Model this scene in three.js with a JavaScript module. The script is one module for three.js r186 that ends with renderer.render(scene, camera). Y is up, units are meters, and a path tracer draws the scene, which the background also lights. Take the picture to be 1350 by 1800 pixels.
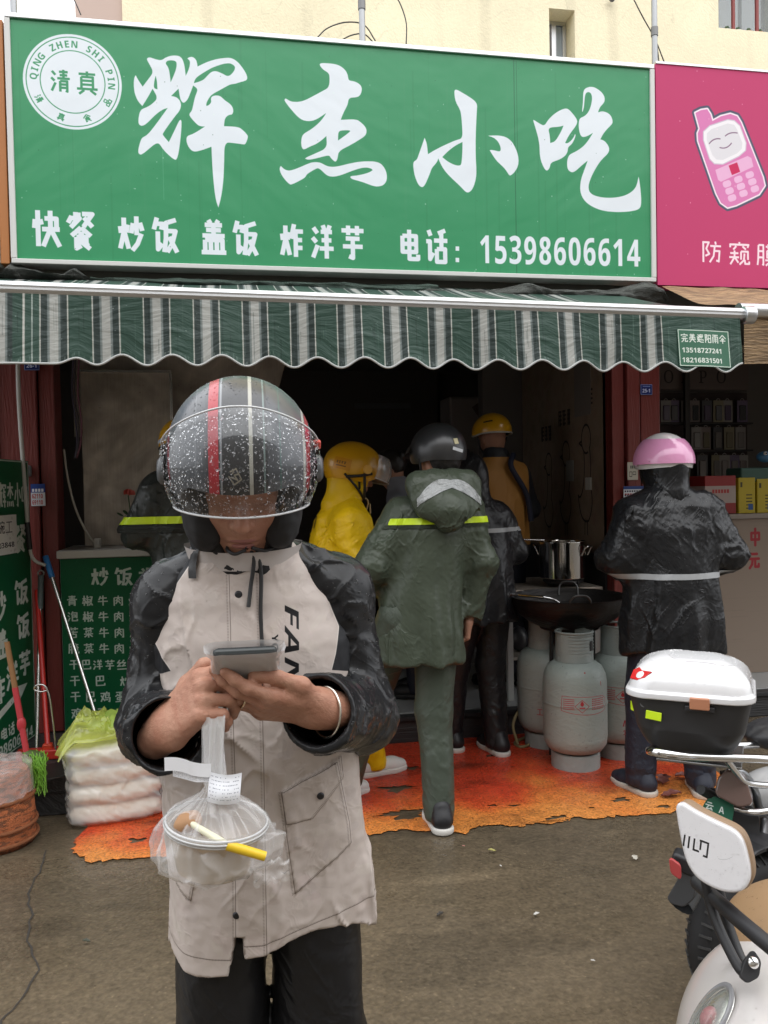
import * as THREE from 'three';
import { mergeGeometries } from 'three/addons/utils/BufferGeometryUtils.js';
import { RoundedBoxGeometry } from 'three/addons/geometries/RoundedBoxGeometry.js';
import { ImprovedNoise } from 'three/addons/math/ImprovedNoise.js';

// ---------------------------------------------------------------- camera, sky, sun, exposure
const scene = new THREE.Scene();
const FL = 1450;                                       // focal length for a 1350 x 1800 frame
const camera = new THREE.PerspectiveCamera(2 * Math.atan(900 / FL) * 180 / Math.PI, 0.75, 0.05, 400);
camera.position.set(0, 1.45, 0);
camera.rotation.order = 'YXZ';
camera.rotation.set(-0.0276, -0.183, -0.019);
camera.updateMatrixWorld(true);
const renderer = new THREE.WebGLRenderer({ antialias: true });
renderer.toneMapping = THREE.LinearToneMapping;
renderer.toneMappingExposure = 1.72;
renderer.shadowMap.enabled = true;
{ // overcast sky: brighter towards the zenith
  const w = 128, h = 64, d = new Float32Array(w * h * 4);
  for (let y = 0; y < h; y++) for (let x = 0; x < w; x++) {
    const el = ((y + .5) / h - .5) * Math.PI, s = Math.max(0, Math.sin(el)), L = 1.3 * (1 + 1.25 * s) / 1.75 * (el < 0 ? .8 : 1), o = (y * w + x) * 4;
    d[o] = L * .985; d[o + 1] = L; d[o + 2] = L * 1.03; d[o + 3] = 1;
  }
  const t = new THREE.DataTexture(d, w, h, THREE.RGBAFormat, THREE.FloatType);
  t.mapping = THREE.EquirectangularReflectionMapping; t.magFilter = THREE.LinearFilter; t.needsUpdate = true;
  scene.background = t; scene.environment = t;
}
const sun = new THREE.DirectionalLight(new THREE.Color(1, .97, .93), 0.6);
sun.position.set(2.5, 12, 6.5); sun.target.position.set(0, 1, -3);
sun.castShadow = true; sun.shadow.radius = 140; sun.shadow.mapSize.set(2048, 2048);
Object.assign(sun.shadow.camera, { left: -7, right: 7, top: 7, bottom: -7, near: 1, far: 30 });
scene.add(sun, sun.target);

// ---------------------------------------------------------------- helpers
const V = (x, y, z) => new THREE.Vector3(x, y, z), PI = Math.PI;
const ray = (px, py) => V(px - 675, 900 - py, -FL).divideScalar(FL).applyQuaternion(camera.quaternion);
const at = (px, py, depth) => ray(px, py).multiplyScalar(depth).add(camera.position);            // depth along the viewing axis
const onZ = (px, py, z) => { const r = ray(px, py); return r.multiplyScalar(z / r.z).add(camera.position); };
const onX = (px, py, x) => { const r = ray(px, py); return r.multiplyScalar(x / r.x).add(camera.position); };
const onY = (px, py, y = 0) => { const r = ray(px, py); return r.multiplyScalar((y - camera.position.y) / r.y).add(camera.position); };
let seed = 12345;
const rnd = () => { seed = (seed * 1664525 + 1013904223) >>> 0; return seed / 4294967296; };
const rr = (a, b) => a + (b - a) * rnd();
const perlin = new ImprovedNoise(), N3 = (x, y, z) => perlin.noise(x, y, z);
const fbm = (x, y, z, o = 4) => { let s = 0, a = .5; for (let i = 0; i < o; i++) { s += a * N3(x, y, z); x *= 2.03; y *= 2.03; z *= 2.03; a *= .5; } return s; };
const clamp = (v, a = 0, b = 1) => Math.min(b, Math.max(a, v));
const mix = (a, b, t) => a + (b - a) * t;
const sst = (a, b, x) => { const t = clamp((x - a) / (b - a)); return t * t * (3 - 2 * t); };
const used = new Map();
const numbered = (n) => { const k = used.get(n) ?? 0; used.set(n, k + 1); return k ? n + '_' + String(k).padStart(3, '0') : n; };
function thing(name, label, category, pos = [0, 0, 0], turn = 0, group) {
  const o = new THREE.Group(); o.name = numbered(name); scene.add(o);
  if (pos.isVector3) o.position.copy(pos); else o.position.set(...pos);
  o.rotation.y = turn; o.userData = { label, category };
  if (group) o.userData.group = group;
  return o;
}
function part(name, geo, material, parent, label) {
  const m = new THREE.Mesh(Array.isArray(geo) ? merge(geo) : geo, material);
  m.name = name; m.castShadow = m.receiveShadow = true; parent.add(m);
  if (label) m.userData.label = label;
  return m;
}
function solo(name, geo, material, label, category, group) {
  const m = part(numbered(name), geo, material, scene); m.userData = { label, category };
  if (group) m.userData.group = group;
  return m;
}
function struct(name, geo, material, parent = scene) { const m = part(parent === scene ? numbered(name) : name, geo, material, parent); if (parent === scene) m.userData.kind = 'structure'; return m; }
function merge(list) {
  const gs = list.map((g) => { const q = g.index ? g.toNonIndexed() : g.clone(); for (const k of Object.keys(q.attributes)) if (!['position', 'normal', 'uv'].includes(k)) q.deleteAttribute(k); if (!q.attributes.uv) q.setAttribute('uv', new THREE.BufferAttribute(new Float32Array(q.attributes.position.count * 2), 2)); if (!q.attributes.normal) q.computeVertexNormals(); return q; });
  return gs.length === 1 ? gs[0] : mergeGeometries(gs, false);
}
const M4 = new THREE.Matrix4();
const moved = (g, x = 0, y = 0, z = 0, rx = 0, ry = 0, rz = 0) => { g.applyMatrix4(new THREE.Matrix4().compose(V(x, y, z), new THREE.Quaternion().setFromEuler(new THREE.Euler(rx, ry, rz)), V(1, 1, 1))); return g; };
const box = (w, h, d, x = 0, y = 0, z = 0, r = 0) => moved(r ? new RoundedBoxGeometry(w, h, d, 2, Math.min(r, w / 2.01, h / 2.01, d / 2.01)) : new THREE.BoxGeometry(w, h, d), x, y, z);
const bx = (x0, x1, y0, y1, z0, z1, r = 0) => box(Math.abs(x1 - x0), Math.abs(y1 - y0), Math.abs(z1 - z0), (x0 + x1) / 2, (y0 + y1) / 2, (z0 + z1) / 2, r);
const cyl = (r0, r1, h, x = 0, y = 0, z = 0, n = 24, open = false) => moved(new THREE.CylinderGeometry(r1, r0, h, n, 1, open), x, y + h / 2, z);
const tube = (pts, r, n = 10, seg, closed = false) => new THREE.TubeGeometry(new THREE.CatmullRomCurve3(pts.map((p) => p.isVector3 ? p : V(...p)), closed, 'centripetal'), seg ?? Math.max(8, pts.length * 6), r, n, closed);
const rod = (a, b, r, r1 = r, n = 12) => { a = a.isVector3 ? a : V(...a); b = b.isVector3 ? b : V(...b); const g = new THREE.CylinderGeometry(r1, r, a.distanceTo(b), n), q = new THREE.Quaternion().setFromUnitVectors(V(0, 1, 0), b.clone().sub(a).normalize()); g.applyQuaternion(q); g.translate((a.x + b.x) / 2, (a.y + b.y) / 2, (a.z + b.z) / 2); return g; };
const lathe = (pts, n = 32) => new THREE.LatheGeometry(pts.map(([x, y]) => new THREE.Vector2(x, y)), n);
const shapeOf = (pts, holes = []) => { const s = new THREE.Shape(pts.map(([x, y]) => new THREE.Vector2(x, y))); for (const h of holes) s.holes.push(new THREE.Path(h.map(([x, y]) => new THREE.Vector2(x, y)))); return s; };
const extrude = (pts, depth, bevel = 0, holes) => new THREE.ExtrudeGeometry(shapeOf(pts, holes), { depth, bevelEnabled: bevel > 0, bevelSize: bevel, bevelThickness: bevel, bevelSegments: 2, curveSegments: 8 });
const lin = (r, g, b) => new THREE.Color().setRGB(r, g, b);
const mat = (c, roughness = .7, o = {}) => new THREE.MeshPhysicalMaterial({ color: Array.isArray(c) ? lin(...c) : new THREE.Color(c), roughness, side: THREE.DoubleSide, ...o });
const metal = (c, roughness = .3, o = {}) => mat(c, roughness, { metalness: 1, ...o });
function dataTex(w, h, fn, srgb = true) {               // fn(u, v) -> [r, g, b] in 0..1
  const d = new Uint8Array(w * h * 4);
  for (let y = 0; y < h; y++) for (let x = 0; x < w; x++) { const c = fn((x + .5) / w, (y + .5) / h), o = (y * w + x) * 4; d[o] = clamp(c[0]) * 255; d[o + 1] = clamp(c[1]) * 255; d[o + 2] = clamp(c[2]) * 255; d[o + 3] = 255; }
  const t = new THREE.DataTexture(d, w, h); t.magFilter = THREE.LinearFilter; t.minFilter = THREE.LinearMipmapLinearFilter; t.generateMipmaps = true; t.wrapS = t.wrapT = THREE.RepeatWrapping; if (srgb) t.colorSpace = THREE.SRGBColorSpace; t.needsUpdate = true; return t;
}
function canvasTex(w, h, draw, srgb = true) {
  const c = document.createElement('canvas'); c.width = w; c.height = h; const g = c.getContext('2d'); g.lineJoin = 'round'; g.lineCap = 'butt'; draw(g, w, h);
  const t = new THREE.CanvasTexture(c); if (srgb) t.colorSpace = THREE.SRGBColorSpace; t.anisotropy = 8; t.wrapS = t.wrapT = THREE.RepeatWrapping; return t;
}
const tiled = (t, rx, ry = rx) => { const c = t.clone(); c.repeat.set(rx, ry); c.needsUpdate = true; return c; };
// periodic noise textures shared by many materials
const pn = (u, v, f, z) => { // tileable fbm through a torus walk
  const a = u * 2 * PI, b = v * 2 * PI, R = f / (2 * PI); return fbm(Math.cos(a) * R + z, Math.sin(a) * R + Math.cos(b) * R, Math.sin(b) * R + z * 1.7, 4);
};
const grainTex = dataTex(256, 256, (u, v) => { const g = .5 + pn(u, v, 40, 3) * .9; return [g, g, g]; }, false);
const blotchTex = dataTex(256, 256, (u, v) => { const g = .5 + pn(u, v, 8, 7) * 1.1; return [g, g, g]; }, false);
const wrinkTex = dataTex(512, 512, (u, v) => { const a = pn(u, v, 7, 11), b = pn(u, v, 15, 5), g = 1 - Math.min(1, Math.abs(a) * 3.2) * .75 - Math.min(1, Math.abs(b) * 3) * .25; return [g, g, g]; }, false);
const streakTex = dataTex(256, 256, (u, v) => { const g = .5 + (N3(u * 60, v * 1.5, 2) * .5 + N3(u * 17, v * 3, 8) * .5) * .6; return [g, g, g]; }, false);
// uv in metres, by dominant axis of the normal
function uvBox(g, s = 1) {
  if (g.index) g = g.toNonIndexed();
  const p = g.attributes.position, n = g.attributes.normal, uv = new Float32Array(p.count * 2);
  for (let i = 0; i < p.count; i++) { const ax = Math.abs(n.getX(i)), ay = Math.abs(n.getY(i)), az = Math.abs(n.getZ(i)); let a, b; if (ay > ax && ay > az) { a = p.getX(i); b = -p.getZ(i); } else if (ax > az) { a = p.getZ(i); b = p.getY(i); } else { a = p.getX(i); b = p.getY(i); } uv[i * 2] = a * s; uv[i * 2 + 1] = b * s; }
  g.setAttribute('uv', new THREE.BufferAttribute(uv, 2)); return g;
}
function planeUV(g, x0, x1, y0, y1, ax = 'X', ay = 'Y') { const p = g.attributes.position, uv = new Float32Array(p.count * 2); for (let i = 0; i < p.count; i++) { uv[i * 2] = (p['get' + ax](i) - x0) / (x1 - x0); uv[i * 2 + 1] = (p['get' + ay](i) - y0) / (y1 - y0); } g.setAttribute('uv', new THREE.BufferAttribute(uv, 2)); return g; }
// grid surface from f(u, v) -> Vector3
function grid(nu, nv, f, closeU = false) {
  const p = [], uv = [], ix = [];
  for (let j = 0; j <= nv; j++) for (let i = 0; i <= nu; i++) { const q = f(i / nu, j / nv); p.push(q.x, q.y, q.z); uv.push(i / nu, j / nv); }
  for (let j = 0; j < nv; j++) for (let i = 0; i < nu; i++) { const a = j * (nu + 1) + i, b = a + 1, c = a + nu + 1, d = c + 1; ix.push(a, b, d, a, d, c); }
  const g = new THREE.BufferGeometry(); g.setAttribute('position', new THREE.Float32BufferAttribute(p, 3)); g.setAttribute('uv', new THREE.Float32BufferAttribute(uv, 2)); g.setIndex(ix); g.computeVertexNormals();
  if (closeU) { const n = g.attributes.normal; for (let j = 0; j <= nv; j++) { const a = j * (nu + 1), b = a + nu, m = V(n.getX(a) + n.getX(b), n.getY(a) + n.getY(b), n.getZ(a) + n.getZ(b)).normalize(); n.setXYZ(a, m.x, m.y, m.z); n.setXYZ(b, m.x, m.y, m.z); } }
  return g;
}

// ---------------------------------------------------------------- lettering: strokes of the characters on a 100 x 100 square
const K = {}, def = (s) => s.trim().split('\n').forEach((l) => { const [c, ...r] = l.trim().split(' '); K[c] = r.join(' '); });
def(`火 50 5 50 45 15 95/52 45 88 95/18 30 25 50/82 25 70 48
少 50 0 50 55/25 20 10 50/75 18 92 42/85 50 55 80 15 100
饣 40 0 10 35/32 18 90 18 78 35/45 40 45 92 85 75
反 90 5 20 15 18 60 5 100/20 38 85 38 60 75 25 100/40 55 95 100
氵 20 8 75 25/5 38 60 52/10 98 75 60
艹 0 50 100 50/30 0 30 95/70 0 70 95
羊 25 0 38 15/75 0 62 15/10 20 90 20/15 45 85 45/0 70 100 70/50 20 50 100
于 15 10 85 10/0 45 100 45/50 10 50 95 30 88
忄 50 0 50 100/20 25 10 50/75 25 90 40
夬 15 22 82 22 82 52/0 52 100 52/48 0 48 50 5 100/50 52 98 100
食 50 0 0 40/50 0 100 40/35 30 65 30/25 45 75 45 75 68/25 45 25 98 50 85/25 57 75 57/25 68 75 68/88 70 65 80/50 68 95 100
夕 30 0 30 15/30 8 50 8/15 12 0 32/10 18 45 18 10 45/20 25 30 32/55 5 95 5 60 42/62 15 95 42
盖 30 0 38 10/70 0 62 10/15 15 85 15/20 30 80 30/5 47 95 47/50 15 50 47/15 60 15 95/15 60 85 60 85 95/38 60 38 95/62 60 62 95/0 97 100 97
乍 30 0 5 45/22 22 98 22/40 22 40 100/40 48 90 48/40 72 92 72
电 15 20 85 20 85 70 15 70 15 20/15 45 85 45/50 0 50 92 95 92 95 78
讠 35 0 60 18/5 35 50 35 50 90 90 70
舌 85 0 30 10/0 32 100 32/55 5 55 58/20 58 82 58 82 98 20 98 20 58
青 15 10 85 10/20 25 80 25/0 40 100 40/50 0 50 40/22 52 22 100/22 52 78 52 78 98 65 95/22 67 78 67/22 82 78 82
真 10 12 90 12/50 0 50 25/22 25 78 25 78 75/22 25 22 75/22 41 78 41/22 58 78 58/0 77 100 77/35 82 10 100/65 82 92 100
口 5 5 95 5 95 95 5 95 5 5
木 0 30 100 30/50 0 50 100/48 32 5 80/52 32 95 75
叔 20 0 20 40/20 20 48 20/0 40 52 40/26 40 26 98 15 92/10 55 2 80/42 55 52 75/55 15 95 15 75 70 50 100/60 35 75 72 100 100
牛 28 5 10 45/22 25 90 25/0 58 100 58/52 0 52 100
肉 10 20 10 100/10 20 90 20 90 96 75 92/50 0 50 22 25 55/50 25 72 50/50 45 25 82/50 52 75 80
包 30 0 5 35/22 15 90 15 88 62 75 60/20 35 65 35 65 55 20 55/20 35 20 92 95 92 95 75
古 0 25 100 25/50 0 50 55/18 55 82 55 82 98 18 98 18 55
采 85 0 15 12/20 20 28 35/50 18 52 33/82 15 70 33/0 50 100 50/50 38 50 100/47 52 5 92/53 52 95 90
月 20 5 15 70 5 98/20 5 85 5 85 96 70 92/20 33 85 33/20 62 85 62
奄 5 15 95 15/50 0 50 15 5 50/52 18 95 48/22 45 78 45 78 75 22 75 22 45/22 60 78 60/50 38 50 97 98 97 98 82
干 12 8 88 8/0 45 100 45/50 8 50 100
巴 15 5 85 5 85 48 15 48/15 5 15 93 97 93 97 72/50 5 50 48
丝 30 0 5 30 40 30 5 65 45 62/75 0 50 30 88 30 55 65 92 60/0 95 100 95
鸡 5 15 45 15 10 95/10 35 48 90/72 0 62 14/55 15 92 15 90 45 80 43/55 15 55 60 98 60 95 98 82 93/50 78 88 78/68 28 75 38
蛋 12 5 88 5 82 18/50 5 50 38/50 22 80 22/28 20 25 32 5 45/25 30 50 42 98 45/25 55 75 55 75 75 25 75 25 55/50 48 50 93/5 95 90 92/78 82 95 100
类 20 5 32 20/80 5 68 20/0 28 100 28/50 0 50 52/48 30 10 52/52 30 90 52/0 65 100 65/50 55 48 70 5 100/52 68 95 100
完 50 0 50 12/5 30 5 15 95 15 90 30/25 38 75 38/5 58 95 58/38 58 35 80 5 100/62 58 62 92 95 92 95 78
美 30 0 38 10/70 0 62 10/12 14 88 14/18 28 82 28/5 44 95 44/50 14 50 60/0 62 100 62/48 62 5 100/52 64 95 100
遮 15 5 25 18/0 35 22 35 10 60 22 80/0 92 25 82 60 95 100 95/62 0 62 10/35 10 98 10/35 10 33 50 25 72/40 28 95 28/52 18 52 45/78 18 78 45/52 45 78 45/42 60 38 78/56 60 58 75/72 60 76 75/88 60 96 78
阳 10 0 10 100/10 5 38 5 25 35 40 60 20 70/55 8 95 8 95 95 55 95 55 8/55 50 95 50
雨 5 5 95 5/10 25 10 100/10 25 90 25 90 96 78 92/50 5 50 98/25 45 38 55/25 68 38 78/62 45 75 55/62 68 75 78
伞 50 0 0 42/50 0 100 42/30 42 38 58/72 40 62 58/5 68 95 68/50 30 50 100
防 10 0 10 100/10 5 38 5 25 35 40 60 20 70/70 0 74 15/45 22 100 22/68 22 62 70 42 100/66 45 92 45 88 95 75 90
窥 50 0 50 10/5 25 5 12 95 12 90 25/35 18 20 35/65 18 82 33/5 50 45 50/0 68 48 68/26 38 26 68 5 100/28 70 45 92/58 42 58 78/58 42 92 42 92 78/75 50 72 80 50 100/76 78 78 96 98 96 98 85
莫 45 12 100 12/58 0 58 22/85 0 85 22/52 30 95 30 95 62 52 62 52 30/52 46 95 46/42 75 100 75/72 62 70 80 45 100/74 78 98 100
辉 25 0 25 40/8 10 14 30/45 8 36 30/0 42 50 42/18 42 15 75 0 98/33 42 33 92 50 92/55 25 55 12 98 12 96 25/60 38 95 38/74 22 62 58 95 58/52 76 100 76/78 45 78 100
杰 5 20 95 20/50 0 50 65/48 22 10 55/52 22 90 52/10 75 5 98/35 76 38 96/62 76 66 96/85 74 96 98
小 50 0 50 95 35 88/25 30 5 70/75 28 95 65
吃 5 20 35 20 35 75 5 75 5 20/62 0 48 35/55 20 98 20/52 45 90 45 50 92 98 92 98 78
招 20 0 20 95 8 90/0 25 40 25/0 65 40 50/50 8 95 8 90 42 78 40/70 8 48 45/52 55 95 55 95 98 52 98 52 55
先 22 5 8 35/12 22 92 22/52 0 52 48/0 48 100 48/35 48 28 80 5 100/65 48 65 92 96 92 96 78
碗 0 8 42 8/20 8 0 55/12 48 38 48 38 88 12 88 12 48/72 0 72 10/50 25 50 12 98 12 96 25/60 28 48 60/56 38 72 38 48 95/55 55 62 65/78 38 95 38 95 62 86 60/78 38 78 92 100 92 100 78
工 10 10 90 10/50 10 50 90/0 90 100 90
丁 0 15 100 15/55 15 55 97 30 90
云 20 10 80 10/0 42 100 42/45 42 15 90 85 82/68 62 92 98
上 50 0 50 95/50 40 88 40/0 95 100 95
容 50 0 50 10/5 25 5 12 95 12 90 25/30 22 15 42/68 22 85 40/50 32 0 68/50 32 100 68/25 68 75 68 75 98 25 98 25 68
器 8 5 42 5 42 30 8 30 8 5/58 5 92 5 92 30 58 30 58 5/0 50 100 50/50 36 48 52 5 66/52 52 95 66/8 70 42 70 42 97 8 97 8 70/58 70 92 70 92 97 58 97 58 70
有 0 20 100 20/45 0 5 60/30 42 30 100/30 42 82 42 82 96 70 92/30 60 82 60/30 77 82 77
限 10 0 10 100/10 5 38 5 25 35 40 60 20 70/50 5 90 5 90 45 50 45/50 25 90 25/50 5 50 95 65 85/62 55 98 100/95 55 75 70
中 10 25 90 25 90 65 10 65 10 25/50 0 50 100
元 20 8 80 8/0 40 100 40/35 40 30 75 5 100/62 40 62 92 98 92 98 75`);
// composed characters: component letter and box
const C = { 快: '忄0,0,34,100;夬32,0,100,100', 餐: '夕0,0,100,95;食12,42,88,100', 炒: '火0,0,46,100;少46,0,100,100', 饭: '饣0,0,44,100;反42,0,100,100', 炸: '火0,0,46,100;乍44,0,100,100', 洋: '氵0,0,34,100;羊34,0,100,100', 芋: '艹0,0,100,30;于5,32,95,100', 话: '讠0,0,38,100;舌38,0,100,100', 清: '氵0,0,32,100;青34,0,100,100', 品: '口28,0,72,42;口2,54,44,98;口56,54,98,98', 椒: '木0,0,36,100;叔36,0,100,100', 泡: '氵0,0,32,100;包34,0,100,100', 苦: '艹0,0,100,30;古5,30,95,100', 菜: '艹0,0,100,26;采5,28,95,100', 腌: '月0,0,36,100;奄38,0,100,100', 膜: '月0,0,38,100;莫0,0,100,100', 洗: '氵0,0,32,100;先34,0,100,100', 订: '讠0,0,38,100;丁42,0,100,100' };
function glyph(g, ch, x, y, w, h, lw) {                 // strokes one character into the box x, y, w, h of canvas g
  const draw = (s, x0, y0, x1, y1) => { for (const st of s.split('/')) { const n = st.trim().split(/\s+/).map(Number); g.beginPath(); for (let i = 0; i < n.length; i += 2) { const X = x + w * (x0 + n[i] / 100 * (x1 - x0)) / 100, Y = y + h * (y0 + n[i + 1] / 100 * (y1 - y0)) / 100; i ? g.lineTo(X, Y) : g.moveTo(X, Y); } g.lineWidth = lw; g.stroke(); } };
  if (K[ch]) draw(K[ch], 0, 0, 100, 100);
  else if (C[ch]) for (const c of C[ch].split(';')) draw(K[c[0]], ...c.slice(1).split(',').map(Number));
  else if (ch !== ' ') { g.save(); g.fillStyle = g.strokeStyle; g.font = 'bold 100px sans-serif'; const m = g.measureText(ch); g.translate(x, y + h); g.scale(w / Math.max(30, m.width), h / 73); g.fillText(ch, 0, 0); g.restore(); }
}
const glyphs = (g, s, x, y, w, h, gap, lw, dx = 1, dy = 0) => [...s].forEach((c, i) => glyph(g, c, x + i * dx * (w + gap), y + i * dy * (h + gap), w, h, lw));
const ridged = (x, y, z) => { const v = 1 - Math.min(1, Math.abs(N3(x, y, z)) * 3.4); return v * v; };
// cloth: soft folds with sparse broken crests, tileable
const clothTex = dataTex(512, 512, (u, v) => { const w = pn(u, v, 5, 31) * .12, a = pn(u + w, v - w * .6, 5, 17), b = pn(u - w, v + w, 10, 23), m = sst(-.05, .25, pn(u, v, 6, 41)), m2 = sst(0, .25, pn(u, v, 8, 47)); const g = .45 + a * .75 + m * .28 * (1 - Math.min(1, Math.abs(b) * 5)) ** 2 + m2 * .12 * (1 - Math.min(1, Math.abs(pn(u + w, v, 18, 53)) * 5)) ** 2; return [g, g, g]; }, false);
// seamless oblique uv in metres, for cloth and skin relief
function uvSkew(g) { const p = g.attributes.position, uv = new Float32Array(p.count * 2); for (let i = 0; i < p.count; i++) { const x = p.getX(i), y = p.getY(i), z = p.getZ(i); uv[i * 2] = x + z * .75; uv[i * 2 + 1] = y + (x - z) * .3; } g.setAttribute('uv', new THREE.BufferAttribute(uv, 2)); return g; }
// ---------------------------------------------------------------- the setting
const ZF = -4.58;                                        // plane of the shop front
const ledgeTop = .2, floorY = .16;
// ground: one sheet to the horizon and a slab of worn wet concrete in front of the shops, 4 mm above it
const gcol = (n, m) => { const k = .375 + n * .85; return [k * 1.0 + m, k * .885 + m * .9, k * .715 + m * .8]; };
const concreteTex = dataTex(2048, 1536, (u, v) => {
  const x = u * 9, z = v * 6.75, a = fbm(x * .7, z * .7, 1, 4) * .16, b = N3(x * 22, z * 22, 3) * .045 + N3(x * 63, z * 63, 3) * .07 + N3(x * 105, z * 105, 7) * .06, s = N3(x * 160, z * 160, 9), sc = sst(.2, .45, fbm(x * .8 + 2, z * 2.6 + 5, 13, 4)) * .09, w = sst(.08, .3, fbm(x * 1.6 + 7, z * 3.2, 4, 3)) * -.05;
  return gcol(a + b + w + sc + (s > .62 ? .16 : s < -.66 ? -.1 : 0), 0);
});
const concreteRough = dataTex(1024, 768, (u, v) => { const x = u * 9, z = v * 6.75, w = sst(-.1, .22, fbm(x * .9 + 3, z * 1.4, 6, 4)); const r = .4 - w * .27 + N3(x * 50, z * 50, 1) * .08; return [r, r, r]; }, false);
const concreteBump = dataTex(1024, 1024, (u, v) => { const g = .5 + N3(u * 150, v * 150, 1) * .35 + N3(u * 330, v * 330, 4) * .35; return [g, g, g]; }, false);
{
  struct('ground', moved(new THREE.PlaneGeometry(240, 240), 0, -.006, 0, -PI / 2), mat([.085, .075, .064], .8));
  const g = moved(new THREE.PlaneGeometry(9, 6.75, 1, 1), .4, 0, -1.9, -PI / 2);
  struct('pavement', g, mat('#ffffff', 1, { map: concreteTex, roughnessMap: concreteRough, bumpMap: tiled(concreteBump, 3, 2.25), bumpScale: .0028, specularIntensity: .9 }));
}
// house row across the street, behind the viewer: keeps low sky light out of the lane
struct('opposite_house_row', [bx(-16, 16, 0, 7.5, 6.2, 6.6), bx(-16, 16, 7.5, 7.7, 5.9, 6.7)], mat([.34, .31, .27], .85));
// long crack in the concrete at the left
{
  const p = [[84, 1495], [68, 1535], [49, 1572], [55, 1610], [48, 1655], [66, 1706], [39, 1758], [5, 1795], [-20, 1840]].map(([a, b]) => onY(a, b, .0));
  const pts = []; for (let i = 0; i < p.length - 1; i++) for (let k = 0; k < 4; k++) { const q = p[i].clone().lerp(p[i + 1], k / 4); q.x += rr(-.006, .006); pts.push(q); }
  const s = []; pts.forEach((q, i) => s.push([q.x - .002 - rr(0, .002), -q.z])); pts.slice().reverse().forEach((q) => s.push([q.x + .001 + rr(0, .003), -q.z]));
  struct('pavement_crack', moved(new THREE.ShapeGeometry(shapeOf(s)), 0, .003, 0, -PI / 2), mat([.035, .03, .025], .9));
}
// worn red and orange floor paint with a torn edge and flaked-off patches
const ZS = onY(780, 1302).z;                             // foot of the step
{
  const edge = [[133, 1478], [128, 1496], [150, 1518], [215, 1512], [290, 1508], [420, 1490], [560, 1478], [630, 1472], [662, 1468], [700, 1460], [790, 1464], [815, 1468], [840, 1455], [868, 1452], [900, 1456], [940, 1450], [985, 1448], [1000, 1440], [1055, 1440], [1085, 1436], [1130, 1434], [1185, 1430], [1215, 1424]];
  const out = []; const P = edge.map(([a, b]) => onY(a, b));
  for (let i = 0; i < P.length - 1; i++) for (let k = 0; k < 6; k++) { const q = P[i].clone().lerp(P[i + 1], k / 6); out.push([q.x + rr(-.012, .012), -(q.z + rr(-.014, .014))]); }
  const e = onY(1330, 1405); out.push([e.x, -e.z], [e.x + .1, -ZS + .05], [P[0].x + .25, -ZS + .05], [P[0].x + .12, -P[0].z + .5]);
  const blob = (px, py, rx, ry, n = 18) => { const c = onY(px, py), h = []; for (let i = 0; i < n; i++) { const a = i / n * 2 * PI, k = .55 + .9 * rnd() * rnd() + .2 * Math.sin(a * 3 + px); h.push([c.x + Math.cos(a) * rx * k, -c.z + Math.sin(a) * ry * k]); } return h; };
  const holes = [blob(698, 1388, .1, .05, 26), blob(716, 1432, .13, .06, 28), blob(863, 1330, .04, .02), blob(722, 1352, .06, .03, 20), blob(865, 1418, .025, .012, 12), blob(1090, 1408, .05, .03, 20), blob(905, 1418, .03, .014, 12), blob(1040, 1422, .02, .01, 10), blob(985, 1440, .06, .035, 20), blob(240, 1480, .04, .03, 16), blob(820, 1386, .012, .008, 9), blob(900, 1350, .014, .008, 9), blob(680, 1348, .04, .012, 14), blob(1168, 1420, .03, .02, 12), blob(940, 1398, .01, .006, 8)];
  const g = moved(new THREE.ShapeGeometry(shapeOf(out, holes)), 0, .006, 0, -PI / 2);
  const x0 = -2.6, x1 = 2.6, z0 = -5, z1 = -2.4;
  planeUV(g, x0, x1, z0, z1, 'X', 'Z');
  const map = dataTex(2048, 1024, (u, v) => {
    const x = x0 + u * (x1 - x0), z = z0 + v * (z1 - z0);
    const band = (z + 3.62 + .1 * (x + .5)) * 1.6 + fbm(x * 2.2, z * 2.2, 3, 4) * 1.5;      // two coats: red inside, worn orange by the road
    const t = sst(-.42, .5, band), o = sst(-.1, .9, band);
    const gr = N3(x * 240, z * 240, 6) * .16 + N3(x * 110, z * 60, 16) * .1; let c = [mix(.76, .84, t), mix(.26, .44, t) + o * .10, mix(.165, .21, t) + o * .06];
    const sp = N3(x * 70, z * 70, 5) * .10 + N3(x * 28, z * 28, 2) * .10 + N3(x * 130, z * 130, 2) * .09; c = c.map((k) => k * (1 + sp + gr));
    const grime = sst(.12, .6, fbm(x * 1.9 + 9, z * 3.1, 8, 5) + .30 * Math.exp(-(((x - .85) / .55) ** 2 + ((z + 4.0) / .3) ** 2))) * .62, pit = N3(x * 95, z * 95, 12) > .34 ? .6 : 0;
    const k = clamp(grime + pit * .55); return [mix(c[0], .15, k), mix(c[1], .10, k), mix(c[2], .08, k)];
  });
  struct('floor_paint', g, mat('#ffffff', .55, { map, roughnessMap: tiled(blotchTex, 4, 2), bumpMap: tiled(grainTex, 20, 10), bumpScale: .003, specularIntensity: .5 }));
}
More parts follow.
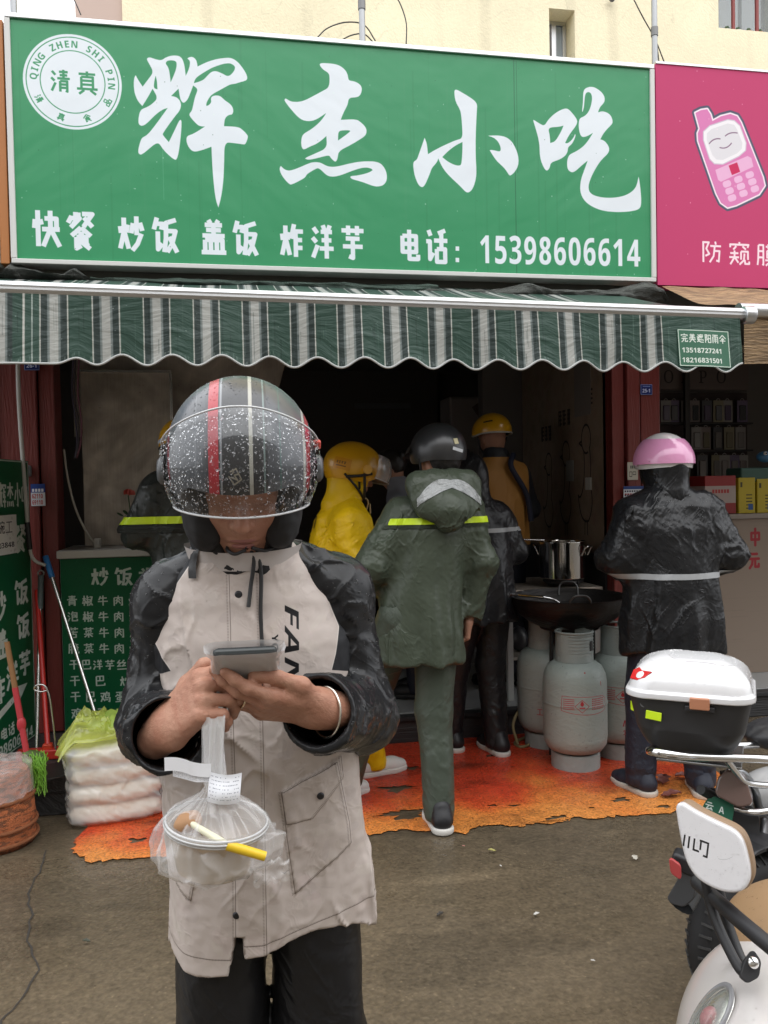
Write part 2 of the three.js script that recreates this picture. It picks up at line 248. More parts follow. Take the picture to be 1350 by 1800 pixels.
// step and shop floors
const xL = onZ(104, 1100, ZF).x, xR = onZ(1082, 900, ZF).x;   // inner edges of the two red pillars
const stepM = mat([.03, .03, .031], .55, { bumpMap: tiled(blotchTex, 2), bumpScale: .004 });
const tileM = [mat([.36, .37, .37], .28), mat([.33, .34, .345], .32), mat([.385, .39, .385], .26)];
struct('shop_step', [bx(xL - 2.2, xR + 3, .0, floorY - .034, -9, ZS, .004), bx(xL - 2.2, xR + 3, floorY - .03, floorY - .004, -9, ZS + .02, .006)], stepM);
{ // white floor tiles of both shops, laid one by one
  const f = new THREE.Group(); f.name = 'shop_floor'; f.userData.kind = 'structure'; scene.add(f);
  const tg = box(.398, .012, .398, 0, floorY - .004, 0, .002);
  let n = 0; for (let i = 0; i < 15; i++) for (let k = 0; k < 6; k++) { const t = part('tile', tg, tileM[(i * 7 + k * 5 + ((i * k) % 3)) % 3], f); t.position.set(xL - .5 + i * .4 + rr(-.0008, .0008), rr(-.0006, .0006), ZS - .25 - k * .4); }
}
{ // dark ledge in front of the counter
  const a = onY(62, 1440), x1 = onZ(300, 1300, ZF).x + .35;
  const l = new THREE.Group(); l.name = 'stone_ledge'; l.userData.kind = 'structure'; scene.add(l);
  const lm = mat([.045, .045, .047], .5, { bumpMap: tiled(blotchTex, 3), bumpScale: .006 });
  for (let i = 0; i < 4; i++) { const xa = xL - 1.6 + i * (x1 - xL + 1.6) / 4, xb = xL - 1.6 + (i + 1) * (x1 - xL + 1.6) / 4 - .006; part('stone_slab', uvBox(bx(xa, xb, .11, ledgeTop + rr(-.003, .003), ZS, a.z, .008)), lm, l); part('riser_block', uvBox(bx(xa, xb, 0, .106, ZS, a.z - .025, .006)), lm, l); }
}
// interior of the snack shop
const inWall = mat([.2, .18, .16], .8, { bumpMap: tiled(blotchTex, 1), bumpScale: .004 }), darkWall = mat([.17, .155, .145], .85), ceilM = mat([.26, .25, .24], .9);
const ZB = -9.2;
{
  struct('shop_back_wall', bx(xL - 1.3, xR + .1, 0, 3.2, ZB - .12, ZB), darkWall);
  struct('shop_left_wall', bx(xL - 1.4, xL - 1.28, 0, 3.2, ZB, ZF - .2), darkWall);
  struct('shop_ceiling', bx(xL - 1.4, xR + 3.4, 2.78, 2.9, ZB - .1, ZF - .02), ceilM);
  const rw = new THREE.Group(); rw.name = 'shop_right_wall'; rw.userData.kind = 'structure'; scene.add(rw);
  const zEnd = -6.15;
  const wallMap = canvasTex(1024, 1024, (g, w, h) => {
    g.fillStyle = '#8d7a68'; g.fillRect(0, 0, w, h);
    for (let i = 0; i < 900; i++) { g.fillStyle = `rgba(${60 + rnd() * 60},${45 + rnd() * 50},${35 + rnd() * 40},${.05 + rnd() * .06})`; g.beginPath(); g.ellipse(rnd() * w, rnd() * h, 3 + rnd() * 26, 3 + rnd() * 40, rnd() * 3, 0, 7); g.fill(); }
    // painted lettering and outline drawings of long-necked birds, generic
    g.strokeStyle = '#1d1612'; glyph(g, '上', 186, 335, 48, 60, 11); g.fillStyle = '#2a201a'; for (const [x, y] of [[124, 335], [242, 335], [372, 385], [424, 385], [476, 385], [610, 430], [658, 430], [706, 430]]) for (let r = 0; r < 4; r++) { g.fillRect(x + rr(0, 6), y + r * 15, rr(26, 42), 7); g.fillRect(x + rr(4, 34), y, 7, 56); }
    g.lineWidth = 7; g.lineCap = 'round';
    [[200, 560, 1], [430, 595, .9], [650, 625, .85]].forEach(([x, y, s]) => { g.save(); g.translate(x, y); g.scale(s, s); g.beginPath(); g.arc(0, -60, 48, 2.4, 8.2); g.moveTo(-36, -28); g.quadraticCurveTo(-60, 40, -30, 90); g.quadraticCurveTo(-90, 150, -20, 215); g.quadraticCurveTo(70, 235, 92, 130); g.quadraticCurveTo(70, 150, 40, 110); g.quadraticCurveTo(10, 40, 26, -18); g.moveTo(48, -55); g.lineTo(74, -48); g.lineTo(46, -38); g.moveTo(-5, 222); g.lineTo(-5, 262); g.moveTo(22, 222); g.lineTo(24, 262); g.stroke(); g.restore(); });
  });
  const rp = part('painted_plaster', planeUV(bx(xR, xR + .1, 1.02, 2.8, zEnd, ZF - .12), ZF - .12, zEnd, .75, 2.7, 'Z', 'Y'), mat('#ffffff', .75, { map: wallMap }), rw);
  part('wainscot', bx(xR - .012, xR + .1, floorY, 1.02, zEnd, ZF - .12), mat([.022, .022, .024], .5), rw);
  part('notice_paper', bx(xR - .004, xR - .0005, 1.9, 2.35, -5.15, -4.9), mat([.2, .17, .15], .8), rw);
  part('notice_paper', bx(xR - .004, xR - .0005, 1.48, 1.62, -5.3, -5.18), mat([.3, .29, .27], .8), rw);
  part('light_switch', bx(xR - .012, xR - .0005, 1.42, 1.5, -4.98, -4.9, .004), mat([.5, .48, .44], .5), rw);
}
// building of both shops above the openings, up to the sign boards
const redM = mat([.15, .022, .018], .42, { bumpMap: tiled(blotchTex, 1, 3), bumpScale: .002 });
const redM2 = mat([.16, .025, .02], .42, { bumpMap: tiled(blotchTex, 1, 3), bumpScale: .002 });
{
  const b = thing('shop_building', 'low block over both shop fronts, hidden behind the sign boards', 'building');
  part('lintel', bx(xL - 3, xR + 4, 2.45, 3.75, ZF - .9, ZF - .02), mat([.10, .11, .10], .8), b);
  part('flat_roof', bx(xL - 3, xR + 4, 3.75, 3.8, -9.5, ZF - .02), mat([.2, .2, .2], .8), b);
  part('rear_wall', bx(xL - 3, xR + 4, 0, 3.75, -9.6, -9.5), darkWall, b);
  part('side_wall', bx(xL - 3.1, xL - 3, 0, 3.8, -9.6, ZF), darkWall, b);
  part('side_wall', bx(xR + 4, xR + 4.1, 0, 3.8, -9.6, ZF), darkWall, b);
}
function plate(px, py, text, parent, w, h, z) { /* small enamel number plate */
  const p = onZ(px, py, z), t = canvasTex(128, 96, (g, W, H) => { g.fillStyle = '#1c2a6b'; g.fillRect(0, 0, W, H); g.strokeStyle = '#9fb0dd'; g.lineWidth = 3; g.strokeRect(3, 3, W - 6, H - 6); g.fillStyle = '#dfe6ff'; g.font = 'bold 46px sans-serif'; g.textAlign = 'center'; g.fillText(text, W / 2, 74); g.fillStyle = '#8fa2d8'; for (let i = 0; i < 7; i++) g.fillRect(24 + i * 12, 14, 8, 9); });
  const g = box(w, h, .006, p.x, p.y, p.z, .002); planeUV(g, p.x - w / 2, p.x + w / 2, p.y - h / 2, p.y + h / 2); return part('face', g, mat('#fff', .35, { map: t }), parent);
}
{ // red metal pillars of folded sheet
  const rp = thing('red_pillar', 'red metal pillar right of the gas cylinders, behind the pink helmet', 'pillar');
  const x0 = xR, x1 = onZ(1162, 900, ZF).x, xm = onZ(1104, 900, ZF).x, xn = onZ(1128, 900, ZF).x;
  part('panel', bx(x0, xm - .004, floorY, 2.6, ZF - .16, ZF - .03, .006), redM2, rp); part('panel', bx(xm + .003, xn - .003, floorY, 2.6, ZF - .16, ZF + .0, .006), redM2, rp); part('panel', bx(xn + .002, x1, floorY, 2.6, ZF - .16, ZF, .006), redM2, rp);
  const n = thing('number_plate', 'blue house number plate 25-1 on the red pillar', 'number plate'); plate(1136, 685, '25-1', n, .075, .062, ZF + .006);
  const lp = thing('red_pillar', 'dark red ribbed metal pillar at the left behind the green banner', 'pillar');
  const y0 = ledgeTop - .005, xs = [-120, -38, 3, 42, 74, 104].map((p) => onZ(p, 1000, ZF).x);
  for (let i = 0; i < 5; i++) part('panel', bx(xs[i] + .003, xs[i + 1] - .003, y0, 2.6, ZF - .2, ZF + (i % 2 ? 0 : -.02), .006), redM, lp);
  const n2 = thing('number_plate', 'blue house number plate 26-1 under the left end of the awning', 'number plate'); plate(56, 641, '26-1', n2, .075, .058, ZF + .006);
}
// ---------------------------------------------------------------- sign boards
const ZG = -4.43, SX0 = -1.05, SX1 = 2.44, SY0 = 2.615, SY1 = 3.85;
const CALLI = [ // brush characters: zoom scale, origin, outlines (outer and holes together, even-odd)
  [6.136, 225, 90, `195 82 230 62 290 85 360 100 400 70 460 48 540 45 585 75 610 150 622 265 655 200 670 130 665 100 640 80 660 62 700 60 735 90 748 140 750 165 850 115 950 85 1050 70 1120 72 1180 110 1230 170 1275 240 1290 290 1275 318 1220 330 1150 355 1105 355 1010 410 905 465 870 510 845 560 845 590 870 585 900 550 893 520 900 490 940 475 990 480 1020 505 1050 535 1100 565 1130 605 1138 650 1125 685 1090 685 1055 710 1040 750 1036 808 1190 815 1240 850 1290 905 1295 930 1270 1000 1250 1008 1130 988 1040 985 1038 1200 1030 1400 1005 1580 975 1688 945 1600 925 1440 908 1230 900 1030 800 1068 715 1088 670 1060 635 1000 628 940 645 910 710 890 830 812 790 812 755 800 700 745 658 690 668 665 690 640 705 570 725 480 757 410 703 370 670 460 640 530 600 562 575 540 560 500 545 405 465 483 520 492 560 530 575 580 560 640 500 710 375 885 375 905 440 980 500 860 550 750 568 738 580 760 570 920 550 1080 530 1160 508 1178 430 1115 370 1050 335 990 290 1000 230 1050 150 1118 115 1110 108 1070 130 980 150 930 210 905 300 790 428 612 370 630 290 690 200 785 150 810 115 790 110 740 130 632 200 605 260 570 323 505 265 405 225 480 155 592 110 545 75 470 60 380 65 290 83 258 110 310 158 382 220 300 275 228 235 145/298 265 312 320 318 412 277 400 282 330/400 130 430 98 500 100 527 120 520 190 490 270 460 335 452 250 435 170/710 345 728 290 800 240 900 180 1000 145 1070 128 1120 135 1160 170 1140 225 1080 278 1020 240 950 212 900 220 850 270 810 315`],
  [6.4286, 480, 100, `525 95 530 75 560 68 680 75 760 100 820 150 848 210 852 268 920 275 985 310 1008 360 990 430 950 458 855 460 845 540 800 620 765 710 940 703 990 735 1045 790 1060 840 1045 890 980 935 860 1005 740 1065 730 1150 712 1185 690 1180 650 1140 632 1108 500 1145 400 1165 360 1150 385 1130 480 1090 610 1030 602 895 540 950 480 990 420 1010 350 1052 325 1030 315 970 325 900 350 865 420 825 500 765 560 700 600 635 520 690 460 720 400 728 330 715 270 670 200 590 130 500 130 475 145 468 200 505 280 510 350 495 440 450 560 385 635 345 640 220 625 180 565 145/735 850 770 830 870 828 872 845 735 945/75 1290 75 1250 88 1232 120 1265 160 1285 220 1280 320 1240 420 1195 480 1187 540 1195 590 1225 640 1243 720 1240 840 1210 960 1185 1080 1178 1160 1182 1220 1205 1265 1260 1288 1330 1285 1400 1250 1450 1190 1467 1130 1460 1000 1410 890 1382 870 1360 880 1345 960 1340 1080 1310 1125 1280 1110 1262 1060 1250 1000 1255 900 1285 800 1325 720 1350 650 1355 600 1335 550 1285 515 1258 490 1260 380 1325 370 1355 330 1385 210 1445 180 1438 110 1360`],
  [6.75, 720, 145, `530 110 535 88 560 83 650 135 740 190 785 230 802 265 800 310 790 480 783 700 785 900 795 1060 785 1160 755 1250 720 1295 690 1308 660 1295 600 1230 480 1120 410 1040 370 970 340 900 325 950 265 1010 245 1070 200 1180 170 1235 140 1245 105 1215 70 1140 48 1050 42 970 50 935 85 920 110 850 178 655 205 720 218 850 300 800 440 730 560 680 630 662 622 500 610 370 595 315 555 250 535 180/388 885 440 830 530 755 628 705 625 850 615 965 600 985 550 985 460 945/928 632 1000 628 1080 630 1150 650 1205 690 1250 760 1285 850 1295 930 1285 1000 1250 1060 1205 1103 1180 1102 1150 1050 1110 1000 1040 940 990 870 950 805 965 798 1010 805 1065 820 1082 805 1080 765 1050 700 1000 655`],
  [6.585, 930, 145, `45 435 55 432 120 475 178 505 220 430 300 355 380 310 430 298 465 315 510 365 550 420 560 455 545 500 490 570 445 640 418 700 445 705 480 680 515 640 532 595 540 610 525 660 495 715 450 748 448 800 420 850 350 895 250 925 240 990 210 1025 180 1005 140 920 122 830 122 730 100 610/222 540 255 518 340 515 398 500 370 570 305 682 245 700 240 610/612 335 625 230 625 110 645 70 700 47 760 55 830 100 872 155 878 210 860 245 820 285 798 345 850 330 910 350 950 385 968 440 965 480 910 530 860 590 825 658 870 672 910 715 932 770 915 825 850 880 790 960 730 1070 695 1160 687 1220 700 1270 745 1305 830 1330 950 1337 1080 1320 1170 1280 1225 1230 1250 1175 1268 1088 1280 1150 1295 1280 1300 1400 1285 1460 1220 1485 1100 1500 980 1500 850 1485 730 1440 650 1380 605 1310 588 1230 600 1120 640 1010 678 905 610 960 540 1025 500 1043 460 1025 440 980 440 900 460 845 490 822 560 790 640 730 700 650 740 582 680 620 625 635 595 615 575 540 575 450 590 410 645 390 690 340 720 260 732 170 715 120 680 107 650 130 640 220 635 290 620 340`]];
const alu = metal([.62, .63, .64], .38), whiteFrame = mat([.62, .62, .6], .45);
const signGreen = '#378e60', signWhite = '#dfe6ec';
function signMap(x0, x1, y0, y1, W, H) { return (px, py) => { const p = onZ(px, py, ZG); return [(p.x - x0) / (x1 - x0) * W, (y1 - p.y) / (y1 - y0) * H]; }; }
function specks(g, w, h, n, c, a, b) { for (let i = 0; i < n; i++) { g.fillStyle = c(); g.beginPath(); g.ellipse(rnd() * w, rnd() * h, rr(a, b), rr(a, b) * 1.3, 0, 0, 7); g.fill(); } }
{
  const W = 2048, H = 725, m = signMap(SX0, SX1, SY0, SY1, W, H);
  const map = canvasTex(W, H, (g) => {
    g.fillStyle = signGreen; g.fillRect(0, 0, W, H);
    // rain-washed dirt streaks and scratches of the vinyl
    for (let i = 0; i < 70; i++) { const x = rnd() * W, l = rr(60, 600), y = rnd() * H * .7; g.fillStyle = rnd() < .5 ? 'rgba(120,140,125,.05)' : 'rgba(10,50,30,.05)'; g.fillRect(x, y, rr(1, 7), l); }
    g.fillStyle = 'rgba(10,50,35,.35)'; const [sx] = m(905, 300); g.fillRect(sx, 0, 3, H); g.fillRect(sx + 9, 20, 2, H * .5); const [s2] = m(462, 300); g.fillStyle = 'rgba(200,225,210,.16)'; g.fillRect(s2 - 300, 200, 2, 320);
    g.fillStyle = signWhite;
    for (const [k, ox, oy, s] of CALLI) { g.beginPath(); for (const c of s.split('/')) { const n = c.trim().split(/\s+/).map(Number); const P = []; for (let i = 0; i < n.length; i += 2) P.push(m(ox + n[i] / k, oy + n[i + 1] / k)); g.moveTo((P[0][0] + P[P.length - 1][0]) / 2, (P[0][1] + P[P.length - 1][1]) / 2); P.forEach((p, i) => { const q = P[(i + 1) % P.length], r = P[(i + P.length - 1) % P.length]; const a = (p[0] - r[0]) * (q[0] - p[0]) + (p[1] - r[1]) * (q[1] - p[1]); if (a > 0) g.quadraticCurveTo(p[0], p[1], (p[0] + q[0]) / 2, (p[1] + q[1]) / 2); else { g.lineTo(p[0], p[1]); g.lineTo((p[0] + q[0]) / 2, (p[1] + q[1]) / 2); } }); g.closePath(); } g.fill('evenodd'); }
    g.strokeStyle = signWhite;
    for (const [c, a, b, d, e] of [['快', 57, 368, 106, 434], ['餐', 118, 371, 166, 438], ['炒', 206, 378, 253, 441], ['饭', 267, 381, 313, 444], ['盖', 352, 385, 398, 446], ['饭', 409, 387, 453, 449], ['炸', 491, 392, 534, 452], ['洋', 547, 394, 587, 455], ['芋', 599, 395, 640, 456], ['电', 701, 402, 737, 460], ['话', 747, 403, 787, 462]]) { const [u, v] = m(a + 1, b + 1), [s, t] = m(d, e); glyph(g, c, u, v, s - u, t - v, 14); }
    { g.fillStyle = signWhite; for (const y of [437, 457]) { const [u, v] = m(804, y); g.fillRect(u - 6, v - 7, 12, 14); } const n = '15398606614'; for (let i = 0; i < 11; i++) { const x0 = 841 + i * 26, [u, v] = m(x0 + 1, 413 + i * .7), [s, t] = m(x0 + 24, 463 + i * .55); g.save(); g.font = 'bold 100px sans-serif'; const w = g.measureText(n[i]).width; g.translate(u, t); g.scale((s - u) / w * 1.06, (t - v) / 72); g.fillText(n[i], 0, 0); g.restore(); } }
    { // round emblem
      const [cx, cy] = m(128, 144), R = (m(215, 150)[0] - m(41, 138)[0]) / 2;
      const circ = (r, c) => { g.fillStyle = c; g.beginPath(); g.arc(cx, cy, r, 0, 7); g.fill(); };
      circ(R, signWhite); circ(R * .945, signGreen); circ(R * .925, signWhite); circ(R * .665, signGreen); circ(R * .645, signWhite);
      g.fillStyle = signGreen; g.strokeStyle = signGreen; g.textAlign = 'center'; g.font = `bold ${R * .2}px sans-serif`;
      [...'QING ZHEN SHI PIN'].forEach((ch, i) => { const a = -PI * .98 + i / 16 * PI * .99 + .02; g.save(); g.translate(cx + Math.cos(a) * R * .72, cy + Math.sin(a) * R * .72); g.rotate(a + PI / 2); g.fillText(ch, 0, 0); g.restore(); });
      g.textAlign = 'left'; glyph(g, '清', cx - R * .44, cy - R * .24, R * .38, R * .46, 7); glyph(g, '真', cx + R * .08, cy - R * .24, R * .42, R * .48, 7);
      [['清', 2.62], ['真', 1.9], ['食', 1.22], ['品', .5]].forEach(([ch, a]) => { g.save(); g.translate(cx + Math.cos(a) * R * .79, cy + Math.sin(a) * R * .79); g.rotate(a - PI / 2); glyph(g, ch, -R * .075, -R * .075, R * .15, R * .15, 3); g.restore(); });
    }
    specks(g, W, H, 120, () => `rgba(225,240,235,${.2 + rnd() * .5})`, .6, 2.2); specks(g, W, H, 60, () => 'rgba(20,60,40,.5)', .5, 1.6);
  });
  const s = thing('shop_sign', 'large green shop sign with white brush lettering and round emblem', 'sign');
  part('panel', planeUV(bx(SX0 + .02, SX1 - .02, SY0 + .02, SY1 - .02, ZG - .12, ZG), SX0, SX1, SY0, SY1), mat('#ffffff', .32, { map, specularIntensity: .8, bumpMap: tiled(blotchTex, 1.2, .5), bumpScale: .004 }), s);
  part('frame_rail', bx(SX0, SX1, SY1 - .024, SY1, ZG - .1, ZG + .014, .004), alu, s); part('frame_rail', bx(SX0, SX1, SY0, SY0 + .024, ZG - .1, ZG + .014, .004), whiteFrame, s);
  part('frame_post', bx(SX0 - .002, SX0 + .026, SY0 + .025, SY1 - .025, ZG - .1, ZG + .013, .004), whiteFrame, s); part('frame_post', bx(SX1 - .026, SX1 + .002, SY0 + .025, SY1 - .025, ZG - .1, ZG + .013, .004), whiteFrame, s);
}
{ // pink sign of the neighbour
  const x0 = SX1 + .012, x1 = 5.2, y0 = 2.6, y1 = 3.86, W = 1400, H = 640, m = signMap(x0, x1, y0, y1, W, H);
  const map = canvasTex(W, H, (g) => {
    g.fillStyle = '#c04470'; g.fillRect(0, 0, W, H);
    const Z = (a, b) => m(1200 + a / 6, 180 + b / 6), path = (pts, r) => { g.beginPath(); pts.forEach(([a, b], i) => { const p = Z(a, b); i ? g.lineTo(...p) : g.moveTo(...p); }); g.closePath(); };
    const body = [[130, 115], [190, 85], [255, 75], [290, 130], [310, 200], [400, 150], [500, 125], [570, 150], [610, 215], [840, 790], [860, 880], [800, 970], [560, 1085], [470, 1110], [400, 1060], [350, 960], [160, 410], [155, 330], [175, 280]];
    path(body); g.lineJoin = 'round'; g.strokeStyle = '#54586c'; g.lineWidth = 22; g.stroke(); g.strokeStyle = '#f4e6ee'; g.lineWidth = 9; g.stroke(); g.fillStyle = '#d981b6'; g.fill();
    path([[215, 310], [280, 250], [470, 185], [540, 195], [600, 250], [665, 430], [660, 510], [590, 570], [420, 655], [330, 650], [280, 600], [215, 400]]); g.fillStyle = '#f1eef2'; g.fill(); g.lineWidth = 3; g.strokeStyle = '#cfc6d2'; g.stroke();
    path([[250, 330], [300, 285], [470, 225], [540, 240], [570, 290], [625, 430], [620, 490], [570, 540], [420, 610], [350, 605], [310, 560], [250, 400]]); g.fillStyle = '#dfdde2'; g.fill();
    g.strokeStyle = '#7d5b78'; g.lineWidth = 3; for (const c of [[[275, 440], [320, 375], [395, 388]], [[443, 360], [490, 310], [575, 326]], [[385, 478], [460, 505], [512, 430]]]) { const [a, b, d] = c.map((p) => Z(...p)); g.beginPath(); g.moveTo(...a); g.quadraticCurveTo(...b, ...d); g.stroke(); }
    path([[340, 715], [680, 568], [720, 590], [742, 680], [400, 840], [370, 820]]); g.fillStyle = '#e8b4d6'; g.fill(); path([[480, 670], [570, 635], [602, 735], [515, 770]]); g.fillStyle = '#c9305f'; g.fill();
    g.fillStyle = '#eab9da'; for (let r = 0; r < 3; r++) for (let c = 0; c < 3; c++) { const [u, v] = Z(463 + c * 120 + r * 27, 862 - c * 48 + r * 74); g.save(); g.translate(u, v); g.rotate(-.33); g.beginPath(); g.roundRect(-14, -9.5, 28, 19, 8); g.fill(); g.restore(); }
    g.strokeStyle = '#f5dfe8'; for (const [c, a, b, d, e] of [['防', 1232, 424, 1267, 462], ['窥', 1281, 425, 1317, 466], ['膜', 1330, 429, 1364, 468]]) { const [u, v] = m(a, b), [s, t] = m(d, e); glyph(g, c, u, v, s - u, t - v, 6); }
    specks(g, W, H, 40, () => `rgba(255,225,235,${.2 + rnd() * .4})`, .6, 2);
  });
  const s = thing('shop_sign', 'pink sign board with a smiling cartoon mobile phone', 'sign');
  part('panel', planeUV(bx(x0, x1, y0, y1, ZG - .12, ZG + .004), x0, x1, y0, y1), mat('#ffffff', .5, { map, specularIntensity: .35 }), s);
  part('frame_rail', bx(x0, x1, y1, y1 + .012, ZG - .1, ZG + .01), alu, s);
}
{ // edge of the sign at the far left: orange post and blue panel
  const s = thing('shop_sign', 'sliver of a blue sign board with orange edge at far left', 'sign');
  part('edge_post', bx(SX0 - .055, SX0 - .012, SY0 - .0, SY1 - .03, ZG - .1, ZG - .005, .004), mat([.42, .16, .045], .5), s);
  part('frame_post', bx(SX0 - .078, SX0 - .057, SY0 - .0, SY1 - .03, ZG - .1, ZG, .004), whiteFrame, s);
  part('panel', bx(SX0 - 1.6, SX0 - .08, SY0 + .02, SY1 - .15, ZG - .1, ZG - .012), mat([.05, .13, .2], .5), s);
}
// ---------------------------------------------------------------- house behind, above the signs
{
  const ZH = -5.9, p = (a, b) => { const q = onZ(a, b, ZH); return [q.x, q.y]; };
  const w1 = [p(965, 14)[0], p(1010, 14)[0], p(1010, 250)[1] , p(965, 14)[1]], w2 = [p(1262, -90)[0], p(1395, -90)[0], p(1300, 52)[1], p(1300, -90)[1]];
  const hole = ([a, b, c, d]) => [[a, c], [b, c], [b, d], [a, d]];
  const yl = p(215, 30)[0], pl = p(131, 10)[0];
  const b = thing('yellow_house', 'pale yellow plastered house rising behind the sign boards', 'building');
  const plaster = dataTex(1024, 1024, (u, v) => { const x = u * 6, y = v * 6; let k = 1 + fbm(x * 2, y * 2, 3, 4) * .07 + N3(x * 40, y * 40, 2) * .025; const cr = Math.abs(fbm(x * 2.6, y * 2.6, 12, 3)); if (cr < .006 && fbm(x * .6, y * .6, 20, 2) > -.05) k *= .95; const st = sst(.15, .5, N3(x * 6, y * .4, 5)) * .05; k -= st; return [.93 * k, .89 * k, .765 * k]; });
  const pm = mat('#ffffff', .85, { map: tiled(plaster, 1 / 6), bumpMap: tiled(grainTex, 2), bumpScale: .0015 });
  const big = new THREE.ExtrudeGeometry(shapeOf([[yl, 2.5], [9, 2.5], [9, 11], [yl, 11]], [hole(w1), hole(w2)]), { depth: .26, bevelEnabled: false }); big.translate(0, 0, ZH - .26);
  part('wall', uvBox(big), pm, b);
  part('side_wall', bx(pl, yl - .002, 2.5, 11, ZH - .3, ZH - .02), mat([.55, .42, .36], .85), b, 'pale pink plastered corner strip');
  part('rear_wall', bx(pl, 9, 2.5, 11, -10, -9.9), darkWall, b);
  const fr = metal([.55, .56, .57], .4), glass = mat([.75, .8, .82], .06, { transmission: .75, thickness: 0, specularIntensity: 1 });
  { const w = part('window', [bx(w1[0] + .002, w1[0] + .03, w1[2] + .03, w1[3] - .03, ZH - .2, ZH - .16), bx(w1[1] - .03, w1[1] - .002, w1[2] + .03, w1[3] - .03, ZH - .2, ZH - .16), bx(w1[0] + .002, w1[1] - .002, w1[3] - .028, w1[3] - .002, ZH - .2, ZH - .16), bx(w1[0] + .08, w1[0] + .115, w1[2], w1[3] - .03, ZH - .195, ZH - .15)], fr, b);
    part('pane', bx(w1[0] + .115, w1[1] - .03, w1[2], w1[3] - .03, ZH - .185, ZH - .18), mat([.33, .38, .42], .12), w, 'grey blue closed sliding pane'); }
  { const w = part('window', [bx(w2[0], w2[1], w2[2], w2[2] + .03, ZH - .2, ZH - .15), bx(w2[0], w2[0] + .03, w2[2] + .03, w2[3], ZH - .2, ZH - .15), bx(w2[1] - .03, w2[1], w2[2] + .03, w2[3], ZH - .2, ZH - .15)], fr, b);
    part('pane', bx(w2[0] + .03, w2[1] - .03, w2[2] + .03, w2[3], ZH - .185, ZH - .18), glass, w);
    part('curtain', grid(16, 2, (u, v) => V(w2[0] + .03 + u * .16, w2[2] + .05 + v * .5, ZH - .3 + .012 * Math.sin(u * 28))), mat([.55, .55, .52], .9), w);
    for (let i = 0; i < 3; i++) { const x = onZ(1298 + i * 42, 0, ZH).x; part('bar', bx(x - .011, x + .011, w2[2], w2[3], ZH - .08, ZH - .06), mat([.22, .03, .025], .5), w, 'red painted window bar'); }
    part('interior', bx(w2[0], w2[1], w2[2] - .1, w2[3], ZH - 1.2, ZH - 1.1), darkWall, w); }
  for (let i = 0; i < 5; i++) { const x = w2[0] + .14 + i * .095; const pot = thing('flower_pot', ['small grey pot', 'small white pot', 'small pink pot', 'small terracotta pot', 'small cream pot'][i] + ' on the sill of the barred window', 'pot', [x, w2[2] + .0, ZH - .105], 0, 'pots on the window sill');
    part('cup', lathe([[.018, 0], [.026, .01], [.03, .05], [.026, .05], [.022, .02]], 14), mat([[.3, .32, .33], [.6, .6, .58], [.5, .3, .28], [.4, .17, .09], [.55, .5, .4]][i], .6), pot); part('plant', new THREE.IcosahedronGeometry(.022, 0).translate(0, .06, 0), mat([.05, .09, .035], .8), pot); }
}
// poles and loose wires standing above the sign
const pipe = metal([.36, .37, .38], .45);
for (const [px, py, l] of [[637, 69, 'middle grey steel pipe standing above the green sign'], [1151, 112, 'grey steel pipe above the joint of both signs'], [24, 14, 'grey steel pipe at the upper left corner']]) {
  const q = onZ(px, py, -4.56), o = thing('steel_pipe', l, 'pipe', [q.x, 0, -4.56], 0, 'pipes above the sign boards');
  part('tube', cyl(.017, .017, 4, 0, 3.6, 0, 14), pipe, o); part('clamp', cyl(.021, .021, .05, 0, q.y + .16, 0, 14), metal([.2, .2, .2], .5), o);
}
const wireM = mat([.03, .03, .032], .5);
{ const w = (pts, l) => solo('loose_wire', tube(pts.map(([a, b]) => onZ(a, b, -4.6)), .0035, 6, 40), wireM, l, 'wire');
  w([[556, 68], [575, 50], [610, 39], [640, 44], [660, 72]], 'black wire looping in an arch around the middle pipe');
  w([[598, 72], [618, 62], [640, 60], [655, 73]], 'short low wire arch at the foot of the middle pipe'); w([[694, -10], [704, 8], [714, 40], [714, 78]], 'dark wire hanging right of the middle pipe'); w([[1112, -5], [1130, 30], [1152, 70], [1168, 110], [1175, 124]], 'thin wire crossing the pipe above the sign joint'); w([[1146, 0], [1150, 40], [1160, 122]], 'dark cable wound along the pipe over the sign joint'); w([[128, -5], [136, 12], [142, 26]], 'thin dark wire before the pink corner strip'); }
solo('lamp_socket', moved(new THREE.SphereGeometry(.022, 14, 10), ...onZ(1076, -2, -5.86).toArray()), mat([.12, .12, .13], .4), 'small dark round fitting on the yellow wall', 'fitting');

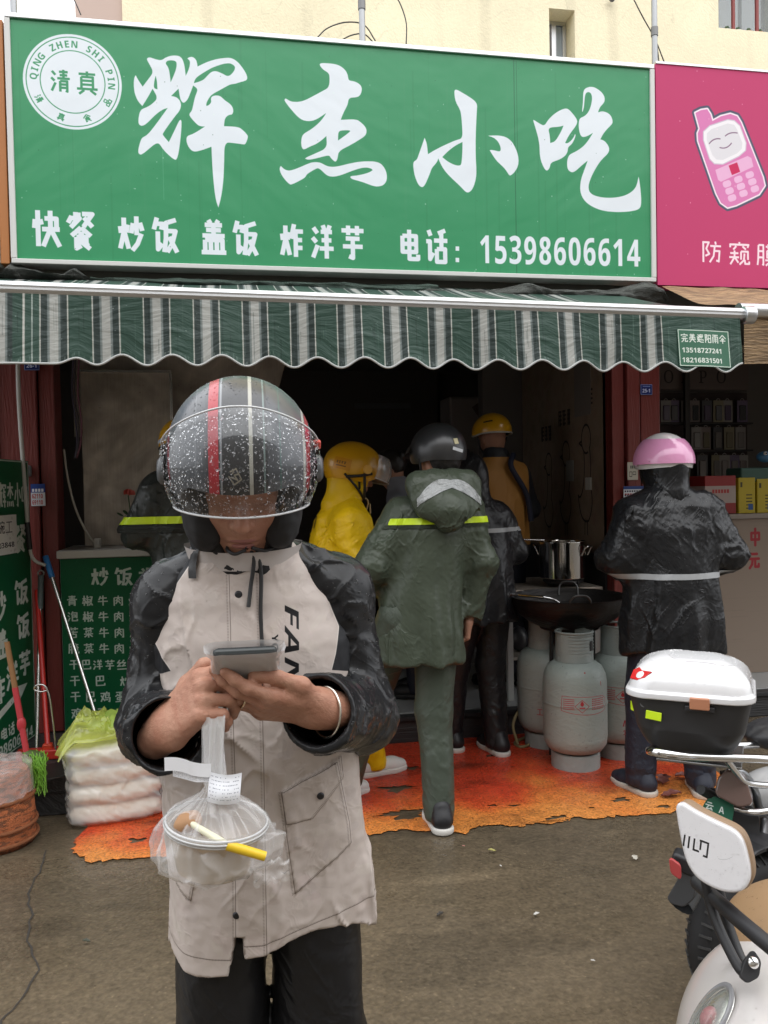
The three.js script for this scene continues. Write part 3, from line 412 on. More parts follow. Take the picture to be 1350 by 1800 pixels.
// ---------------------------------------------------------------- awnings
const AX0 = -1.5, AX1 = onZ(1298, 600, -3.27).x, AZ = -3.27;
const barY = (x) => 2.221 - (x + .82) * .0125;
{
  const W = 2048, H = 256, L = AX1 - AX0, xw = onZ(98, 600, AZ).x, per = (onZ(924, 600, AZ).x - onZ(98, 600, AZ).x) / 10;
  const map = canvasTex(W, H, (g) => {
    g.fillStyle = '#32483f'; g.fillRect(0, 0, W, H); const X = (x) => (x - AX0) / L * W, band = (a, b, c) => { g.fillStyle = c; g.fillRect(X(a), 0, X(b) - X(a), H); };
    for (let k = -8; k < 14; k++) { const c = xw + k * per; const q = per; band(c - q * .25, c + q * .25, '#2e3836'); band(c - q * .125, c + q * .125, '#6b7371'); band(c - q * .082, c + q * .082, '#9c9d98'); if (k > -1) band(c - q * .275, c - q * .25, '#aeada6'); band(c + q * .25, c + q * .275, '#b2b1aa'); }
    { const a = onZ(46, 600, AZ).x; band(a - .04, a + .03, '#32483f'); band(a - .005, a + .003, '#aeada6'); band(a + .026, a + .030, '#a9b0aa'); }
    for (let i = 0; i < 260; i++) { const x = rnd() * W, y = rnd() * H * .5, l = rr(20, 200); g.fillStyle = rnd() < .6 ? `rgba(8,20,18,${.1 + rnd() * .2})` : `rgba(190,205,200,${.04 + rnd() * .1})`; g.fillRect(x, y, rr(.7, 2.4), l); }
    for (let i = 0; i < 420; i++) { g.fillStyle = `rgba(210,220,215,${.05 + rnd() * .2})`; g.fillRect(rnd() * W, rr(0, 14), rr(1, 3), rr(4, 18)); }
    specks(g, W, H, 160, () => `rgba(220,230,228,${.2 + rnd() * .4})`, .5, 1.6);
  });
  const cloth = mat('#ffffff', .42, { map, specularIntensity: .5, bumpMap: tiled(blotchTex, 5, 1), bumpScale: .004 });
  const a = thing('striped_awning', 'green and white striped awning with scalloped edge over the shop', 'awning');
  const edge = (x) => { const ph = (x - xw - .055) / per, f = sst(-.64, -.5, x); return 1.937 + f * (.02 + .02 * Math.cos(ph * 2 * PI)) - (x + .8) * .004; };
  part('valance', grid(420, 8, (u, v) => { const x = AX0 + u * L, y = mix(barY(x) - .02, edge(x), v); return V(x, y, AZ + .012 + v * .02 + .012 * v * Math.sin(x * 9.3 + 2) + .007 * v * N3(x * 6, v * 2, 4)); }), cloth, a);
  const piping = []; for (let i = 0; i <= 400; i++) { const x = AX0 + i / 400 * L; piping.push(V(x, edge(x), AZ + .032 + .012 * Math.sin(x * 9.3 + 2) + .007 * N3(x * 6, 2, 4))); }
  part('edge_piping', tube(piping, .0045, 6, 500), mat([.42, .43, .42], .5), a);
  part('canopy', grid(120, 16, (u, v) => { const x = AX0 + u * L, s = v; return V(x, mix(barY(x) + .022, 2.575, s) - .03 * Math.sin(s * PI) - .01 * Math.sin(x * 7 + s * 3) * s * (1 - s) * 3, mix(AZ - .01, -4.52, s)); }), cloth, a);
  // ribbed front profile
  const pr = []; const n = 20; for (let i = 0; i < n; i++) { const t = i / n * 2 * PI, r = .019 + (i % 2 ? .0018 : 0); pr.push([Math.cos(t) * r, Math.sin(t) * r * 1.25]); }
  const fb = extrude(pr, L + .06, 0); fb.rotateY(PI / 2); fb.rotateZ(-.0125); fb.translate(AX0, barY(AX0), AZ);
  part('front_bar', fb, metal([.58, .59, .6], .36), a);
  const cap = onZ(1313, 555, AZ); const ec = lathe([[0, 0], [.034, 0], [.039, .008], [.039, .05], [.031, .056], [0, .056]], 24); ec.rotateZ(-PI / 2); ec.translate(AX1 + .018, barY(AX1) - .004, AZ);
  part('end_cap', ec, metal([.6, .61, .62], .3), a); part('end_screw', moved(new THREE.CylinderGeometry(.007, .007, .004, 10), AX1 + .075, barY(AX1), AZ, 0, 0, PI / 2), metal([.5, .5, .5], .3), a);
  for (const x of [-.6, 1.95]) { part('folding_arm', [rod([x, 2.46, ZF + .05], [x + (x < 0 ? .35 : -.35), 2.36, -3.95], .018), rod([x + (x < 0 ? .35 : -.35), 2.36, -3.95], [x, 2.2, AZ - .02], .015)], alu, a); }
  // maker's patch
  const q0 = onZ(1196, 577, AZ + .05), q1 = onZ(1288, 645, AZ + .05);
  const lm = canvasTex(512, 360, (g, w, h) => { g.fillStyle = '#2e6149'; g.fillRect(0, 0, w, h); g.strokeStyle = '#c9d2c8'; g.lineWidth = 7; g.strokeRect(8, 8, w - 16, h - 16); g.strokeStyle = '#d5dbd2'; glyphs(g, '完美遮阳雨伞', 32, 44, 64, 82, 12, 9); g.fillStyle = '#d5dbd2'; g.font = 'bold 66px sans-serif'; g.fillText('13518727241', 32, 226, 440); g.fillText('18216831501', 28, 322, 448); });
  const lg = grid(24, 2, (u, v) => { const x = mix(q0.x, q1.x, u), y = mix(q1.y, q0.y, v), t = (barY(x) - .02 - y) / (barY(x) - .02 - edge(x)); return V(x, y - .006 * (u - .5), AZ + .017 + t * .02 + .012 * t * Math.sin(x * 9.3 + 2) + .007 * t * N3(x * 6, t * 2, 4)); });
  part('maker_patch', lg, mat('#ffffff', .5, { map: lm }), a, 'green patch with white maker name and two phone numbers');
}
// crumpled tarpaulins tucked under the sign
const tarpM = mat([.085, .09, .08], .65, { bumpMap: tiled(wrinkTex, 3), bumpScale: .01 }), tarpG = mat([.05, .085, .065], .6, { bumpMap: tiled(wrinkTex, 3), bumpScale: .01 });
function tarp(name, pts, z, m, label) { // upper outline px, lower outline px
  const n = pts.length - 1; const top = (u) => { const i = Math.min(n - 1, Math.floor(u * n)), t = u * n - i, a = pts[i], b = pts[i + 1]; return [mix(a[0], b[0], t), mix(a[1], b[1], t), mix(a[2], b[2], t)]; };
  return solo(name, grid(n * 10, 10, (u, v) => { const [x, y0, y1] = top(u), q = onZ(x, mix(y0, y1, v), z); q.z += .05 + .09 * Math.sin(v * PI * .9) + .05 * N3(q.x * 7, v * 2.5, 3) + .02 * N3(q.x * 22, v * 6, 8); return q; }), m, label, 'tarpaulin');
}
tarp('tarpaulin', [[6, 492, 500], [24, 463, 500], [50, 474, 500], [90, 486, 500], [118, 488, 502], [138, 478, 503], [150, 486, 504], [165, 498, 505]], -4.5, tarpM, 'crumpled grey tarpaulin under the left corner of the green sign');
tarp('tarpaulin', [[165, 492, 512], [300, 494, 520], [470, 498, 522], [600, 502, 528], [760, 505, 535]], -4.5, tarpG, 'long dark green tarpaulin fold behind the awning bar');
tarp('tarpaulin', [[640, 512, 535], [850, 514, 540], [920, 503, 540], [960, 512, 540], [1060, 514, 540], [1090, 508, 540], [1125, 499, 540], [1145, 502, 540], [1160, 528, 545]], -4.47, tarpM, 'crumpled grey tarpaulin under the right corner of the green sign');
{ // tan awning of the neighbour
  const a = thing('tan_awning', 'weathered tan awning under the pink sign at the right', 'awning'), tm = mat([.36, .25, .14], .7, { bumpMap: tiled(wrinkTex, 3), bumpScale: .006, map: tiled(dataTex(256, 256, (u, v) => { const k = .85 + pn(u, v, 14, 4) * .5; return [k, k * .97, k * .93]; }), 2) });
  const z = -3.55, x0 = onZ(1308, 600, z).x, x1 = x0 + 2.2, yb = onZ(1340, 552, z).y;
  part('valance', grid(40, 4, (u, v) => V(mix(x0, x1, u), mix(yb, onZ(1340, 640, z).y, v), z + .01 * Math.sin(u * 30) * v)), tm, a);
  part('front_bar', rod([x0 - .03, yb + .015, z], [x1, yb + .0, z], .034, .034, 18), alu, a);
  part('canopy', grid(50, 12, (u, v) => { const xa = mix(onZ(1158, 505, -4.4).x + .02, x0, 1 - v); return V(mix(xa, x1, u), mix(yb + .04, 2.585, v) - .04 * Math.sin(v * PI) + .012 * N3(u * 14, v * 3, 2), mix(z, -4.4, v)); }), tm, a);
}
// ---------------------------------------------------------------- counter with the menu, steel board and small things on it
const steelTex = dataTex(512, 512, (u, v) => { const k = .82 + pn(u, v, 10, 4) * .22 + N3(u * 190, v * 6, 3) * .05; return [k, k * .97, k * .93]; });
const steelRough = dataTex(512, 512, (u, v) => { const k = .42 + pn(u, v, 9, 14) * .3 + N3(u * 140, v * 140, 3) * .08; return [k, k, k]; }, false);
const steelM = mat([.6, .565, .53], 1, { metalness: .3, map: steelTex, roughnessMap: steelRough, bumpMap: tiled(blotchTex, .6), bumpScale: .004 });
const stainless = metal([.66, .65, .63], .26), chrome = metal([.78, .78, .78], .13), blackM = mat([.014, .014, .015], .5);
{
  const x1 = onZ(470, 1000, ZF).x, xa = xL + .012, yT = onZ(180, 980, ZF + .02).y;
  const c = thing('food_counter', 'white topped counter with green menu panel beside the left pillar', 'counter');
  part('base', bx(xa, x1, ledgeTop - .002, yT - .002, ZF - .4, ZF - .008), mat([.3, .3, .29], .6), c);
  part('worktop', bx(xa - .01, x1 + .02, yT, yT + .042, ZF - .42, ZF + .03, .006), mat([.55, .54, .51], .35), c);
  const p = (px, py) => { const q = onZ(px, py, ZF); return [(q.x - xa) / (x1 - xa) * 1024, (yT - q.y) / (yT - ledgeTop) * 1024]; };
  const map = canvasTex(1024, 1024, (g, w, h) => {
    g.fillStyle = '#0f5a37'; g.fillRect(0, 0, w, h); g.strokeStyle = '#c3d0c6'; const row = (s, x, y, cw, ch, lw, pitch) => [...s].forEach((q, i) => { const [u, v] = p(x + i * pitch, y), [a, b] = p(x + i * pitch + cw, y + ch); glyph(g, q, u, v, a - u, b - v, lw); });
    row('炒饭类', 160, 998, 31, 30, 13, 42);
    row('青椒牛肉炒饭', 118, 1047, 18, 17, 7, 27); row('泡椒牛肉炒饭', 119, 1075, 18, 17, 7, 27); row('苦菜牛肉炒饭', 120, 1103, 18, 17, 7, 27); row('腌菜牛肉炒饭', 121, 1131, 18, 17, 7, 26.6); row('干巴洋芋丝炒饭', 122, 1160, 17, 16, 7, 21); row('干 巴 炒 饭', 123, 1188, 18, 17, 7, 22); row('干巴鸡蛋炒饭', 124, 1216, 18, 17, 7, 26); row('鸡 蛋 炒 饭', 125, 1245, 18, 17, 7, 22.6);
    for (let i = 0; i < 60; i++) { g.strokeStyle = `rgba(210,220,210,${rnd() * .13})`; g.lineWidth = 1.5; const x = rnd() * w, y = rnd() * h; g.beginPath(); g.moveTo(x, y); g.lineTo(x + rr(-25, 25), y + rr(-60, 60)); g.stroke(); } specks(g, w, h, 200, () => 'rgba(10,30,20,.4)', 1, 4);
  });
  part('menu_panel', planeUV(bx(xa + .004, x1, ledgeTop + .004, yT - .004, ZF - .007, ZF + .006), xa, x1, ledgeTop, yT), mat('#ffffff', .42, { map, specularIntensity: .4 }), c, 'green panel listing fried rice dishes in white');
  // board and hood behind
  const zb = ZF - .3, q0 = onZ(141, 655, zb), q1 = onZ(306, 955, zb);
  const s = thing('steel_board', 'tall stained stainless steel sheet standing on the counter', 'steel sheet');
  part('sheet', uvBox(moved(grid(30, 40, (u, v) => V(mix(q0.x, q1.x, u), mix(q1.y, q0.y, v), zb + .012 * N3(u * 3, v * 4, 2) + .004 * N3(u * 9, v * 9, 5)))), 1), steelM, s); part('rim', [bx(q0.x, q1.x + .008, q0.y, q0.y + .015, zb - .012, zb + .015), bx(q1.x - .002, q1.x + .014, q1.y, q0.y, zb - .012, zb + .016)], stainless, s);
  const h = thing('exhaust_hood', 'dull metal exhaust hood above the steel sheet', 'hood');
  part('hood_side', uvBox(extrude([[xL + .03, onZ(120, 765, zb).y], [q1.x + .18, onZ(310, 765, zb).y], [q1.x + .62, 2.05], [q1.x + .72, 2.4], [xL + .03, 2.4]], .02).translate(0, 0, zb - .14)), steelM, h);
  part('hood_top', bx(xL + .03, q1.x + .7, 2.36, 2.38, zb - .9, zb - .14), steelM, h);
  const zc = ZF - .15, adaptor = thing('power_socket', 'small white power socket lying on the counter', 'socket', onZ(172, 962, zc).setY(yT + .042)); part('block', box(.035, .05, .03, 0, .026, 0, .004), mat([.6, .58, .53], .4), adaptor); part('plug', box(.02, .025, .02, .003, .03, .022, .003), mat([.5, .48, .45], .4), adaptor);
  solo('power_cable', tube([[112, 790], [120, 845], [135, 900], [155, 940], [168, 958]].map(([a, b]) => onZ(a, b, zc)), .006, 8), mat([.5, .48, .42], .5), 'cream cable hanging down to the power socket', 'cable');
  for (const [k, col, l] of [[0, [.03, .02, .025], 'black wire'], [6, [.12, .03, .05], 'dark purple wire'], [-4, [.05, .04, .07], 'dark violet wire']]) solo('hanging_wire', tube([[133 + k, 628], [131 + k, 690], [137 + k, 740], [138 + k * .6, 780], [133 + k * .3, 805]].map(([a, b]) => onZ(a, b, ZF - .08)), .005, 6), mat(col, .5), l + ' of the bundle hanging left of the steel sheet', 'wire', 'wires by the steel sheet');
  const v = thing('rose_vase', 'single pink rose in a small bottle on the counter', 'flower', onZ(229, 958, zc).setY(yT + .042));
  part('bottle', lathe([[0, 0], [.022, 0], [.024, .01], [.024, .1], [.012, .14], [.011, .165], [.009, .165], [.01, .14], [.021, .1], [.021, .012], [0, .01]], 20), mat([.8, .88, .9], .05, { transmission: .9, thickness: 0 }), v); part('bottle_label', cyl(.0247, .0247, .045, 0, .035, 0, 20, true), mat([.03, .08, .25], .4), v);
  part('stem', tube([[0, .03, 0], [.003, .2, 0], [-.004, .285, .002]], .003, 6), mat([.04, .09, .03], .6), v);
  const petals = []; for (let i = 0; i < 16; i++) { const a = i * 2.4, r = .006 + i * .0013, g = new THREE.SphereGeometry(.017, 8, 6, 0, 2.2, .4, 1.6); g.scale(1, 1.1, .5); moved(g, Math.cos(a) * r, .295 + .008 - i * .0006, Math.sin(a) * r, .3, -a, 0); petals.push(g); } part('rose', petals, mat([.62, .12, .1], .6), v);
  for (const [x, y, a] of [[.018, .21, .6], [-.02, .19, 2.4], [-.05, .18, 2.9], [.012, .16, .2]]) part('leaf', moved(new THREE.SphereGeometry(.02, 8, 6).scale(1, .15, .55), x, y, 0, .4, a, .5), mat([.035, .08, .03], .6), v);
}
// ---------------------------------------------------------------- left corner: banner, crank, brooms, barrel, sack
{
  const A = onZ(-25, 1350, -3.98), xb = onZ(64, 1288, ZF + .05).x; // banner runs from the pillar out towards the street
  const p0 = V(xb - .11, 0, -3.9), p1 = V(xb, 0, ZF + .05), yb = ledgeTop + .005, yt = 1.63, len = p0.distanceTo(p1);
  const b = thing('green_banner', 'tall green banner with white dish names leaning at the left pillar', 'banner', [p0.x, 0, p0.z], Math.atan2(-(p1.z - p0.z), p1.x - p0.x));
  const map = canvasTex(512, 1400, (g, w, h) => {
    g.fillStyle = '#0f5a37'; g.fillRect(0, 0, w, h); g.fillStyle = '#c9d2ca'; g.beginPath(); g.arc(120, 190, 105, 0, 7); g.fill(); g.fillStyle = '#0f5a37'; g.beginPath(); g.arc(120, 190, 92, 0, 7); g.fill(); g.fillStyle = '#c9d2ca'; g.beginPath(); g.arc(120, 190, 84, 0, 7); g.fill(); g.strokeStyle = '#0f5a37'; glyph(g, '清', 64, 155, 50, 70, 8); glyph(g, '真', 126, 155, 50, 70, 8);
    g.strokeStyle = '#d5dcd6'; glyphs(g, '辉杰小吃', 240, 110, 58, 120, 9, 11);
    glyph(g, '快', 130, 300, 120, 110, 18); glyph(g, '餐', 350, 320, 120, 130, 18); glyph(g, '炒', 140, 620, 130, 130, 20); glyph(g, '饭', 350, 590, 120, 120, 19); glyph(g, '盖', 150, 800, 130, 130, 20); glyph(g, '饭', 360, 760, 115, 120, 19); glyph(g, '炸', 130, 1010, 110, 130, 18); glyph(g, '洋', 255, 975, 105, 125, 18); glyph(g, '芋', 370, 945, 105, 120, 18);
    g.fillStyle = '#d5dcd6'; g.beginPath(); g.moveTo(130, 1190); g.lineTo(330, 1130); g.lineTo(325, 1100); g.lineTo(440, 1110); g.lineTo(345, 1190); g.lineTo(338, 1160); g.lineTo(138, 1225); g.fill();
    g.strokeStyle = '#d5dcd6'; glyphs(g, '订餐电话', 60, 1260, 55, 55, 10, 9); g.fillStyle = '#d5dcd6'; g.font = 'bold 72px sans-serif'; g.fillText(':', 330, 1312); g.fillText('15398606614', 50, 1386, 430);
    specks(g, w, h, 160, () => 'rgba(20,40,30,.35)', 1, 5); g.strokeStyle = '#bfc9c0'; g.lineWidth = 6; g.strokeRect(6, 6, w - 12, h - 12);
  });
  const g = bx(0, len, yb, yt, -.02, .0); planeUV(g, 0, len, yb, yt); part('panel', g, mat('#ffffff', .42, { map, specularIntensity: .5 }), b);
  part('edge_strip', bx(-.022, -.002, yb, yt, -.024, .004), whiteFrame, b);
  const nt = canvasTex(512, 400, (q, w, h) => { q.fillStyle = '#d9d9d6'; q.fillRect(0, 0, w, h); q.strokeStyle = '#26262a'; glyphs(q, '招洗碗工', 40, 60, 95, 130, 14, 9); q.fillStyle = '#26262a'; q.font = 'bold 74px sans-serif'; q.fillText('15368203848', 26, 330, 470); specks(q, w, h, 30, () => 'rgba(150,150,150,.3)', 3, 20); });
  const ng = grid(16, 10, (u, v) => V(mix(.03, .5, u) * len / .7, mix(1.17, 1.36, v), .006 + .006 * N3(u * 5, v * 5, 2) + .004)); part('job_notice', ng, mat('#ffffff', .8, { map: nt }), b, 'torn white paper notice with handwritten phone number');
}
{
  const zc = ZF + .12, P = (a, b, z = zc) => onZ(a, b, z);
  const c = thing('awning_crank', 'long pale crank rod hanging from the left awning end', 'crank rod');
  part('upper_rod', tube([P(31, 600), P(33, 700), P(41, 820), P(49, 925)], .0105, 10), mat([.5, .5, .48], .4), c); part('grip', rod(P(48, 918), P(53, 966), .0125), blackM, c); part('bent_handle', tube([P(53, 964), P(55, 975), P(62, 986), P(80, 994)], .0085, 10), mat([.5, .5, .48], .4), c);
  const w = thing('wall_bracket', 'small grey bracket behind the crank rod', 'bracket'); const q = P(42, 828, ZF + .02); part('plate', box(.075, .06, .03, q.x, q.y, q.z, .012), mat([.16, .17, .18], .4), w);
  const flyer = (px, py, ww, hh, l, z, draw) => { const q = onZ(px, py, z), g = box(ww, hh, .003, q.x, q.y, q.z); planeUV(g, q.x - ww / 2, q.x + ww / 2, q.y - hh / 2, q.y + hh / 2); solo('flyer', g, mat('#fff', .6, { map: canvasTex(128, 128, draw) }), l, 'flyer'); };
  flyer(67, 870, .07, .115, 'blue and white flyer with red digits on the left pillar', ZF + .006, (g, W, H) => { g.fillStyle = '#cdd2da'; g.fillRect(0, 0, W, H); g.fillStyle = '#24479a'; g.fillRect(0, 0, W, 50); g.fillStyle = '#e6e9f0'; for (let i = 0; i < 4; i++) g.fillRect(10 + i * 28, 28, 20, 18); g.fillStyle = '#b3262c'; g.font = 'bold 36px sans-serif'; g.fillText('62110', 8, 84); g.fillText('69110', 8, 120); });
  flyer(1118, 870, .16, .105, 'small printed flyer with blue header on the right pillar', ZF + .006, (g, W, H) => { g.fillStyle = '#cfd3da'; g.fillRect(0, 0, W, H); g.fillStyle = '#24407e'; g.fillRect(0, 0, W, 22); g.fillStyle = '#8c2226'; for (let i = 0; i < 9; i++) g.fillRect(6 + i * 13, 52, 9, 14); g.fillStyle = '#2b2b40'; for (let r = 0; r < 3; r++) for (let i = 0; i < 10; i++) g.fillRect(5 + i * 12, 30 + r * 30, 8, 12); });
  flyer(1112, 828, .066, .105, 'faded square notice above the printed flyer on the right pillar', ZF + .012, (g, W, H) => { g.fillStyle = '#b6b3a6'; g.fillRect(0, 0, W, H); g.fillStyle = '#3d3d3a'; for (let i = 0; i < 3; i++) g.fillRect(35 + i * 20, 24, 14, 22); g.strokeStyle = '#3d3d3a'; g.lineWidth = 5; g.strokeRect(24, 70, 30, 34); g.strokeRect(66, 70, 36, 20); });
}
{ // brooms and handles
  const z = (t) => mix(ZF + .1, -4.05, t), base = ledgeTop;
  const m = thing('blue_handled_mop', 'steel mop pole with blue grip leaning across the menu panel', 'mop');
  const a = onZ(80, 978, ZF + .06), b = onZ(178, 1288, -4.2), d = b.clone().sub(a); part('pole', rod(a.clone().addScaledVector(d, .1), b, .0095), stainless, m); part('grip', rod(a, a.clone().addScaledVector(d, .125), .015), mat([.03, .2, .55], .4), m); part('mop_head', moved(new THREE.SphereGeometry(.07, 14, 10).scale(1.2, .6, .8), b.x, base + .04, b.z), mat([.25, .24, .22], .95), m);
  const r = thing('red_broom', 'broom with a bright red plastic handle by the left pillar', 'broom');
  const r0 = onZ(65, 1040, ZF + .07), r1 = onZ(84, 1312, -4.12); part('handle', rod(r1, r0, .0125), mat([.5, .02, .015], .35), r); part('handle_cap', new THREE.SphereGeometry(.0128, 12, 8).translate(r0.x, r0.y, r0.z), mat([.5, .02, .015], .35), r); part('socket', box(.045, .05, .04, r1.x, r1.y - .01, r1.z, .008), mat([.55, .05, .02], .4), r); part('brush_block', bx(r1.x - .14, r1.x + .06, base + .0, base + .05, r1.z - .03, r1.z + .03, .01), mat([.5, .03, .02], .45), r);
  const g = thing('grey_mop', 'grey gripped mop pole behind the red broom', 'mop'); const g0 = onZ(72, 1012, ZF + .05), g1 = onZ(64, 1325, -4.2), gm = g0.clone().lerp(g1, .2); part('grip', rod(g0, gm, .0145), mat([.08, .1, .1], .5), g); part('pole', rod(gm, g1, .0085), stainless, g); part('hook', moved(new THREE.TorusGeometry(.015, .004, 8, 16), g0.x, g0.y + .012, g0.z), mat([.3, .31, .31], .4), g);
  const w = thing('dustpan', 'black dustpan with bent wire handle by the ledge', 'dustpan'); const P = (x, y, zz = -4.02) => onZ(x, y, zz); part('wire_handle', tube([P(98, 1318), P(92, 1260), P(84, 1215), P(76, 1204), P(62, 1206), P(60, 1212), P(72, 1216), P(82, 1214)], .0045, 8), stainless, w); const q = P(92, 1330); part('pan', moved(extrude([[-.1, 0], [.1, 0], [.1, .02], [.09, .02], [.09, .006], [-.09, .006], [-.09, .02], [-.1, .02]], .2, .002), q.x - .02, base + .002, q.z + .02, 0, .5, 0), blackM, w);
  const s = thing('hand_brush', 'wooden and red taped stick with a bright green bristle broom', 'broom');
  const s0 = onZ(12, 1128, -3.86), s1 = onZ(48, 1330, -3.8), sm = s0.clone().lerp(s1, .4); part('stick', rod(sm, s0, .0125, .012), mat([.24, .12, .045], .7), s); part('taped_stick', rod(s1, sm, .0135), mat([.4, .03, .04], .5), s); part('tape_knot', moved(new THREE.IcosahedronGeometry(.02, 1).scale(1, 1.8, .9), ...s0.clone().lerp(s1, .72).toArray()), mat([.42, .03, .04], .5), s);
  const tip = onZ(70, 1388, -3.72), br = []; for (let i = 0; i < 240; i++) { const t = rnd(), st = s1.clone().add(V(rr(-.02, .085) , rr(-.01, .03) - t * .03, rr(-.02, .03))), en = tip.clone().add(V(rr(-.045, .03) , rr(-.02, .1), rr(-.03, .05))); br.push(rod(st, en, .0022, .0012, 4)); } part('bristles', br, mat([.16, .36, .03], .55), s); part('bristle_holder', moved(new THREE.SphereGeometry(.035, 12, 8).scale(1.6, .7, .8), s1.x + .03, s1.y, s1.z, 0, 0, -.3), mat([.06, .09, .02], .6), s);
}
{ // wicker-like orange barrel under a plastic bag
  const c = onY(30, 1490); const b = thing('orange_barrel', 'weathered orange banded barrel with plastic bag over it', 'barrel', [c.x - .105, 0, c.z - .08]);
  const map = dataTex(512, 256, (u, v) => { const n = fbm(u * 22, v * 30, 3, 4), d = sst(-.02, .16, n + .1 * N3(u * 60, v * 4, 2)); const k = .9 + N3(u * 120, v * 60, 8) * .15; return [mix(.78 * k, .22, d * .48), mix(.45 * k, .16, d * .48), mix(.27 * k, .12, d * .48)]; });
  part('body', lathe([[0, 0], [.155, 0], [.162, .03], [.158, .06], [.163, .1], [.159, .13], [.155, .19], [.148, .24], [.142, .28], [.135, .3], [0, .3]], 48), mat('#ffffff', .75, { map, bumpMap: tiled(grainTex, 6, 3), bumpScale: .006 }), b);
  for (const [y, r] of [[.085, .164], [.2, .157], [.028, .166]]) part('hoop', moved(new THREE.TorusGeometry(r, .008, 8, 48), 0, y, 0, PI / 2), mat([.42, .15, .06], .7, { bumpMap: tiled(grainTex, 10), bumpScale: .004 }), b);
  const film = mat([.95, .9, .87], .22, { transmission: .78, thickness: 0, specularIntensity: 1 });
  part('plastic_bag', grid(80, 28, (u, v) => { const a = u * 2 * PI, r = (v < .5 ? v * 2 * .15 : .15 + (v - .5) * .02) + .006 * N3(Math.cos(a) * 4, Math.sin(a) * 4, v * 8), y = (v < .5 ? .33 + .03 * (1 - v * 2) : .33 - (v - .5) * (.26 + .08 * N3(Math.cos(a) * 2, Math.sin(a) * 2, 9))); return V(Math.cos(a) * r, y + .014 * N3(Math.cos(a) * r * 30, Math.sin(a) * r * 30, 4), Math.sin(a) * r); }, true), film, b, 'crinkled clear plastic bag over the rim');
  part('bag_knot', grid(20, 10, (u, v) => { const a = u * 2 * PI, r = .02 + .03 * v + .008 * N3(Math.cos(a) * 3, v * 5, 2); return V(-.05 + Math.cos(a) * r, .36 + v * .035, Math.sin(a) * r); }, true), film, b);
}
{ // sack of white rolls
  const c = onY(186, 1455), t = .17; const s = thing('sack_of_rolls', 'clear plastic sack packed with long white rolls on the pavement', 'sack', [c.x + .02, 0, c.z - .16], t);
  const roll = mat([.72, .66, .55], .6, { bumpMap: tiled(grainTex, 3), bumpScale: .003 });
  const rg = (l, r, k) => grid(24, 26, (u, v) => { const a = u * 2 * PI, e = Math.sin(v * PI) ** .35, q = r * e * (1 + .08 * N3(Math.cos(a) * 2, v * 5, k)); return V((v - .5) * l, Math.sin(a) * q * .72, Math.cos(a) * q); }, true);
  for (let row = 0; row < 4; row++) for (let k = 0; k < 2; k++) { const m = part('roll', rg(.4, .066, row + k * 9), roll, s); m.position.set(rr(-.012, .012) + row * .006, .048 + row * .082, .075 - k * .13 + rr(-.012, .012)); m.rotation.set(0, rr(-.05, .05), rr(-.035, .035)); }
  const film = mat([.97, .96, .94], .12, { transmission: .66, thickness: 0, specularIntensity: 1 });
  part('plastic_film', grid(120, 44, (u, v) => { const a = u * 2 * PI, cx = Math.cos(a), cz = Math.sin(a), sq = 1 / Math.max(Math.abs(cx), Math.abs(cz)) ** .75, cap = v > .84 ? 1 - ((v - .84) / .16) ** 2 * .9 : v < .05 ? .85 + v * 3 : 1, b = 1 + .05 * Math.sin(v * 2 * PI * 4.0 - 1) * (Math.abs(cz) > .4 ? .6 : .3), n = .012 * N3(cx * 5, v * 9, cz * 5) + .006 * N3(cx * 14, v * 20, cz * 14); return V(cx * (.205 + (v > .5 ? (v - .5) * .05 : 0)) * Math.min(sq, 1.22) * cap + n, .004 + v * .385 + .014 * N3(cx * 4, 2, cz * 4) * v, (cz * .155 * Math.min(sq, 1.22) * b * cap) + n); }, true), film, s, 'clear wrinkled plastic film');
  const yb = thing('yellow_plastic_bag', 'thin yellow green plastic bag lying on the sack of rolls', 'plastic bag', [c.x + .03, .372, c.z - .19], .2);
  const yf = mat([.78, .84, .22], .22, { transmission: .68, thickness: 0, specularIntensity: .9 });
  part('film', grid(130, 80, (u, v) => { const x = (u - .5) * .5, z = (v - .5) * .34, e = Math.min(1, Math.min(u, 1 - u) * 6) ** .6 * Math.min(1, Math.min(v, 1 - v) * 4) ** .6, cr = ridged(u * 5, v * 5, 2) * .03 + ridged(u * 11 + v * 4, v * 11, 6) * .016; return V(x + .03 * N3(u * 4, v * 4, 8), Math.max(.008, .006 + e * (.05 + .05 * N3(u * 3.3, v * 2.6, 1) + cr)) - (u < .14 ? (.14 - u) * .5 : 0), z + .035 * N3(u * 5, v * 4, 3)); }), yf, yb);
  part('contents', moved(grid(30, 16, (u, v) => { const a = u * 2 * PI, p = (v - .5) * PI, r = Math.cos(p); return V(Math.cos(a) * r * .17 * (1 + .3 * N3(Math.cos(a) * 3, v * 4, 2)), .02 + Math.sin(p) * .04 + .03 * N3(Math.cos(a) * r * 5, v * 3, 4), Math.sin(a) * r * .11); }, true), .03, .02, 0), mat([.30, .42, .07], .6), yb);
}
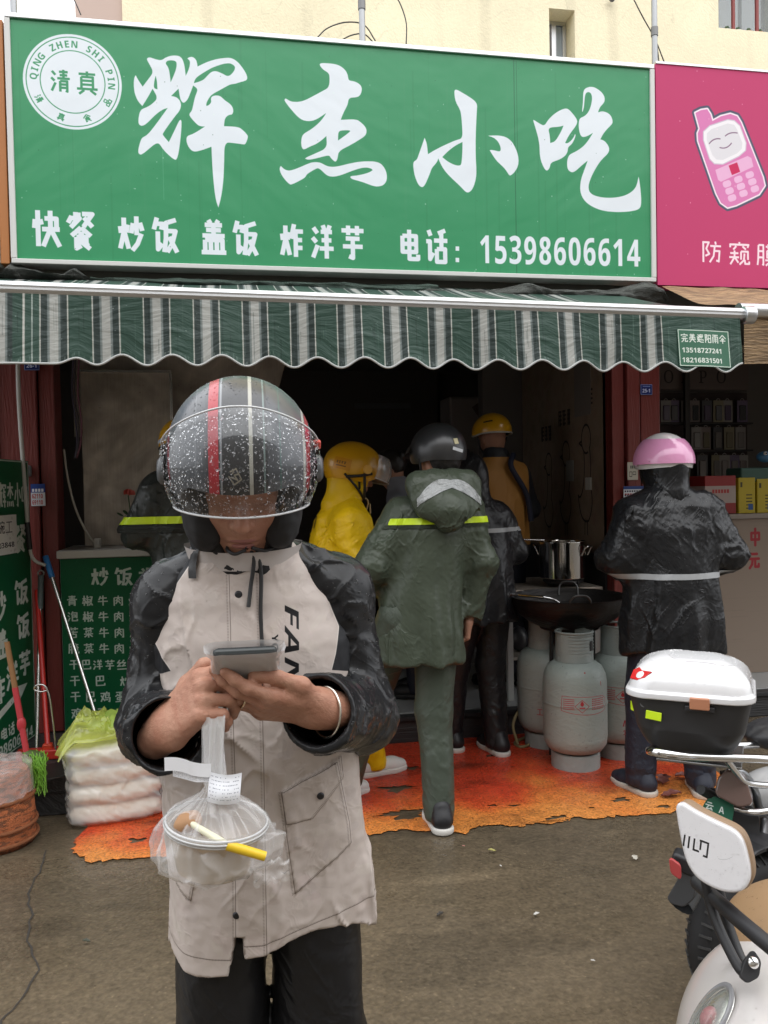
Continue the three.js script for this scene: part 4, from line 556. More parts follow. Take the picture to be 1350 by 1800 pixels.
// ---------------------------------------------------------------- gas cylinders, wok, pot, table
{
  const gtex = (kind) => canvasTex(1024, 512, (g, w, h) => { // print band of a cylinder; u = 0.5 faces the street
    g.fillStyle = '#98a19c'; g.fillRect(0, 0, w, h); for (let i = 0; i < 26; i++) { g.fillStyle = `rgba(92,60,38,${.1 + rnd() * .25})`; g.beginPath(); g.ellipse(rnd() * w, rnd() < .5 ? h - rnd() * 60 : h * .455 + rr(-8, 8), rr(2, 14), rr(1, 5), 0, 0, 7); g.fill(); }
    for (let i = 0; i < 500; i++) { g.fillStyle = `rgba(${rnd() < .5 ? '60,60,55' : '190,195,190'},${rnd() * .12})`; g.beginPath(); g.ellipse(rnd() * w, rnd() * h, rr(1, 9), rr(1, 9), 0, 0, 7); g.fill(); }
    for (let i = 0; i < 40; i++) { g.fillStyle = `rgba(70,60,50,${.2 + rnd() * .3})`; g.fillRect(rnd() * w, rnd() * h, rr(1, 4), rr(3, 14)); }
    const c = '#a8343a'; g.strokeStyle = c; g.fillStyle = c; g.lineWidth = 2.5;
    const X = kind === 1 ? 60 : kind === 2 ? -40 : 0;
    g.beginPath(); g.moveTo(378 + X, 168); g.lineTo(600 + X, 172); g.lineTo(626 + X, 190); g.lineTo(628 + X, 250); g.lineTo(600 + X, 262); g.quadraticCurveTo(500 + X, 282, 372 + X, 250); g.closePath(); g.stroke();
    g.save(); g.translate(478 + X, 222); g.rotate(PI / 4); g.strokeRect(-25, -25, 50, 50); g.restore(); g.beginPath(); g.moveTo(478 + X, 192); g.quadraticCurveTo(496 + X, 214, 478 + X, 222); g.quadraticCurveTo(460 + X, 214, 478 + X, 192); g.fill(); g.fillRect(464 + X, 226, 28, 7);
    for (let r = 0; r < 6; r++) for (let i = 0; i < 9; i++) { g.fillRect(384 + X + i * 6.3, 182 + r * 11, 5, 5); g.fillRect(530 + X + i * 9, 182 + r * 11, 6, 6); }
    if (kind === 2) { g.fillStyle = '#9c2a31'; g.font = 'italic bold 50px sans-serif'; g.fillText('MAN', 432, 392, 100); g.strokeStyle = '#9c2a31'; glyphs(g, '容器有限', 440, 412, 38, 42, 6, 5); for (let r = 0; r < 7; r++) for (let i = 0; i < 7; i++) g.fillRect(455 + i * 12, 170 + r * 14, 9, 8); }
    if (kind === 1) { g.strokeStyle = '#a8343a'; glyphs(g, '工上中有品', 380, 345, 34, 40, 6, 4); }
    g.fillStyle = '#a02a2c'; g.fillRect(590, 92, 4, 24); g.beginPath(); g.arc(500, 40, 4, 0, 7); g.fill();
  });
  const prof = [[0, .085], [.1, .086], [.135, .098], [.157, .13], [.1625, .17], [.1625, .335], [.1655, .338], [.1655, .347], [.1625, .35], [.1625, .44], [.156, .485], [.138, .525], [.105, .548], [.08, .552], [0, .555]];
  const paint = (k) => mat('#ffffff', .36, { map: gtex(k), specularIntensity: .6, bumpMap: tiled(blotchTex, 3), bumpScale: .0015 }), plain = mat([.3, .335, .32], .4, { bumpMap: tiled(blotchTex, 3), bumpScale: .0015 });
  const make = (px, py, dz, kind, turn, label) => {
    const c = onY(px, py), o = thing('gas_cylinder', label, 'gas cylinder', [c.x, 0, c.z + dz], turn + Math.atan2(-c.x, -c.z) * 0, 'gas cylinders by the step');
    const body = lathe(prof, 56); { const p = body.attributes.position, uv = body.attributes.uv; for (let i = 0; i < p.count; i++) { uv.setY(i, clamp((p.getY(i) - .09) / .46)); } body.rotateY(0); }
    body.rotateY(PI); part('body', body, paint(kind), o);
    part('foot_ring', lathe([[.118, .085], [.124, .08], [.124, .004], [.127, 0], [.118, 0], [.115, .008], [.112, .085]], 48), plain, o);
    const coll = new THREE.CylinderGeometry(.094, .097, .15, 48, 1, true, PI * .2, PI * 1.75); coll.rotateY(PI * .9); part('collar', [coll.translate(0, .625, 0), moved(new THREE.TorusGeometry(.094, .006, 8, 40, PI * 1.75), 0, .7, 0, PI / 2, 0, .3)], plain, o);
    const ribs = []; for (let i = 0; i < 6; i++) ribs.push(moved(new THREE.TorusGeometry(.0955, .0022, 6, 30, PI * .62), 0, .6 + i * .017, 0, PI / 2, 0, PI * .12)); part('embossed_ribs', ribs, plain, o);
    part('handle_slot', moved(box(.026, .05, .006, 0, 0, 0, .004), Math.sin(.62) * .097, .635, Math.cos(.62) * .097, 0, .62), blackM, o);
    part('valve', [cyl(.018, .016, .06, 0, .553, 0, 14), cyl(.024, .024, .03, 0, .61, 0, 12), moved(cyl(.009, .009, .06, 0, 0, 0, 10), .0, .6, 0, 0, 0, PI / 2)], metal([.55, .4, .2], .4), o);
    return o;
  };
  make(1012, 1346, .0, 0, .02, 'front pale grey gas cylinder with red fire mark');
  make(962, 1308, .0, 1, .1, 'left gas cylinder half hidden under the wok');
  make(1090, 1326, .0, 2, .1, 'right gas cylinder standing by the red pillar');
  const hz = onY(925, 1310); solo('gas_hose', tube([[hz.x - .06, .02, hz.z + .03], [hz.x - .075, .12, hz.z], [hz.x - .02, .19, hz.z - .03], [hz.x + .05, .14, hz.z - .02], [hz.x + .035, .03, hz.z + .02], [hz.x - .05, .012, hz.z + .06], [hz.x - .06, .012, hz.z - .02], [hz.x + .06, .02, hz.z - .1]], .0085, 8, 90), mat([.24, .19, .09], .5), 'yellow brown gas hose looped on the red floor', 'hose');
  solo('gas_hose', tube([at(1015, 1098, 4.3), at(1010, 1085, 4.34), at(985, 1085, 4.5), at(940, 1095, 4.75), at(935, 1060, 4.8)], .008, 8, 40), mat([.55, .38, .05], .45), 'yellow gas hose running from the front cylinder valve', 'hose');
  // steel table with burner
  const T0 = onZ(890, 1060, -4.72), T1 = xR - .03, ty = .83, tb = thing('steel_table', 'steel kitchen table with lower shelf inside the shop', 'table');
  part('table_top', bx(T0.x, T1, ty - .03, ty, -5.35, -4.7, .004), steelM, tb); part('lower_shelf', bx(T0.x + .02, T1 - .02, .4, .42, -5.33, -4.74), steelM, tb);
  for (const [x, z] of [[T0.x + .02, -4.73], [T1 - .03, -4.73], [T0.x + .02, -5.32], [T1 - .03, -5.32]]) part('leg', bx(x - .018, x + .018, floorY + .002, ty - .03, z - .018, z + .018, .003), mat([.42, .42, .4], .4), tb);
  for (let i = 0; i < 5; i++) { const x = T0.x + .14 + i * .11; solo('shelf_bag', moved(grid(20, 12, (u, v) => { const a = u * 2 * PI, p = (v - .5) * PI, r = Math.cos(p); return V(Math.cos(a) * r * .06 * (1 + .3 * N3(Math.cos(a) * 3, v * 3, i)), Math.sin(p) * .08 * (1 + .2 * N3(v * 5, u, i)), Math.sin(a) * r * .07); }, true), x, .5, -4.9), mat([[.03, .03, .035], [.05, .06, .07], [.02, .02, .02], [.08, .09, .1], [.04, .04, .035]][i], .35), ['black bag at the left end of the shelf', 'blue black bag second on the shelf', 'black bag in the middle of the shelf', 'grey bag fourth on the shelf', 'dark bag at the right end of the shelf'][i], 'bag', 'bags on the table shelf'); }
  const pc = at(990, 1024, 5.12), st = thing('burner', 'black gas burner ring under the stock pot', 'burner', [pc.x, ty, pc.z]); part('ring', moved(new THREE.TorusGeometry(.11, .014, 10, 36), 0, .035, 0, PI / 2), blackM, st); for (let i = 0; i < 4; i++) part('prong', moved(box(.13, .02, .012, .065, .03, 0), 0, 0, 0, 0, i * PI / 2 + .4), blackM, st); part('base', cyl(.1, .06, .03, 0, .0, 0), metal([.35, .33, .3], .4), st);
  const pot = thing('stock_pot', 'tall stainless steel stock pot standing behind the wok', 'pot', [pc.x, ty + .05, pc.z]), R = .143, ph = .228;
  part('body', lathe([[0, 0], [R - .01, 0], [R, .008], [R, ph - .004], [R + .006, ph], [R - .002, ph + .001], [R - .004, ph - .01], [R - .004, .012], [0, .006]], 56), metal([.56, .54, .51], .24, { roughnessMap: streakTex }), pot);
  for (const a of [.75, .75 + PI]) { const h = tube([[-.045, -.045, 0], [-.047, 0, .022], [-.04, .012, .035], [.04, .012, .035], [.047, 0, .022], [.045, -.045, 0]], .005, 8); part('handle', moved(h, Math.sin(a) * R, ph - .04, Math.cos(a) * R, 0, a), stainless, pot); }
  const lc = pc.clone(); solo('ladle', [rod([pc.x - .14, ty + .05 + ph + .012, pc.z + .05], [pc.x - .3, ty + .05 + ph + .02, pc.z + .03], .005), moved(new THREE.SphereGeometry(.011, 10, 8), pc.x - .3, ty + ph + .07, pc.z + .03)], stainless, 'thin ladle handle lying across the stock pot rim', 'ladle');
  // wok on its stand
  const wc = at(1000, 1047, 4.52), wk = thing('wok', 'large black iron wok with side loop handles over the cylinders', 'wok', [wc.x, wc.y - .19, wc.z]);
  const wp = []; for (let i = 0; i <= 14; i++) { const t = i / 14; wp.push([.318 * Math.sin(t * PI / 2 * .98), .19 * (1 - Math.cos(t * PI / 2 * .98)) / (1 - Math.cos(PI / 2 * .98))]); } const inn = wp.slice().reverse().map(([x, y]) => [Math.max(0, x - .005), y + .004]);
  part('bowl', lathe([...wp, [.322, .191], ...inn], 64), mat([.022, .02, .019], .42, { metalness: .5, bumpMap: tiled(blotchTex, 4), bumpScale: .003, specularIntensity: .8 }), wk);
  part('burnt_food', moved(grid(36, 6, (u, v) => { const a = u * 2 * PI, r = v * .13 * (1 + .3 * N3(Math.cos(a) * 2, Math.sin(a) * 2, 1)); return V(Math.cos(a) * r, .012 + r * r * 1.9 + .004 * N3(Math.cos(a) * r * 60, Math.sin(a) * r * 60, 2), Math.sin(a) * r); }, true), .02, 0, -.02), mat([.13, .06, .025], .5), wk);
  for (const a of [-.22, 2.75]) part('loop_handle', moved(tube([[-.055, -.03, -.012], [-.05, .02, .004], [-.03, .042, .012], [.03, .042, .012], [.05, .02, .004], [.055, -.03, -.012]], .0055, 8), Math.sin(a) * .309, .185, Math.cos(a) * .309, 0, a), metal([.12, .12, .12], .4), wk);
  solo('spatula', [rod(at(893, 1044, 4.5), at(955, 1050, 4.38), .009), tube([at(955, 1050, 4.38), at(975, 1055, 4.38), at(990, 1066, 4.38)], .007, 8)], chrome, 'chrome cooking spatula resting in the wok', 'spatula');
  const sv = thing('wok_stove', 'dark iron stove frame carrying the wok', 'stove', [wc.x, 0, wc.z]); const sy = wc.y - .165; part('support_ring', moved(new THREE.TorusGeometry(.15, .014, 8, 36), 0, sy, 0, PI / 2), blackM, sv); for (let i = 0; i < 4; i++) { const a = i * PI / 2 + .5, z0 = wc.z + Math.cos(a) * .2 < ZS ? floorY : 0; part('leg', rod([Math.sin(a) * .15, sy, Math.cos(a) * .15], [Math.sin(a) * .17, z0 + .006, Math.cos(a) * .17], .011), blackM, sv); } part('burner_pan', cyl(.08, .11, .08, 0, sy - .12, 0), blackM, sv);
}
// things deeper in the shop
{
  const zf = -7.2, a = onZ(790, 697, zf), b = onZ(908, 697, zf), f = thing('white_cabinet', 'tall pale cabinet at the back of the shop', 'cabinet');
  part('carcass', bx(a.x, b.x + .05, floorY + .004, a.y, zf - .35, zf, .01), mat([.34, .31, .29], .5), f); part('door', bx(a.x + .01, b.x + .04, floorY + .1, a.y - .02, zf + .002, zf + .022, .006), mat([.36, .33, .31], .45), f); part('poster', moved(box(.22, .2, .004), mix(a.x, b.x, .55), a.y - .12, zf + .026, 0, 0, .6), mat([.16, .11, .09], .6), f, 'tilted brown poster');
  const q = onZ(675, 712, -9.1); solo('back_sign', bx(q.x - .32, q.x + .32, q.y - .03, q.y + .03, -9.19, -9.17), mat([.2, .21, .22], .6), 'faint grey plate on the back wall', 'plate');
  const k = onZ(930, 960, -6.4); const kt = thing('prep_table', 'low prep table with pale boxes behind the pot', 'table'); part('table_top', bx(k.x - .55, k.x + .5, .84, .87, -6.7, -6.2), steelM, kt); for (const x of [k.x - .5, k.x + .45]) part('leg', bx(x - .02, x + .02, floorY + .002, .84, -6.5, -6.46), steelM, kt);
  for (const [dx, w, h, l, c] of [[-.25, .22, .1, 'pale lunch box stack on the prep table', [.3, .29, .27]], [.05, .16, .16, 'grey tin on the prep table', [.16, .15, .14]], [.28, .18, .08, 'white tray at the right end of the prep table', [.35, .34, .33]]]) { const o = thing('food_box', l, 'box', [k.x + dx, .871, -6.4]); part('tub', box(w, h, .16, 0, h / 2, 0, .01), mat(c, .5), o); part('lid', box(w + .012, .012, .17, 0, h + .007, 0, .004), mat(c, .4), o); }
}
// ---------------------------------------------------------------- phone shop next door
{
  const zb = -6.1, x0 = onZ(1160, 800, ZF).x, P = (a, b, z = zb) => onZ(a, b, z);
  struct('phone_shop_back_wall', bx(x0 - .6, x0 + 3.2, 0, 3.2, zb - .2, zb - .08), darkWall); struct('phone_shop_right_wall', bx(x0 + 2.2, x0 + 2.3, 0, 2.8, zb, ZF), darkWall);
  const s0 = P(1155, 640), s1 = P(1312, 686), sg = thing('wall_sign', 'dim beige sign with thin capital letters in the phone shop', 'sign'); const sm = canvasTex(512, 160, (g, w, h) => { g.fillStyle = '#6d605c'; g.fillRect(0, 0, w, h); g.fillStyle = '#1c1512'; g.font = '84px serif'; [...'OPPO'].forEach((c, i) => g.fillText(c, 22 + i * 100, 128)); });
  const sgb = bx(s0.x, s1.x, s1.y, s0.y + .1, zb - .02, zb + .03); part('panel', planeUV(sgb, s0.x, s1.x, s1.y, s0.y + .06), mat('#ffffff', .6, { map: sm }), sg);
  const rk = thing('display_rack', 'dark slat wall rack holding phone cases', 'rack'); const r0 = P(1150, 690), r1 = P(1318, 860); part('backboard', bx(r0.x, r1.x, r1.y - .1, r0.y, zb - .06, zb - .03), mat([.05, .035, .033], .7), rk); for (const y of [744, 792, 842]) { const q = P(1200, y); part('rail', bx(r0.x, r1.x, q.y - .012, q.y, zb - .028, zb + .05), mat([.03, .03, .03], .5), rk); } { const q = P(1198, 700); part('upright', bx(q.x - .02, q.x + .02, r1.y, r0.y + .4, zb + .06, zb + .09), mat([.04, .035, .033], .5), rk); }
  const cols = [[.3, .28, .27], [.17, .13, .22], [.33, .31, .3], [.24, .2, .19], [.1, .1, .11], [.28, .25, .17]], grp = 'phone case packs on the rack';
  [[704, 742, [1170, 1184, 1206, 1221, 1242, 1262, 1278, 1304]], [751, 790, [1224, 1240, 1261, 1281, 1301]], [800, 842, [1234, 1258, 1273, 1290, 1305]]].forEach(([ya, yb, xs], r) => xs.forEach((px, i) => { const a = P(px - 9, ya, zb + .03), b = P(px + 9, yb, zb + .03), o = thing('phone_case_pack', ['first', 'second', 'third', 'fourth', 'fifth', 'sixth', 'seventh', 'eighth'][i] + ' hanging phone case pack from the left in the ' + ['top', 'middle', 'bottom'][r] + ' rack row', 'package', [(a.x + b.x) / 2, b.y, zb + .035], rr(-.15, .15), grp); const w = b.x - a.x, h = a.y - b.y; part('card', box(w, h, .004, 0, h / 2, 0), mat(cols[(i + r * 2) % 6], .5), o); part('case', box(w * .62, h * .7, .012, 0, h * .42, .009, .008), mat(cols[(i * 3 + r + 1) % 6].map((k) => k * .7), .2), o); part('hanger', moved(new THREE.TorusGeometry(w * .16, .003, 6, 14, PI), 0, h, 0), mat([.35, .33, .32], .4), o); }));
  // counter with boxes
  const zc = -5.0, c0 = P(1228, 912, zc), ct = thing('phone_counter', 'beige front sales counter with red painted characters', 'counter'); const cy = P(1320, 912, zc).y, cm = canvasTex(1024, 512, (g, w, h) => { g.fillStyle = '#8e7f72'; g.fillRect(0, 0, w, h); g.strokeStyle = '#9c1f2c'; g.lineCap = 'round'; const m = (a, b) => { const q = P(a, b, zc); return [(q.x - c0.x) / 2 * w, (cy - q.y) / (cy - floorY) * h]; }; const [u, v] = m(1319, 930), [s, t] = m(1336, 958); glyph(g, '中', u, v, s - u, t - v, 9); const [u2, v2] = m(1317, 972), [s2, t2] = m(1334, 998); glyph(g, '元', u2, v2, s2 - u2, t2 - v2, 9); for (let i = 0; i < 200; i++) { g.fillStyle = `rgba(60,45,40,${rnd() * .08})`; g.fillRect(rnd() * w, rnd() * h, rr(20, 120), rr(1, 3)); } });
  const fg = bx(c0.x, c0.x + 2, floorY + .004, cy, zc - .5, zc); part('front', planeUV(fg, c0.x, c0.x + 2, floorY, cy), mat('#ffffff', .5, { map: cm }), ct); part('counter_top', bx(c0.x - .02, c0.x + 2.02, cy + .002, cy + .035, zc - .52, zc + .02, .004), mat([.28, .24, .21], .4), ct);
  const bxs = (a, b, c, d, dep, col, name, label, cat, f) => { const q0 = P(a, b, zc - .05), q1 = P(c, d, zc - .05), o = thing(name, label, cat, [(q0.x + q1.x) / 2, cy + .036, zc - .05 - dep / 2]); const w = Math.abs(q1.x - q0.x), h = Math.abs(q0.y - q1.y), off = q1.y - (cy + .036); const g = box(w, h, dep, 0, h / 2 + Math.max(0, off), 0, .004); planeUV(g, -w / 2, w / 2, Math.max(0, off), Math.max(0, off) + h); part('carton', g, f ? mat('#fff', .45, { map: canvasTex(128, 128, f) }) : mat(col, .45), o); return o; };
  const yel = (g, W, H) => { g.fillStyle = '#b6a21d'; g.fillRect(0, 0, W, H); g.fillStyle = '#3c3a10'; g.fillRect(14, 16, 16, 18); for (let i = 0; i < 5; i++) { g.fillRect(58, 60 + i * 12, 46, 4); } g.fillStyle = '#27508c'; g.fillRect(74, 94, 36, 22); };
  bxs(1298, 847, 1328, 909, .2, 0, 'yellow_box', 'yellow carton left of the pair on the phone counter', 'box', yel); bxs(1331, 850, 1362, 909, .2, 0, 'yellow_box', 'yellow carton right of the pair on the phone counter', 'box', yel);
  bxs(1239, 843, 1294, 909, .25, 0, 'red_white_box', 'red and white carton on the phone counter', 'box', (g, W, H) => { g.fillStyle = '#a99a94'; g.fillRect(0, 0, W, H); g.fillStyle = '#8e2222'; g.fillRect(0, 0, W, 34); g.fillRect(0, 92, W, 36); g.fillStyle = '#a33'; for (let i = 0; i < 6; i++) g.fillRect(30 + i * 12, 46, 9, 12); });
  { const q = P(1330, 840, zc - .05), o = thing('green_case', 'dark green case standing on the yellow cartons', 'case', [q.x, q.y, q.z - .1]); part('shell', box(.22, .1, .18, 0, .02, 0, .012), mat([.03, .09, .07], .45), o); const bt = P(1345, 803, zc - .1), t = thing('blue_toy', 'round blue toy with white eyes on the green case', 'toy', [bt.x, bt.y, bt.z]); part('body', new THREE.SphereGeometry(.055, 20, 14).scale(1.1, .7, .9), mat([.05, .18, .35], .4), t); for (const [x, y] of [[-.03, .022], [.012, .002]]) { const e = part('eye', new THREE.SphereGeometry(.013, 12, 8).translate(x, y, .045), mat([.7, .7, .7], .3), t); part('pupil', new THREE.SphereGeometry(.006, 8, 6).translate(x, y, .055), blackM, e); } }
}
// leaves and litter on the ground
for (const [px, py, s, c, l] of [[1166, 1378, .055, [.16, .05, .04], 'red brown fallen leaf beside the far trouser leg'], [1205, 1372, .05, [.2, .07, .06], 'curled reddish leaf between the trouser legs'], [1180, 1404, .05, [.15, .045, .035], 'dark red leaf at the edge of the paint'], [1116, 1513, .018, [.5, .47, .4], 'small pale scrap of paper on the concrete'], [774, 1613, .016, [.03, .025, .02], 'tiny dark leaf crumb on the concrete'], [1042, 1694, .008, [.5, .48, .45], 'tiny white crumb near the lower edge'], [865, 1500, .016, [.35, .32, .1], 'tiny yellowish leaf scrap by the paint edge'], [943, 1612, .012, [.5, .48, .44], 'small whitish crumb in the open concrete'], [880, 1526, .006, [.55, .53, .5], 'tiny white crumb below the yellowish scrap'], [815, 1491, .006, [.5, .2, .18], 'tiny reddish crumb by the paint edge'], [152, 1660, .014, [.04, .045, .03], 'dark leaf scrap on the concrete at lower left']]) {
  const q = onY(px, py); solo('ground_litter', moved(grid(14, 8, (u, v) => { const w = Math.sin(u * PI) ** .8; return V((u - .5) * 2 * s, .012 * s / .05 * (1 + Math.sin(u * 5) * .5 + (v - .5) ** 2 * 3) + .002, (v - .5) * w * s * (1.1 + .3 * Math.sin(u * 19))); }), q.x, .006, q.z, 0, px * .37, 0), mat(c, .55), l, s > .03 ? 'leaf' : 'litter');
}
// ---------------------------------------------------------------- bodies: distance fields meshed with surface nets
function nets(sdf, min, max, h, slack = 0) {
  const n = [0, 1, 2].map((k) => Math.ceil((max[k] - min[k]) / h) + 1), [nx, ny, nz] = n, val = new Float32Array(nx * ny * nz), B = 4, rad = B * h * .9;
  for (let k = 0; k < nz; k += B) for (let j = 0; j < ny; j += B) for (let i = 0; i < nx; i += B) {
    const c = sdf(min[0] + (i + 1.5) * h, min[1] + (j + 1.5) * h, min[2] + (k + 1.5) * h), far = Math.abs(c) > rad * 1.25 + slack;
    for (let z = k; z < Math.min(k + B, nz); z++) for (let y = j; y < Math.min(j + B, ny); y++) for (let x = i; x < Math.min(i + B, nx); x++) val[(z * ny + y) * nx + x] = far ? c : sdf(min[0] + x * h, min[1] + y * h, min[2] + z * h);
  }
  const id = new Int32Array(nx * ny * nz).fill(-1), pos = [], ix = [], at3 = (x, y, z) => val[(z * ny + y) * nx + x];
  const E = [[0, 1], [2, 3], [4, 5], [6, 7], [0, 2], [1, 3], [4, 6], [5, 7], [0, 4], [1, 5], [2, 6], [3, 7]];
  for (let z = 0; z < nz - 1; z++) for (let y = 0; y < ny - 1; y++) for (let x = 0; x < nx - 1; x++) {
    const c = [at3(x, y, z), at3(x + 1, y, z), at3(x, y + 1, z), at3(x + 1, y + 1, z), at3(x, y, z + 1), at3(x + 1, y, z + 1), at3(x, y + 1, z + 1), at3(x + 1, y + 1, z + 1)];
    let m = 0; for (let i = 0; i < 8; i++) if (c[i] < 0) m |= 1 << i; if (m === 0 || m === 255) continue;
    let px = 0, py = 0, pz = 0, q = 0; for (const [a, b] of E) if ((c[a] < 0) !== (c[b] < 0)) { const t = c[a] / (c[a] - c[b]); px += (a & 1) + ((b & 1) - (a & 1)) * t; py += (a >> 1 & 1) + ((b >> 1 & 1) - (a >> 1 & 1)) * t; pz += (a >> 2) + ((b >> 2) - (a >> 2)) * t; q++; }
    id[(z * ny + y) * nx + x] = pos.length / 3; pos.push(min[0] + (x + px / q) * h, min[1] + (y + py / q) * h, min[2] + (z + pz / q) * h);
  }
  const I = (x, y, z) => id[(z * ny + y) * nx + x], quad = (a, b, c, d, f) => { if (a < 0 || b < 0 || c < 0 || d < 0) return; f ? ix.push(a, b, c, a, c, d) : ix.push(a, c, b, a, d, c); };
  for (let z = 1; z < nz - 1; z++) for (let y = 1; y < ny - 1; y++) for (let x = 1; x < nx - 1; x++) { const s = at3(x, y, z) < 0;
    if (s !== (at3(x + 1, y, z) < 0)) quad(I(x, y - 1, z - 1), I(x, y, z - 1), I(x, y, z), I(x, y - 1, z), s);
    if (s !== (at3(x, y + 1, z) < 0)) quad(I(x - 1, y, z - 1), I(x - 1, y, z), I(x, y, z), I(x, y, z - 1), s);
    if (s !== (at3(x, y, z + 1) < 0)) quad(I(x - 1, y - 1, z), I(x, y - 1, z), I(x, y, z), I(x - 1, y, z), s); }
  const nrm = new Float32Array(pos.length), e = h * .6;
  for (let i = 0; i < pos.length; i += 3) { const [x, y, z] = [pos[i], pos[i + 1], pos[i + 2]], a = sdf(x + e, y, z) - sdf(x - e, y, z), b = sdf(x, y + e, z) - sdf(x, y - e, z), c = sdf(x, y, z + e) - sdf(x, y, z - e), l = Math.hypot(a, b, c) || 1; nrm[i] = a / l; nrm[i + 1] = b / l; nrm[i + 2] = c / l; }
  const g = new THREE.BufferGeometry(); g.setAttribute('position', new THREE.Float32BufferAttribute(pos, 3)); g.setAttribute('normal', new THREE.BufferAttribute(nrm, 3)); g.setAttribute('uv', new THREE.BufferAttribute(new Float32Array(pos.length / 3 * 2), 2)); g.setIndex(ix);
  return g;
}
const smin = (a, b, k) => { const h = Math.max(k - Math.abs(a - b), 0) / k; return Math.min(a, b) - h * h * k * .25; };
const smax = (a, b, k) => -smin(-a, -b, k);
function cap(a, b, ra, rb) { // tapered capsule; returns distance function
  const ax = a[0], ay = a[1], az = a[2], dx = b[0] - ax, dy = b[1] - ay, dz = b[2] - az, L = dx * dx + dy * dy + dz * dz || 1e-9;
  return (x, y, z) => { const px = x - ax, py = y - ay, pz = z - az, t = Math.min(1, Math.max(0, (px * dx + py * dy + pz * dz) / L)), qx = px - dx * t, qy = py - dy * t, qz = pz - dz * t; return Math.sqrt(qx * qx + qy * qy + qz * qz) - ra - (rb - ra) * t; };
}
const ell = (cx, cy, cz, rx, ry, rz, m) => { const k = Math.min(rx, ry, rz); return (x, y, z) => { let u = x - cx, v = y - cy, w = z - cz; if (m) [u, v, w] = m(u, v, w); const q = Math.sqrt((u / rx) ** 2 + (v / ry) ** 2 + (w / rz) ** 2); return (q - 1) * k; }; };
// stacked ellipses: rows [y, cx, cz, a, b]
function rings(rows, k0 = 1) {
  return (x, y, z) => { let i = 0; const n = rows.length; while (i < n - 2 && y > rows[i + 1][0]) i++; const A = rows[i], B = rows[i + 1], t0 = (y - A[0]) / (B[0] - A[0]), t = clamp(t0), s = t * t * (3 - 2 * t), w = .5 * t + .5 * s, cx = mix(A[1], B[1], w), cz = mix(A[2], B[2], w), a = mix(A[3], B[3], w), b = mix(A[4], B[4], w), u = (x - cx) / a, v = (z - cz) / b, q = Math.sqrt(Math.sqrt(u ** 4 + v ** 4 + 1.5 * u * u * v * v)), d = (q - 1) * Math.min(a, b), e = Math.max(rows[0][0] - y, y - rows[n - 1][0]); return smax(d, e, .02); };
}
// cloth relief: creases and drapes in metres
function drape(x, y, z, s, amp) { // soft hanging folds plus a few sharp standing creases
  const m = sst(-.12, .3, N3(x * 4.3 + s * 1.7, y * 3.1 + s, z * 4.3)), c1 = 1 - Math.min(1, Math.abs(N3(x * 7 + y * 2.5 + s, y * 3.1 - x * 2, z * 7 + s)) * 7), c2 = 1 - Math.min(1, Math.abs(N3(x * 15 - y * 5 + s, y * 8 + x * 5, z * 15)) * 6);
  return amp * (.75 * N3(x * 8 + s, y * 1.9, z * 8) + .3 * N3(x * 14, y * 7 + s, z * 14) - m * .42 * c1 * c1 - m * .2 * c2 * c2 + .06 * N3(x * 60, y * 60, z * 60));
}
function ringFolds(a, b, s, amp) { const d = [b[0] - a[0], b[1] - a[1], b[2] - a[2]], L = Math.hypot(...d); return (x, y, z) => { const t = ((x - a[0]) * d[0] + (y - a[1]) * d[1] + (z - a[2]) * d[2]) / (L * L), w = N3(x * 11 + s, y * 11, z * 11); const c = 1 - Math.min(1, Math.abs(N3(x * 13 + s, y * 17, z * 13)) * 6); return amp * (Math.sin(t * L * 70 + w * 6 + s) * .4 * sst(-.1, .25, N3(x * 6, y * 6 + s, z * 6)) - .55 * c * c) * clamp(.35 + t); }; }

const clothBump = (s) => ({ bumpMap: tiled(clothTex, s * .6), bumpScale: .007 }), skin = mat([.40, .215, .145], .5, { specularIntensity: .5, sheen: .15, sheenColor: lin(.6, .3, .2) }), skinDark = mat([.33, .17, .115], .52, { specularIntensity: .5 });
const hairM = mat([.012, .010, .009], .45);
